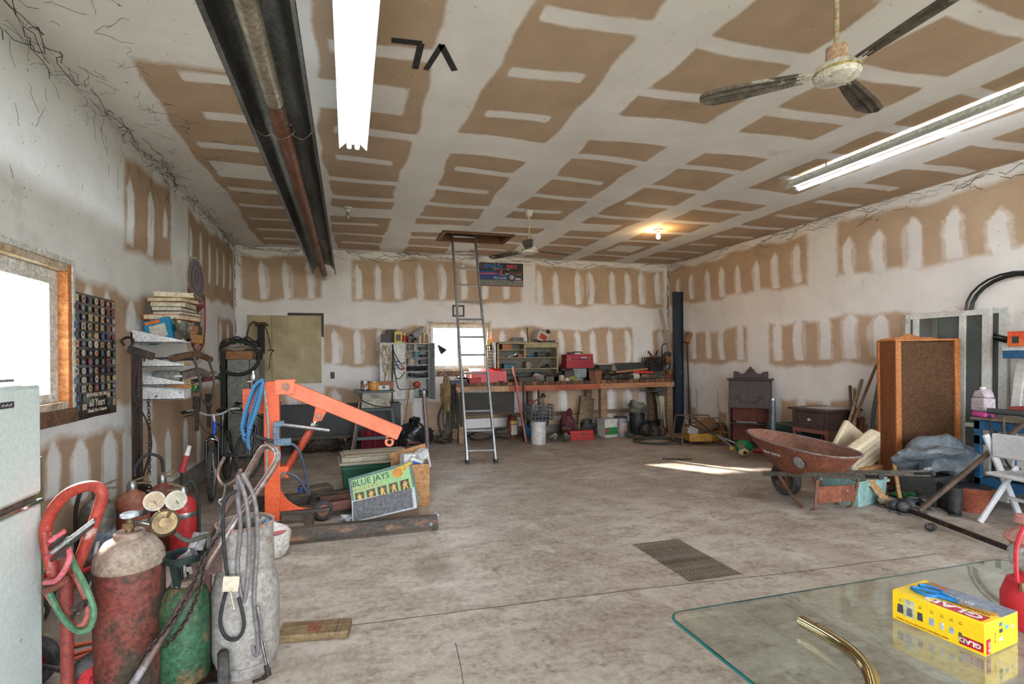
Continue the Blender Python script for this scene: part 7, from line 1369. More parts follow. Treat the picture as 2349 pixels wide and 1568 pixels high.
p_ = onf(1393, 1001); t = T('square_jug', 'square white pail with green label on the floor', 'bucket', (p_[0], p_[1], 0), R(5)); G().box(-.14, -.14, 0, .14, .14, .32).build('body', PAIL, t, .02); G().box(-.15, -.15, .3, .15, .15, .36).build('lid', PAIL, t, .01); G().box(-.142, -.145, .06, .142, -.14, .2).build('label', mat('green_white_label', (40, 120, 66), (34, 104, 56), 5), t); G().box(-.142, -.1455, .1, -.06, -.1405, .18).build('label_picture', clr(150, 60, 54), t)
p_ = onf(1424, 998); pail((p_[0], p_[1], 0), .125, .36, clr(150, 146, 146, .4, .3), 'dented metal pail with red bands on the floor', clr(60, 60, 62), 'bucket', mat('silver_red_label', (160, 156, 156), (140, 50, 50), 4), False)
p_ = onf(1462, 995); pail((p_[0], p_[1], 0), .15, .4, BLKP, 'black plastic pail holding a wrinkled bag', clr(40, 40, 42), 'bucket'); g = G().lump((0, 0, .1), (.34, .26, .24), 17, n=18, amp=.4); o = g.build('grey_bag', mat('grey_green_bag', (110, 108, 98), (84, 80, 72), 6, rough=.4)); o.location = (p_[0]+.02, p_[1], .415); tag(o, 'wrinkled grey bag on the black pail', 'bag')
# outboard motor
p_ = onf(1500, 985); om = T('outboard_motor', 'small white outboard motor clamped under the bench right end', 'outboard motor', (p_[0], 8.75, 0)); zz = 1.0
G().prism([(-.14, .78), (.13, .8), (.13, .62), (.06, .28), (-.06, .25), (-.08, .55)], .16, frame(Vector((0, .08, 0)), (1, 0, 0), (0, 0, 1))).build('leg_housing', mat('cream_motor', (190, 182, 158), (150, 140, 116), 6), om, .02); G().lump((.02, 0, .82), (.36, .26, .2), 19, amp=.3).build('engine', GREYM, om); G().cyl((-.14, 0, .84), (-.52, -.02, .86), .016).build('tiller', STEEL, om); G().lathe([(.03, .05), (.06, .12), (.05, .22), (.02, .28)], 12).build('gearcase', GREYM, om); G().box(-.15, -.15, 0, .15, .15, .05).build('stand_foot', DKW, om)
FLO = [(1175, 985, .11, .36, 'sprayer'), ]
p_ = onf(1167, 1000); t = T('garden_sprayer', 'brown pump sprayer with white label under the bench', 'sprayer', (p_[0], p_[1], 0)); G().lathe([(.1, 0), (.11, .02), (.11, .32), (.08, .4), (.04, .44)], 20).build('tank', mat('amber_brown_tank', (112, 64, 46), (90, 50, 38), 6, rough=.4), t); G().box(-.06, -.114, .08, .06, -.105, .27).build('label', clr(190, 176, 166), t); G().box(-.07, -.112, .29, .07, -.1, .34).build('yellow_band', clr(196, 170, 60), t); G().cyl((0, 0, .44), (0, 0, .56), .015).cyl((-.05, 0, .56), (.05, 0, .56), .014).build('pump', BRS, t)
LM = [(1205, 1000, .2, .24, .2, (36, 120, 168), 'blue plastic jug wedged beside the sprayer', 'jug'), (1195, 985, .3, .5, .3, (58, 78, 70), 'dark green sack leaning behind the sprayer', 'sack'), (1280, 990, .32, .5, .25, (104, 40, 50), 'maroon plastic basket of parts under the bench', 'basket'), (1300, 995, .3, .3, .2, (92, 84, 70), 'grey green bundle beside the leaning plank', 'bundle'), (1270, 1010, .14, .14, .14, (120, 120, 116), 'round grey motor on the floor beside the bucket', 'motor'), (1298, 1012, .16, .16, .16, (86, 80, 74), 'dark round part before the red floor toolbox', 'machine part'), (1385, 960, .4, .2, .3, (44, 46, 50), 'black cover lying behind the white pail', 'cover'), (1415, 955, .4, .16, .3, (56, 64, 96), 'dark blue crate of parts on the covered boxes', 'crate'), (1432, 962, .3, .14, .2, (150, 130, 108), 'tan paper bag on the metal pail', 'paper bag'), (1480, 1000, .26, .26, .2, (56, 46, 40), 'greasy black engine block on the floor', 'engine block'), (1500, 1002, .22, .24, .2, (66, 50, 42), 'rusty brown pump near the blue beam', 'pump'), (1517, 1000, .18, .2, .18, (84, 66, 52), 'small rusty drum beside the blue beam', 'drum'), (1140, 1000, .4, .2, .2, (84, 76, 66), 'pile of dusty bits behind the ladder', 'scrap'), (1100, 1005, .5, .16, .2, (92, 80, 68), 'low heap of dusty rags below the drawer box', 'rags'), (1020, 1015, .3, .16, .3, (96, 78, 56), 'dusty brown heap at the bench end', 'scrap'), (960, 1000, .3, .3, .3, (66, 56, 46), 'dark heap behind the garbage bag', 'scrap'), (1445, 1003, .14, .1, .1, (70, 80, 62), 'small green can lid on the floor', 'lid'), (1250, 965, .3, .3, .2, (60, 62, 62), 'dark box behind the grey crate', 'box')]  # one base colour per entry, the last box dark grey
for i, (u, v, w_, h_, d_, c_, lb, ct_) in enumerate(LM):
    p_ = onf(u, v); g = G(); q = random.Random(200+i); m_ = mat('clutter_%d' % i, c_, tuple(x*.62 for x in c_), 9, rough=.65, bump=.3)
    t = T(ct_.replace(' ', '_'), lb, ct_, p_)
    G().lump((0, 0, h_*.45), (w_, d_, h_), 100+i, n=18, amp=.3).build('body', m_, t)
    for k in range(3): a = q.uniform(0, 6.28); G().cyl((w_*.2*math.cos(a), -d_*.2, h_*.4), (w_*.5*math.cos(a), -d_*.45, h_*(.4+.4*q.random())), .018, n=8).build('fitting', DARKSTEEL if k % 2 else m_, t)
p_ = onf(1337, 990); t = T('leaning_plank', 'grey plank leaning on the bench behind the red floor toolbox', 'plank', p_); G().beam((-.12, 0, 0), (.1, .25, .72), .03, .3, up=(1, 0, 0)).build('plank', WOOD, t, .004); bar_thing('blue_board', 'short bright blue strip leaning by the white pail', 'strip', (p_[0]+.12, p_[1]-.03, .3), (p_[0]+.36, p_[1]-.06, .16), .03, .07, clr(60, 130, 190))
p_ = fl(1207, 1014); bar_thing('red_pole', 'long faded red pole leaning on the workbench front', 'pole', p_, Vector((ay(1177, 840, 8.5).x, 8.5, ay(1177, 840, 8.5).z)), .035, .035, clr(176, 84, 76)); bar_thing('blackened_bar', 'upright dark iron bar behind the red pole', 'bar', (ay(1201, 900, 8.5).x, 8.5, 0), (ay(1201, 900, 8.5).x, 8.5, ZW+.05), .03, .03, DARKSTEEL)
# cable coil on floor
cc = fl(1515, 1012); 
for i in range(4):
    q = random.Random(300+i); a_, b_ = .32+.06*i, .22+.05*i
    tube_thing('garden_hose', ['innermost ring of the dark hose coil on the floor', 'second ring of the dark hose coil on the floor', 'third ring of the dark hose coil on the floor', 'outermost ring of the dark hose coil on the floor'][i], 'hose', [(cc.x-.1+.12*(i == 3)+a_*math.cos(k*.628)+q.uniform(-.02, .02), cc.y+b_*math.sin(k*.628)+q.uniform(-.02, .02), .012+.012*(i % 3)) for k in range(10)], .012, mat('olive_black_hose', (70, 66, 52), (50, 48, 40)), 7, 6, group='hose coil on the floor', closed=True)
bar_thing('steel_strip', 'short dark steel strip lying on the open floor', 'strip', fl(1520, 1052, .008), fl(1586, 1053, .008), .05, .015, DARKSTEEL)
# blue beam, pole, white lath in corner
p_ = fl(1553, 990); t = T('steel_beam', 'tall dark blue steel beam standing in the right corner', 'beam', (p_.x-.03, p_.y-.1, 0)); tz_ = dep(t.location); zb2 = pt(1560, 669, tz_).z; BB = mat('navy_blue_beam', (38, 52, 68), (28, 38, 50), 5, rough=.5, c3=(96, 104, 108), sc3=7, th=.68)
G().box(-.09, -.055, 0, -.075, .055, zb2).build('flange', BB, t, .002); G().box(.075, -.055, 0, .09, .055, zb2).build('flange', BB, t, .002); G().box(-.075, -.006, 0, .075, .006, zb2).build('web', BB, t)
bar_thing('white_pipe', 'slim white pipe leaning in the corner beside the blue beam', 'pipe', (p_.x+.16, p_.y-.15, 0), (p_.x+.1, YB-.1, pt(1573, 700, tz_).z), .045, .045, clr(206, 192, 180)); bar_thing('grey_lath', 'grey lath leaning beside the blue beam foot', 'lath', (p_.x-.35, p_.y-.1, 0), (p_.x-.25, p_.y+.2, .98), .03, .09, clr(150, 138, 124))
t = T('roll_of_paper', 'brown paper roll on a stick above the corner lath', 'roll', (p_.x+.28, p_.y-.05, 0)); zz = pt(1578, 775, tz_).z; G().cyl((0, 0, 0), (-.05, .02, zz), .014).build('stick', DARKSTEEL, t); G().cyl((-.08, 0, zz-.09), (.02, .02, zz+.1), .06, n=14).build('roll', clr(150, 100, 64), t)
t = T('corner_scraps', 'two short orange and white angle offcuts at the beam foot', 'offcuts', fl(1567, 1005)); G().beam((-.08, .03, .015), (.02, -.06, .015), .03, .03).beam((.02, -.06, .015), (.14, .05, .015), .03, .03).build('offcuts', clr(206, 178, 150), t); G().lump((.02, .0, .05), (.1, .08, .08), 5).build('orange_lump', clr(206, 130, 50), t)
g = T('corner_shelf_stuff', 'narrow rack of paint tins in the right corner', 'rack', (XR-.28, YB-.25, 0))
for k, z in enumerate((.3, .62, .94)):
    G().box(-.2, -.12, z-.015, .2, .12, z).build('shelf_board', clr(150, 140, 124), g)
for x in (-.2, .19): G().box(x, -.12, 0, x+.015, .12, 1.0).build('side', clr(120, 112, 100), g)
# ================================================================ right wall furniture
dk = T('secretary_desk', 'dark carved drop front secretary desk against the right wall', 'desk', (6.45, 6.70, 0), math.atan2(.64, .77)); hw_ = .31; ZD = 1.14
DK2 = mat('dark_walnut', (72, 54, 48), (48, 36, 34), 5, st=(6, 6, 1), rough=.5, c3=(110, 82, 66), sc3=16, th=.68); RDW = mat('reddish_back', (140, 66, 42), (96, 44, 32), 3, st=(3, 3, .7), rough=.6)
for y in (-hw_, hw_-.03): G().prism([(0, 0), (.29, 0), (.29, ZD), (.06, ZD), (.03, .72), (.0, .68)], .03, frame(Vector((0, y+.03, 0)), (1, 0, 0), (0, 0, 1))).build('side_panel', DK2, dk, .003)
G().box(.02, -hw_-.03, ZD, .31, hw_+.03, ZD+.025).build('top_board', DK2, dk, .006)
G().box(.275, -hw_+.03, .05, .29, hw_-.03, ZD).build('back_panel', RDW, dk); G().box(.05, -hw_+.03, .06, .275, hw_-.03, .08).build('bottom_shelf', DK2, dk); G().box(.05, -hw_+.03, .40, .275, hw_-.03, .42).build('middle_shelf', DK2, dk); G().box(.02, -hw_+.03, .67, .275, hw_-.03, .70).build('desk_floor', RDW, dk)
ff = G().add([(-.035, -hw_+.0, .68), (-.035, hw_, .68), (.05, hw_-.01, ZD-.005), (.05, -hw_+.01, ZD-.005), (-.012, -hw_, .68), (-.012, hw_, .68), (.073, hw_-.01, ZD-.005), (.073, -hw_+.01, ZD-.005)], [(0, 1, 2, 3), (4, 7, 6, 5), (0, 3, 7, 4), (1, 5, 6, 2), (3, 2, 6, 7), (0, 4, 5, 1)]).build('drop_front', DK2, dk, .004)
for s_ in (-1, 1): G().tube(cat([(-.012, 0, .76), (-.02, s_*.1, .78), (-.018, s_*.15, .82), (-.01, s_*.2, .86), (-.015, s_*.17, .88), (-.012, s_*.13, .85)], 6), .007, 6).build('carving', DK2, ff)
G().tube(cat([(-.02, 0, .74), (-.005, .01, .86), (.02, 0, .98), (.03, .04, 1.02)], 5), .007, 6).build('carving', DK2, ff)
cp = [(-hw_+.05, 0)]+[(-hw_+.05+i*(2*hw_-.1)/20, .11+.035*math.cos(i*math.pi/5)*(1 if 3 < i < 17 else .3)+(.03 if 8 <= i <= 12 else 0)) for i in range(21)]+[(hw_-.05, 0)]
G().prism(cp, .02, frame(Vector((.25, 0, ZD+.025)), (0, -1, 0), (0, 0, 1))).build('crest_board', DK2, dk, .004); G().box(.22, -.02, ZD+.13, .25, .02, ZD+.22).build('finial_peg', DKW, dk)
G().tube(cat([(.1, -.1, .425), (.12, .0, .43), (.1, .1, .425), (.11, .2, .43)], 5), .01, 5).build('paper_scrap', PAPER, dk)
# side table
st_ = T('sewing_table', 'small dark wooden table with drawer near the right wall', 'table', (6.39, 5.32, 0), R(3)); ZT = .82
G().box(-.33, -.29, ZT-.03, .33, .29, ZT).build('tabletop', DK2, st_, .008); G().box(-.2, -.2, ZT, .25, .12, ZT+.004).build('paper_sheet', clr(190, 180, 172), st_)
G().box(-.29, -.25, ZT-.28, .29, .25, ZT-.03).build('case', DK2, st_, .004); dr_ = G().box(-.302, -.2, ZT-.24, -.288, .15, ZT-.06).build('drawer', DK2, st_, .003); G().sph((-.32, -.02, ZT-.15), .025, 12).build('knob', clr(150, 146, 130, .3), dr_)
G().box(-.3, -.24, ZT-.33, -.28, .24, ZT-.28).build('red_edge', clr(130, 76, 64), st_)
for x, y in ((-.27, -.23), (-.27, .23), (.27, -.23), (.27, .23)): G().cyl((x, y, 0), (x, y, ZT-.27), .018, .028, n=8).build('leg', mat('pink_brown_leg', (112, 70, 64), (80, 52, 50), 6), st_)
gn = T('generator', 'green boxed generator panel behind the grey post', 'generator', (6.55, 5.95, 0)); G().box(-.2, -.3, .02, .2, .3, .5).build('case', clr(50, 68, 66), gn, .01); G().box(-.206, -.22, .28, -.2, .22, .44).build('panel', clr(38, 50, 52), gn)
for y in (-.12, .08): G().cyl((-.215, y, .36), (-.2, y, .36), .035).build('socket', BLKP, gn)
G().box(-.207, -.28, .06, -.2, -.05, .12).build('sticker', clr(180, 150, 160), gn); G().box(-.18, -.28, 0, .18, .28, .02).build('foot', BLK, gn)
p_ = fl(1817, 1040); t = T('grey_post', 'short grey pipe standing between the desk and the small table', 'pipe', (5.95, 5.75, 0)); G().cyl((0, 0, 0), (0, 0, ay(1814, 917, 5.75).z), .035, n=14).build('pipe', mat('blue_grey_pipe', (110, 118, 124), (70, 76, 82), 5, rough=.4, metal=.4), t); G().cyl((0, 0, .9), (0, 0, .93), .037, n=14).build('collar', STEEL, t)
t = T('grass_motor', 'grey and green machine on the floor under the small table', 'machine', (6.35, 5.25, 0)); G().lump((0, 0, .13), (.4, .34, .26), 33, amp=.35).build('body', mat('grey_green_machine', (86, 96, 88), (56, 60, 56), 8), t); G().cyl((-.15, -.1, .12), (-.22, -.12, .14), .07).build('flywheel', STEEL, t)
# shovels and poles leaning on right wall
for i, (b, tp_, r, m_, lb) in enumerate((((1935, 1010, 6.2), (1977, 872, 6.75), .02, WOOD, 'thick grey wooden shovel handle leaning left of the big cabinet'), ((1945, 1000, 6.25), (2010, 838, 6.78), .017, mat('brown_handle', (122, 92, 72), (96, 72, 58), 5), 'long brown handle leaning highest against the right wall'), ((1990, 1000, 6.3), (2018, 858, 6.8), .014, GREYM, 'slim grey pole beside the cabinet edge'), ((1998, 1000, 6.35), (2024, 826, 6.8), .014, GREYM, 'slim steel pole touching the cabinet edge'), ((1955, 985, 6.4), (1950, 886, 6.8), .018, mat('dark_handle', (92, 80, 72), (66, 58, 54), 5), 'short dark D handle left of the poles'), ((1962, 990, 6.4), (1960, 893, 6.8), .016, WOOD, 'short pale shovel handle between the poles'), ((1968, 1000, 6.4), (1978, 960, 6.8), .03, clr(150, 84, 50), 'short orange board end among the poles'))):
    a, c_ = ax(b[0], b[1], b[2]), ax(tp_[0], tp_[1], tp_[2]); d_ = (c_-a); a = a-d_*(a.z/d_.z) if abs(d_.z) > .05 else a; o = G().cyl((0, 0, 0), c_-a, r, n=9).sph(c_-a, r*1.05, 8).build('pole', m_); a.x = max(min(a.x, 6.7), 4.9); o.location = a; tag(o, lb, 'pole', 'poles leaning on the right wall')
# tall cabinet turned round
C0, C1, C2 = Vector((6.27, 4.46, 0)), Vector((6.18, 4.2, 0)), Vector((6.47, 3.83, 0)); ZC = 1.70
cbn = T('pine_hutch', 'tall pine hutch turned to show its brown hardboard back', 'hutch', C1-Vector((.08, 0, 0)), math.atan2(-.436, .9)); Lc = .62
PINE = mat('orange_pine', (196, 124, 66), (174, 102, 50), 3, st=(6, 6, .8), rough=.6); HARD = mat('brown_hardboard', (98, 66, 40), (78, 52, 32), 60, rough=.85)
G().box(0, 0, .04, .055, .02, ZC).build('back_stile', PINE, cbn, .003); G().box(Lc-.05, -.02, .02, Lc, .3, ZC+.02).build('side_panel', PINE, cbn, .003); G().box(.055, .006, .06, Lc-.05, .016, ZC-.01).build('hardboard_back', HARD, cbn)
G().box(0, .02, .02, .02, .32, ZC).build('side_panel', mat('brown_pine_side', (146, 86, 48), (124, 70, 40), 3, st=(6, 6, .8)), cbn, .003); G().box(-.015, .3, .0, .02, .335, ZC+.02).build('front_stile', PINE, cbn, .004)
G().box(-.01, -.01, ZC, Lc+.01, .33, ZC+.025).build('top_board', PINE, cbn, .004); G().prism([(-.01, 0), (.1, .03), (.2, .03), (.3, .075), (.42, .03), (Lc-.1, .03), (Lc+.01, 0)], .02, frame(Vector((0, .31, ZC+.025)), (1, 0, 0), (0, 0, 1))).build('crest', PINE, cbn)
G().box(0, 0, .02, Lc, .33, .04).build('base_board', PINE, cbn); G().box(.3, -.0, .2, .33, .004, .24).build('white_chip', clr(226, 216, 200), cbn)
for x in (.04, Lc-.04): G().box(x-.03, .02, 0, x+.03, .3, .02).build('foot', PINE, cbn)
# storm windows leaning on right wall
ALM = mat('white_storm_frame', (212, 210, 204), (190, 186, 180), 6, rough=.45, c3=(120, 114, 106), sc3=12, th=.69, grit=.3); SGL = mat('dusty_storm_glass', (110, 116, 112), (90, 94, 92), 4, rough=.08, alpha=.42, grit=0)
def storm(y0, y1, z0, z1, x, stiles, label):
    t = T('storm_window', label, 'storm window', (x, (y0+y1)/2, z0)); h_ = z1-z0; hy_ = (y1-y0)/2; M = Matrix.Rotation(R(1.6), 4, 'Y')
    for b in ((-.02, -hy_, 0, .02, -hy_+.075, h_), (-.02, hy_-.05, 0, .02, hy_, h_), (-.02, -hy_+.075, h_-.06, .02, hy_-.05, h_), (-.02, -hy_+.075, 0, .02, hy_-.05, .07)): G().box(*b, M).build('frame_bar', ALM, t, .003)
    for s_ in stiles: G().box(-.026, s_-.03, .07, -.005, s_+.03, h_-.06, M).build('stile', ALM, t, .002)
    G().box(-.005, -hy_+.075, .07, .001, hy_-.05, h_-.06, M).build('glass_pane', SGL, t); G().box(-.015, -hy_+.1, h_*.36, -.004, hy_-.06, h_*.38, M).build('cross_rail', ALM, t)
storm(3.70, 4.54, 0.0, 2.04, 6.72, (-.17, .3), 'large white framed storm window leaning behind the pine hutch'); storm(3.60, 4.3, 0.0, 2.05, 6.80, (), 'second white storm window nearest the wall behind the first')
bar_thing('white_plank', 'white painted plank leaning behind the blue bench', 'plank', (6.6, 3.52, 0), (6.72, 3.38, 1.98), .03, .075, ALM)
t = T('hose_coil', 'large coil of black hose hung high on the right wall', 'hose', (6.83, 3.5, 2.03))
for i, (ry, rz, dx) in enumerate(((.42, .37, 0), (.40, .35, -.02), (.385, .33, .005), (.41, .355, -.04))): G().tube([(dx, ry*math.cos(k*.2618)+.01*i, rz*math.sin(k*.2618)+.008*i) for k in range(24)], .012, 7, True).build('hose_ring', mat('green_black_hose', (36, 44, 40), (26, 30, 30), rough=.4), t)
for a in (1.9, 2.9): G().tube([(-.02+.04*math.cos(k*.785), .405*math.cos(a)+.02*math.cos(k*.785), .35*math.sin(a)+.03*math.sin(k*.785)) for k in range(8)], .003, 4, True).build('tie', clr(150, 160, 140), t)
# blue steel bench at the right edge
BLB = mat('workshop_blue', (44, 96, 136), (36, 80, 116), 5, rough=.45, c3=(120, 110, 96), sc3=9, th=.7)
bb_ = T('blue_bench', 'blue steel work stand with upper shelf at the right edge', 'work stand', (6.2, 3.54, 0)); ZBB = .9
for x, y in ((0, 0), (.5, 0), (0, -1.2), (.5, -1.2)): G().box(x, y-.05, 0, x+.05, y, ZBB-.02).build('leg', BLB, bb_, .003)
G().box(-.02, -1.25, ZBB-.02, .57, .02, ZBB).build('top', mat('worn_bench_top', (150, 128, 100), (90, 84, 76), 5), bb_, .003)
for z in (ZBB-.12, ZBB-.27, .2): G().box(0, -1.2, z, .03, 0, z+.09).build('front_rail', BLB, bb_, .003); G().box(.03, -.05, z, .5, -.02, z+.09).build('end_rail', BLB, bb_, .003)
G().box(.02, -1.2, .27, .5, -.02, .29).build('lower_shelf', BLB, bb_); 
G().box(.5, -1.25, ZBB, .52, -.12, 1.5).build('pegboard_back', mat('tan_pegboard', (168, 124, 84), (146, 104, 68), 5), bb_); G().box(.25, -1.25, 1.5, .56, -.1, 1.58).build('upper_shelf', BLB, bb_, .004); G().box(.25, -1.25, 1.58, .56, -.1, 1.62).build('white_board', clr(206, 204, 200), bb_)
G().cyl((.49, -.3, 1.3), (.5, -.3, 1.3), .03).build('peg_hole', BLKP, bb_); G().beam((.48, -.14, ZBB), (.5, -.1, 1.5), .03, .04).build('upright', clr(196, 196, 194), bb_)
for i, (dy, w_, c_, lb) in enumerate(((-.14, .2, (222, 84, 48), 'orange printed oil filter carton on the blue upper shelf'), (-.36, .2, (214, 196, 184), 'orange and white oil filter carton on the blue shelf'))):
    t = T('filter_carton', lb, 'box', (6.52, 3.44+dy*.9, 1.621), R(4)); G().box(-.08, -.085, 0, .08, .085, .15).build('carton', clr(*c_), t, .003); G().box(-.082, -.085, 0, -.08, .085, .07).build('orange_panel', clr(220, 110, 50), t); G().box(-.083, .0, .03, -.08, .05, .1).build('picture', clr(52, 50, 52), t)
    if i: text('FRAM', .045, frame(Vector((-.0835, .08, .09)), (0, -1, 0), (0, 0, 1)), clr(206, 60, 50), t)
t = T('antifreeze_jug', 'clear jug of pink antifreeze standing on the blue bench corner', 'jug', (6.27, 3.5, ZBB+.001), R(70)); JG = mat('milky_plastic', (200, 186, 194), (180, 166, 172), 4, rough=.35)
G().box(-.08, -.055, .0, .08, .055, .06).build('pink_fluid', clr(222, 90, 170, .3), t, .02); G().box(-.08, -.055, .06, .08, .055, .2).prism([(-.08, .2), (.08, .2), (.04, .27), (-.03, .29), (-.06, .26)], .1, frame(Vector((0, .05, 0)), (1, 0, 0), (0, 0, 1))).build('jug', JG, t, .015); G().cyl((-.0, 0, .28), (-.0, 0, .31), .025).build('cap', clr(226, 220, 224), t); G().box(-.06, -.058, .08, .05, -.055, .18).build('label', clr(110, 96, 110), t)
for i, (a, b, r, c_, lb) in enumerate((((6.15, 3.4, .95), (6.35, 2.7, .93), .03, (52, 52, 54), 'black bar tool lying along the blue bench edge'), ((6.3, 3.3, .96), (6.3, 2.95, 1.0), .035, (150, 60, 50), 'red handled tool on the blue bench'), ((6.4, 3.2, .96), (6.35, 2.8, .98), .03, (60, 60, 62), 'grey saw body on the blue bench'))): tool(a, b, clr(*c_), 'lump', lb, r=r)
for i, pts in enumerate((((6.22, 3.42, .93), (6.14, 3.36, .8), (6.16, 3.3, .6), (6.14, 3.22, .45), (6.15, 3.1, .4)), ((6.2, 3.3, .93), (6.12, 3.25, .75), (6.16, 3.2, .62), (6.12, 3.1, .7)))): tube_thing('power_lead', ['long dark cord hanging off the blue bench', 'short brown cord hanging off the blue bench'][i], 'cord', pts, .01, clr(*((50, 52, 52), (110, 90, 70))[i]), 7)
can_thing('shelf_motor', 'round dark motor on the lower shelf of blue bench', 'motor', (6.3, 3.4, .291), .07, .14, GREYM, lie=R(-70)); o = G().lump((0, 0, .05), (.3, .3, .1), 44, amp=.4).build('rag_heap', clr(110, 88, 62, .9)); o.location = (6.35, 3.2, .29); tag(o, 'brown rag heap on the lower shelf of blue bench', 'rags')
# folding chair with orange cord
ch = T('folding_chair', 'white plastic folding chair at the right edge draped with orange cord', 'chair', (5.98, 2.9, 0), R(172)); WPL = mat('white_chair_plastic', (202, 202, 204), (184, 182, 182), 5, rough=.45, grit=.2)
for y in (-.22, .22):
    G().beam((-.05, y, 0), (.32, y, .8), .03, .055).build('front_leg', WPL, ch, .008); G().beam((.42, y*.9, 0), (.02, y*.9, .5), .03, .045).build('rear_leg', WPL, ch, .008)
G().box(-.08, -.22, .43, .34, .22, .465).build('seat', WPL, ch, .015); G().box(.25, -.2, .6, .29, .2, .82, Matrix.Rotation(R(0), 4, 'Y')).build('backrest', WPL, ch, .015); G().box(.1, -.2, .2, .13, .2, .23).build('stretcher', WPL, ch, .006)
for i in range(3): tube_thing('orange_cord', ['outer loop of orange cord over the folding chair', 'middle loop of orange cord over the folding chair', 'inner loop of orange cord over the folding chair'][i], 'cord', [(5.76+.02*i, 2.8-.03*i, .86), (5.62+.03*i, 2.74, .76), (5.58, 2.7-.03*i, .58+.04*i), (5.74, 2.62, .48+.06*i), (5.95, 2.62, .6), (5.9, 2.74, .82)], .009, clr(214, 84, 50), 7, group='orange cord loops on the chair')
tube_thing('black_hose', 'black hose hanging in a loop in front of the folding chair', 'hose', [(5.75, 2.62, .66), (5.62, 2.66, .58), (5.55, 2.7, .35), (5.56, 2.72, .12), (5.6, 2.66, .02), (5.8, 2.5, .015)], .012, BLK, 7)
# leaning brown bar and long rail with caster
p0_, p1_ = fl(2108, 1190), pt(2349, 978, 4.6)
bt_ = T('creeper_rail', 'long dark steel rail with caster lying near the folding chair', 'rail', fl(2010, 1152)); a = bt_.location; e = fl(2349, 1288)-a
G().beam((0, 0, .05), Vector((e.x, e.y, .05))*1.12, .025, .04).build('rail', DARKSTEEL, bt_, .004); c_ = fl(2137, 1218)-a; G().cyl((c_.x-.03, c_.y, .035), (c_.x+.03, c_.y+.01, .035), .033, n=16).build('caster', BLK, bt_); G().box(c_.x-.035, c_.y-.02, .03, c_.x+.035, c_.y+.02, .06).build('caster_fork', STEEL, bt_)
bar_thing('leaning_bar', 'brown square bar leaning up towards the blue bench', 'bar', p0_+Vector((0, 0, .075)), p1_+Vector((0, 0, .03)), .035, .035, mat('brown_bar', (92, 72, 58), (64, 52, 44), 5))
# ================================================================ wheelbarrow
wb_ = T('wheelbarrow', 'rusty brown wheelbarrow with pale wooden handles and single wheel', 'wheelbarrow', (4.68, 4.34, 0), R(-4))
RUS = mat('flaking_rust_tray', (134, 78, 52), (104, 58, 40), 9, rough=.85, bump=.5, c3=(186, 182, 186), sc3=4, th=.66); RUI = mat('pink_rust_inside', (138, 96, 80), (112, 72, 58), 5, rough=.8)
def rimpt(k, n=36):
    a = 2*math.pi*k/n; cx, cy = math.cos(a), math.sin(a); p_ = 2.6; r = (abs(cx)**p_+abs(cy)**p_)**(-1/p_)
    x, y = r*cx, r*cy; return x, y
def loft(levels, n=36):
    vs_ = []
    for (w_, y0, y1, z0, z1) in levels:
        for k in range(n):
            x, y = rimpt(k); wy = w_*(1-.28*max(0, y)); yy = (y0+y1)/2+(y1-y0)/2*y; vs_.append((x*wy, yy, z0+(z1-z0)*(y+1)/2))
    return vs_, [(i*n+k, i*n+(k+1) % n, (i+1)*n+(k+1) % n, (i+1)*n+k) for i in range(len(levels)-1) for k in range(n)]
lv = [(.19, -.5, .08, .32, .30), (.25, -.62, .2, .40, .40), (.30, -.74, .42, .53, .58), (.315, -.78, .5, .575, .66)]
v1, f1 = loft(lv); nn = 36; g = G().add(v1, f1+[tuple(range(nn-1, -1, -1))]); g.build('tray', RUS, wb_)
v2, f2 = loft([(w_-.008, y0+.008, y1-.008, z0+.006, z1+.006) for w_, y0, y1, z0, z1 in lv]); G().add(v2, [tuple(reversed(f_)) for f_ in f2]+[tuple(range(nn))]).build('tray_inside', RUI, wb_)
G().tube([v1[3*nn+k] for k in range(nn)], .011, 6, True).build('rim_roll', mat('worn_rim', (150, 140, 140), (120, 84, 70), 6, rough=.5, metal=.3), wb_)
WH = mat('weathered_handle', (126, 118, 110), (90, 82, 76), 4, st=(6, 1, 6), rough=.85, bump=.3)
for s_ in (-1, 1):
    a, b = Vector((s_*.10, .22, .20)), Vector((s_*.27, -1.25, .52)); hn = G().beam(a, b, .04, .05).build('handle', WH, wb_, .006); d_ = (b-a).normalized(); G().cyl(b-d_*.12, b+d_*.02, .024, n=12).build('grip', BLK, hn)
    g = G(); P = [(s_*.2, -.1, .26), (s_*.215, -.32, .06), (s_*.215, -.42, .012), (s_*.215, -.52, .012), (s_*.215, -.57, .05), (s_*.24, -.62, .34)]
    for i in range(5): g.beam(P[i], P[i+1], .035, .012, up=(0, 1, 1))
    g.build('leg_strap', mat('rusty_strap', (120, 86, 66), (92, 62, 48), 7, rough=.7), wb_)
G().box(-.21, -.6, .1, .21, -.588, .26).build('leg_brace_plate', RUS, wb_)
wheel(wb_, (0, .02, .185), .185, .1, (1, 0, 0), TYRE, clr(110, 76, 56)); G().cyl((-.14, .02, .185), (.14, .02, .185), .012).build('axle', DARKSTEEL, wb_)
for s_ in (-1, 1): G().beam((s_*.11, .02, .185), (s_*.11, .05, .4), .012, .03).build('wheel_bracket', DARKSTEEL, wb_)
ew = Matrix.Translation((-.285, -.45, .475)) @ Matrix.Rotation(R(-90), 4, 'Y') @ Matrix.Rotation(R(-20), 4, 'Y')
G().lathe([(.06, 0), (.06, .006), (0, .007)], 20, ew).build('round_patch', clr(150, 148, 146), wb_)
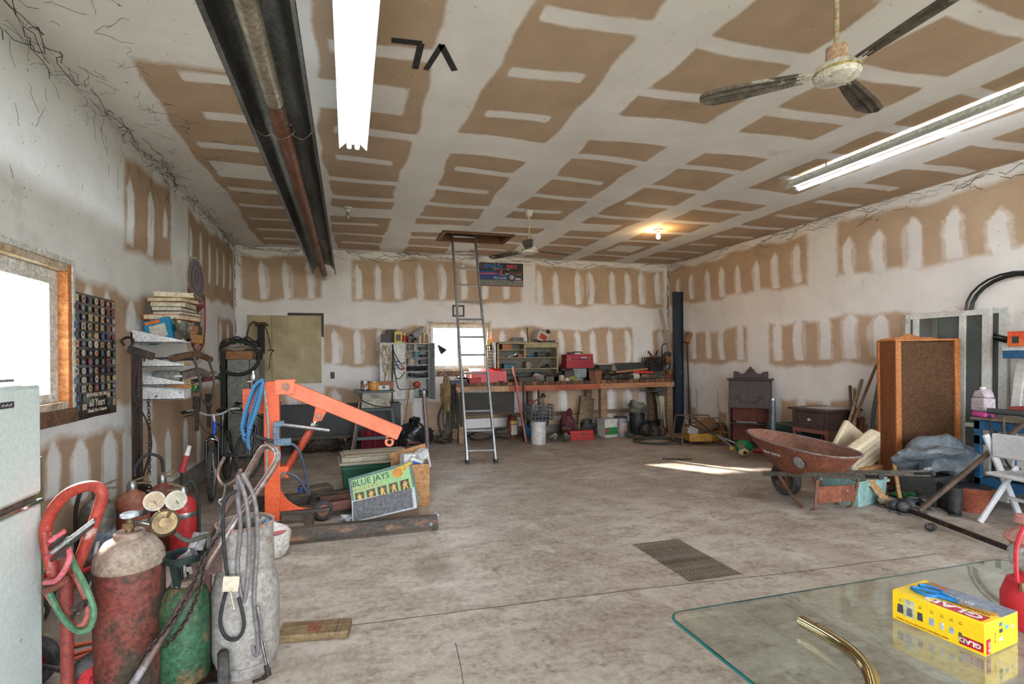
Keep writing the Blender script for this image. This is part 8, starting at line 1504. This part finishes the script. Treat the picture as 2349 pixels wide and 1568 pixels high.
text('TRUE TEMPER', .036, frame(Vector((-.3, .0, .5)), (0.06, -1, -.08), (-.25, 0, 1)), clr(196, 192, 190), wb_, name='stencil_lettering', sx=1.0, bold=.0006)
# boxes and things behind the wheelbarrow
t = T('teal_tote', 'pale teal plastic tote standing under the wheelbarrow handles', 'storage tote', (5.2, 4.0, 0), R(10)); tub(t, .24, .16, .26, clr(150, 186, 180, .35))
t = T('storage_tub', 'stained cream plastic tub lid propped on edge behind the wheelbarrow', 'lid', (5.65, 4.25, .27), 0); M = Matrix.Rotation(R(-28), 4, 'Y') @ Matrix.Rotation(R(20), 4, 'X'); CRT = mat('stained_cream_plastic', (206, 192, 166), (180, 160, 130), 4, rough=.5, grit=.3); G().box(-.24, -.06, 0, .22, .06, .42, M).build('shell', CRT, t, .03)
for i in range(3): G().box(-.2, -.064, .1+.1*i, .18, -.06, .105+.1*i, M).build('rib', clr(150, 128, 98), t)
t = T('storage_tub', 'second cream plastic lid tucked behind the propped one', 'lid', (5.6, 4.42, .3), 0); G().box(-.26, -.03, 0, .1, .03, .42, Matrix.Rotation(R(35), 4, 'Y')).build('shell', CRT, t, .02)
box_thing('carton_under', 'brown carton holding up the cream plastic lids', 'box', (5.62, 4.3, 0), (.4, .34, .3), CARD, R(10))
g = G().lump((0, 0, .15), (.85, .5, .34), 51, n=30, amp=.3)
for i in range(len(g.v)):
    x, y, z = g.v[i]; g.v[i] = (x, y, max(.0, z+.02*math.sin(x*21+y*13)+.015*math.sin(x*9-y*25)))
tp2 = g.build('tarp', mat('grey_blue_tarp', (128, 138, 146), (98, 106, 114), 7, rough=.45, bump=.4)); tp2.location = (6.0, 3.72, .30); tag(tp2, 'crumpled grey blue tarp heaped before the pine hutch', 'tarp')
box_thing('tarp_carton', 'dark carton under the crumpled tarp', 'box', (6.0, 3.78, 0), (.6, .36, .3), clr(70, 70, 70), R(5)); bar_thing('lath_a', 'pale wooden lath poking from under the tarp', 'lath', (5.45, 3.72, .02), (5.75, 4.0, .42), .03, .06, LUMB); bar_thing('lath_b', 'second wooden lath crossing over the teal tote', 'lath', (5.28, 3.7, .02), (5.12, 3.86, .36), .03, .06, LUMB)
t = T('flower_pot', 'terracotta flower pot on the floor beside the tarp', 'flower pot', (5.95, 3.42, 0)); G().lathe([(.1, 0), (.105, .01), (.145, .2), (.155, .2), (.16, .24), (.145, .24), (.13, .2), (0, .19)], 24).build('pot', mat('terracotta', (158, 84, 60), (136, 70, 50), 7, rough=.8), t); G().lathe([(.15, .225), (.15, .25), (0, .252)], 24).build('dark_lid', BLKP, t)
for i, (x, y) in enumerate(((5.62, 3.36), (5.72, 3.46))):
    t = T('rubber_boot', ['front black rubber boot standing left of the flower pot', 'rear black rubber boot standing left of the flower pot'][i], 'boot', (x, y, 0), R(30+20*i), 'rubber boots'); G().lathe([(.05, .05), (.052, .12), (.058, .26), (.06, .27), (.05, .268)], 16).build('shaft', BLK, t); G().lump((.05, 0, .045), (.24, .1, .1), 6, amp=.05).build('foot', BLK, t); G().box(-.06, -.048, 0, .17, .048, .015).build('sole', clr(60, 60, 62), t, .01)
SH = [(2035, 1160, (150, 140, 126), 'pale grey sneaker nearest the wheelbarrow leg'), (2050, 1170, (56, 58, 64), 'dark blue sneaker in front of the pale one'), (2075, 1165, (60, 62, 68), 'black shoe in the middle of the shoe heap'), (2080, 1148, (44, 110, 66), 'green bottle shaped slipper in the shoe heap'), (2100, 1160, (50, 54, 60), 'dark shoe right of the green slipper'), (2095, 1142, (46, 48, 52), 'black boot lying behind the green slipper'), (2120, 1165, (58, 60, 62), 'grey black shoe nearest the rubber boots'), (2115, 1140, (150, 148, 148), 'white cloth shoe below the tarp edge'), (2065, 1140, (64, 58, 52), 'brown shoe at the back of the heap'), (2088, 1180, (70, 70, 72), 'charcoal shoe at the front of the heap')]
for i, (u, v, c_, lb) in enumerate(SH):
    p_ = fl(u, v); t = T('shoe', lb, 'shoe', (p_.x, p_.y, 0), R(37*i), 'shoes by the wheelbarrow'); m_ = clr(*c_); G().lump((.03, 0, .045), (.23, .09, .07), 70+i, amp=.08).lump((-.05, 0, .07), (.12, .09, .1), 80+i, amp=.08).build('upper', m_, t); G().box(-.1, -.042, 0, .14, .042, .02).build('sole', clr(90, 88, 86), t, .01); G().box(-.02, -.02, .085, .06, .02, .09).build('laces', clr(120, 118, 112), t)
# ================================================================ kerosene heater, trimmers
p_ = fl(1612, 1020); kh = T('portable_generator', 'old yellow portable generator in a rusty tube frame', 'generator', (p_.x, p_.y+.15, 0), R(-18)); YEL = mat('faded_yellow', (190, 142, 50), (150, 104, 44), 5, rough=.6)
G().box(-.2, -.2, .06, .2, .2, .2).build('base_tank', YEL, kh, .02); G().cyl((-.05, -.12, .3), (.3, .1, .32), .12, n=18).build('alternator', mat('brown_drum', (132, 92, 58), (104, 72, 48), 5), kh); G().box(-.22, -.18, .2, -.04, .02, .3).build('control_box', clr(170, 168, 164), kh, .01); G().cyl((-.12, -.1, .3), (-.12, -.1, .36), .05).build('air_filter', clr(190, 170, 150), kh)
for y in (-.24, .2): G().tube(cat([(-.3, y, .012), (.3, y, .012), (.34, y, .06), (.3, y, .44), (.2, y, .48), (-.2, y, .48), (-.3, y, .44), (-.34, y, .06)], 4, True), .013, 7, True).build('tube_frame', mat('rusty_tube', (110, 76, 56), (82, 58, 46), 6), kh)
for x in (-.3, .3): G().cyl((x, -.24, .03), (x, .2, .03), .012).build('frame_crossbar', MATS['rusty_tube'], kh)
o = G().cyl((0, 0, .14), (.75, -.12, .16), .14, n=20).build('log_roll', mat('brown_roll', (142, 96, 56), (112, 74, 44), 4, st=(1, 5, 5))); o.location = (p_.x+.12, p_.y+.62, 0); tag(o, 'thick brown roll lying behind the yellow generator', 'roll')
o = G().box(-.3, -.12, 0, .3, .12, .16).build('yellow_case', YEL, None, .02); o.location = (p_.x+.5, p_.y+.3, 0); tag(o, 'long yellow machine case before the brown roll', 'case')
def trimmer(a, e, eng, label, guard):
    a, e = Vector(a), Vector(e); t = T('string_trimmer', label, 'string trimmer', (e.x, e.y, 0), 0, 'string trimmers on the floor'); o_ = Vector((e.x, e.y, 0)); A_, E_ = a-o_, e-o_; d_ = (A_-E_)
    G().cyl(E_, E_+d_*.55, .014).build('lower_shaft', STEEL, t); G().cyl(E_+d_*.55, A_, .015).build('upper_shaft', BLKP, t)
    M = frame(E_+d_*.45, Vector((d_.y, -d_.x, 0)), (0, 0, 1)); G().tube([M @ Vector((.09*math.cos(k*.6), .1+.08*math.sin(k*.6), 0)) for k in range(10)], .012, 7).build('loop_handle', BLKP, t)
    G().box(-.03, -.015, -.05, .03, .015, .0, Matrix.Translation(E_+d_*.1)).build('yellow_clip', clr(226, 170, 40), t)
    if eng:
        G().lump(E_+Vector((.1, -.02, .06)), (.28, .2, .2), 5, amp=.12).build('green_engine', clr(20, 128, 84, .35), t); G().lump(E_+Vector((.03, -.1, -.01)), (.16, .12, .12), 6, amp=.1).build('cream_tank', clr(200, 176, 130), t); G().cyl(E_+Vector((-.03, -.12, .08)), E_+Vector((.03, -.06, .09)), .045).build('starter', clr(120, 104, 60), t); G().cyl(E_+Vector((.0, -.17, -.01)), E_+Vector((.0, -.15, -.01)), .025).build('fuel_cap', BLKP, t)
    else: G().lump(E_+Vector((.08, -.03, .02)), (.34, .14, .1), 8, amp=.1).build('red_guard', clr(150, 46, 52), t); G().lathe([(.05, -.04), (.05, .02), (0, .021)], 14, Matrix.Translation(E_+Vector((.25, -.05, .0)))).build('line_head', BLKP, t)
p_ = fl(1690, 1050); trimmer(ay(1590, 957, p_.y+.9), (p_.x, p_.y, .12), 1, 'string trimmer with bright green engine on the open floor', 0); q_ = fl(1755, 1052); trimmer((q_.x-.55, q_.y+1.0, .42), (q_.x, q_.y+.15, .08), 0, 'string trimmer with red guard behind the green engined one', 1)
# ================================================================ drain grate
gt = T('drain_grate', 'rusty rectangular bar grate set over the floor drain', 'grate', ((GR[0]+GR[1])/2, (GR[2]+GR[3])/2, 0)); GI = mat('rusty_grate_iron', (168, 154, 142), (120, 96, 80), 9, rough=.5, metal=.3); gw, gl_ = GR[1]-GR[0], GR[3]-GR[2]
br_ = G().cyl((0, -gl_/2, 0), (0, gl_/2, 0), .0066, n=8).mesh('bar'); br_.materials.append(GI)
for i in range(17): link('bar', br_, gt, 0, Matrix.Translation((-gw/2+.012+i*(gw-.024)/16, 0, -.004)))
cb2 = G().cyl((-gw/2, 0, 0), (gw/2, 0, 0), .008, n=8).mesh('cross_bar'); cb2.materials.append(GI)
for j in range(6): link('cross_bar', cb2, gt, 0, Matrix.Translation((0, -gl_/2+.01+j*(gl_-.02)/5, -.012)))
# ================================================================ glass table with carton, scissors, brass tube, lantern
ZG = .6; GX0, GX1, GY1, GY0 = 1.13, 2.93, 1.57, .25
gtb = T('glass_table', 'glass topped table in the right foreground', 'table', ((GX0+GX1)/2, (GY0+GY1)/2, 0)); cx, cy = (GX0+GX1)/2, (GY0+GY1)/2
def rrect(x0, y0, x1, y1, r, n=8):
    P = []
    for X_, Y_, a0 in ((x1-r, y1-r, 0), (x0+r, y1-r, 90), (x0+r, y0+r, 180), (x1-r, y0+r, 270)):
        for i in range(n+1): a = R(a0+90*i/n); P.append((X_+r*math.cos(a), Y_+r*math.sin(a)))
    return P
TGL = bpy.data.materials.new('green_table_glass'); TGL.use_nodes = True; nt = TGL.node_tree; b_ = nt.nodes['Principled BSDF']; b_.inputs['Base Color'].default_value = (.80, .9, .86, 1); b_.inputs['Transmission Weight'].default_value = 1; b_.inputs['Roughness'].default_value = .0; b_.inputs['IOR'].default_value = 1.52
G().prism(rrect(GX0-cx, GY0-cy, GX1-cx, GY1-cy, .06), .012, Matrix.Translation((0, 0, ZG-.012))).build('glass_top', TGL, gtb)
EDG = mat('green_glass_edge', (40, 120, 116), (30, 96, 96), 4, rough=.1, grit=0); G().tube([(x, y, ZG-.006) for x, y in rrect(GX0-cx, GY0-cy, GX1-cx, GY1-cy, .06)], .0052, 6, True).build('glass_edge', EDG, gtb)
BRA = mat('polished_brass', (196, 180, 136), (176, 158, 112), 3, rough=.14, metal=1, grit=.15)
for x, y in ((.5, -.5), (-.5, -.55), (.8, -.5)): G().cyl((x, y, 0), (x, y, ZG-.013), .02, n=14).build('leg', BRA, gtb)
pts = [fl(1838, 1424, ZG+.03), fl(1880, 1447, ZG+.03), fl(1925, 1474, ZG+.03), fl(1965, 1505, ZG+.03), fl(1995, 1545, ZG+.03), fl(2010, 1600, ZG+.03)]
bt2 = T('brass_tube', 'curved polished brass tube lying on the glass table', 'tube', pts[0]-Vector((0, 0, .02))); b0 = bt2.location; C_ = cat(pts, 6); G().tube([c-b0 for c in C_], .0195, 18).build('tube', BRA, bt2); d_ = (C_[1]-C_[0]).normalized(); G().cyl(C_[0]-b0-d_*.0005, C_[0]-b0+d_*.001, .016, n=16).build('open_end', clr(90, 80, 62), bt2); G().cyl(C_[5]-b0+Vector((0, 0, .0185)), C_[5]-b0+Vector((0, 0, .02)), .004).build('screw_hole', DARKSTEEL, bt2)
# printed carton
A_, B_, C3 = fl(2047, 1417, ZG), fl(2260, 1507, ZG), fl(2338, 1481, ZG); ex = (B_-A_); ex.z = 0; Lb = ex.length; exn = ex.normalized(); eyn = Vector((-exn.y, exn.x, 0)); Wb = .2; 
tA = dep(A_); hB = (pt(2045, 1350, tA).z-A_.z)*.98
gb_ = T('bag_carton', 'yellow printed garbage bag carton on the glass table', 'box'); gb_.matrix_world = frame(A_+Vector((0, 0, .0005)), exn, eyn)
YB2 = mat('carton_yellow', (240, 202, 30), (232, 190, 24), 3, rough=.35, grit=.1); G().box(0, 0, 0, Lb, Wb, hB).build('carton', YB2, gb_, .002)
RDL = clr(196, 30, 46, .35); WHL = clr(240, 236, 230, .4); GYL = clr(130, 142, 160, .35)
def fpl(x0, z0, x1, z1, m_, n='print', d=.0006): return G().box(x0*Lb, -d, z0*hB, x1*Lb, .0005, z1*hB).build(n, m_, gb_)
FM = lambda x, z: frame(Vector((x*Lb, -.0008, z*hB)), (-1, 0, 0), (0, 0, -1))     # print upside down on the front
fpl(.75, .1, .985, .38, RDL, 'red_logo_panel'); text('GLAD', hB*.2, FM(.965, .31), WHL, gb_, ext=.0003, bold=.001)
text('FIND YOUR SIZE', hB*.075, FM(.64, .12), RDL, gb_, ext=.0003); text('TROUVEZ VOTRE TAILLE', hB*.075, FM(.40, .12), RDL, gb_, ext=.0003)
fpl(.14, .25, .27, .85, clr(214, 208, 170), 'pale_panel')
for i, (x, c_, w_, h_) in enumerate(((.10, (70, 74, 84), .075, .3), (.21, (110, 112, 116), .07, .28), (.33, (66, 72, 84), .065, .26), (.46, (170, 180, 196), .06, .24), (.57, (226, 226, 220), .05, .22), (.67, (170, 190, 214), .05, .2), (.76, (120, 110, 70), .04, .15))): G().prism([(x*Lb-w_*Lb/2, hB*.3), (x*Lb+w_*Lb/2, hB*.3), (x*Lb+w_*Lb*.4, hB*(.3+h_)), (x*Lb-w_*Lb*.4, hB*(.3+h_))], .0009, frame(Vector((0, .0002, 0)), (1, 0, 0), (0, 0, 1))).build('bag_picture', clr(*c_), gb_); fpl(x-.02, .7, x+.02, .72, clr(90, 80, 40), 'caption'); fpl(x-.015, .76, x+.015, .775, clr(90, 80, 40), 'caption')
def tpl(poly, m_, n): return G().prism([(x*Lb, y*Wb) for x, y in poly], .0006 if 'grey' in n else .001, Matrix.Translation((0, 0, hB-.0001))).build(n, m_, gb_)
tpl(((.35, .35), (1, .5), (1, 1), (.05, 1), (.2, .6)), GYL, 'grey_panel_print'); tpl(((.42, .05), (.95, .05), (.95, .32), (.42, .3)), RDL, 'red_top_panel'); tpl(((.05, .7), (.25, .6), (.35, .9), (.1, .98)), mat('salad_print', (170, 130, 90), (110, 120, 70), 40, c3=(190, 50, 50), sc3=20, th=.55), 'food_picture'); tpl(((.55, .36), (.95, .42), (.95, .6), (.7, .55)), clr(226, 160, 40), 'orange_panel')
TM = lambda x, y: frame(Vector((x*Lb, y*Wb, hB+.0012)), (-1, 0, 0), (0, -1, 0))
text('GLAD', Wb*.26, TM(.92, .28), WHL, gb_, ext=.0003, bold=.0015, sx=1.1); text('QUANTITY', Wb*.1, TM(.93, .42), clr(120, 70, 30), gb_, ext=.0003); text('TALL 54', Wb*.12, TM(.7, .66), WHL, gb_, ext=.0003)
EM = lambda y, z: frame(Vector((Lb+.0008, y*Wb, z*hB)), (0, 0, 1), (0, -1, 0))
G().box(Lb-.0005, .03*Wb, .04*hB, Lb+.0005, .16*Wb, .5*hB).build('red_logo_panel', RDL, gb_); text('GLAD', hB*.13, EM(.14, .08), WHL, gb_, ext=.0003); text('GET GLAD', hB*.07, EM(.3, .3), RDL, gb_, ext=.0003)
for y, z, c_ in ((.42, .55, (44, 66, 60)), (.42, .75, (90, 120, 130)), (.6, .6, (80, 150, 190)), (.78, .55, (170, 150, 130)), (.42, .3, (210, 206, 180))): G().box(Lb-.0005, y*Wb, z*hB, Lb+.0006, (y+.1)*Wb, (z+.12)*hB).build('icon_print', clr(*c_), gb_)
# scissors on the carton
sc0 = A_+Vector((0, 0, hB+.001)); scs = T('scissors', 'blue handled scissors lying on the yellow carton', 'scissors'); scs.matrix_world = frame(sc0+exn*Lb*.10+eyn*Wb*.40, exn+eyn*(.02), eyn)
SBL = clr(40, 130, 200, .3)
for s_, l0 in ((1, .0), (-1, .012)):
    P = [(.04+.034*math.cos(k*.5236), s_*.024+.019*math.sin(k*.5236), .009) for k in range(12)]; hd = G().tube(P, .0055, 7, True).tube(cat([(.07, s_*.016, .009), (.1, s_*.006, .008), (.125, 0, .007)], 4), [.007]*9, 7).build('handle', SBL, scs); G().prism([(.115, -.007), (.115, .007), (.2, .001-s_*.004), (.2, -.001-s_*.004)], .0025, Matrix.Translation((0, 0, .006+.003*(s_ > 0)))).build('blade', clr(176, 178, 182, .3, .4), scs)
G().cyl((.125, 0, .005), (.125, 0, .013), .005, n=10).build('pivot', STEEL, scs)
# lantern at right edge
lp_ = fl(2372, 1440, ZG); lt = T('oil_lantern', 'red kerosene lantern with glass globe at the right edge of table', 'lantern', (lp_.x, lp_.y, ZG+.0005)); LR = mat('lantern_red', (196, 44, 56), (176, 36, 48), 5, rough=.4, grit=.3)
k = dep(lp_)/F; zz = lambda v: (1440-v)*k
G().lathe([(50*k, 0), (54*k, 6*k), (54*k, zz(1370)), (44*k, zz(1335)), (26*k, zz(1322)), (24*k, zz(1310))], 24).build('fuel_tank', LR, lt); G().lathe([(24*k, zz(1312)), (40*k, zz(1290)), (42*k, zz(1270)), (34*k, zz(1248))], 22).build('glass_globe', GLASSY, lt); G().lathe([(36*k, zz(1252)), (48*k, zz(1240)), (44*k, zz(1228)), (24*k, zz(1212)), (22*k, zz(1205)), (32*k, zz(1200)), (28*k, zz(1185)), (0, zz(1178))], 22).build('hood', mat('dusty_pink_hood', (196, 140, 130), (180, 110, 104), 6, rough=.7), lt)
for s_ in (-1, 1): G().tube(cat([(s_*44*k, 0, zz(1360)), (s_*56*k, 0, zz(1320)), (s_*56*k, 0, zz(1250)), (s_*30*k, 0, zz(1205))], 5), 4*k, 6).build('side_tube', LR, lt)
G().cyl((-54*k, -10*k, zz(1335)), (-44*k, -8*k, zz(1335)), 5*k).box(-62*k, -12*k, zz(1345), -54*k, -8*k, zz(1325)).build('wing_nut', BRS, lt)
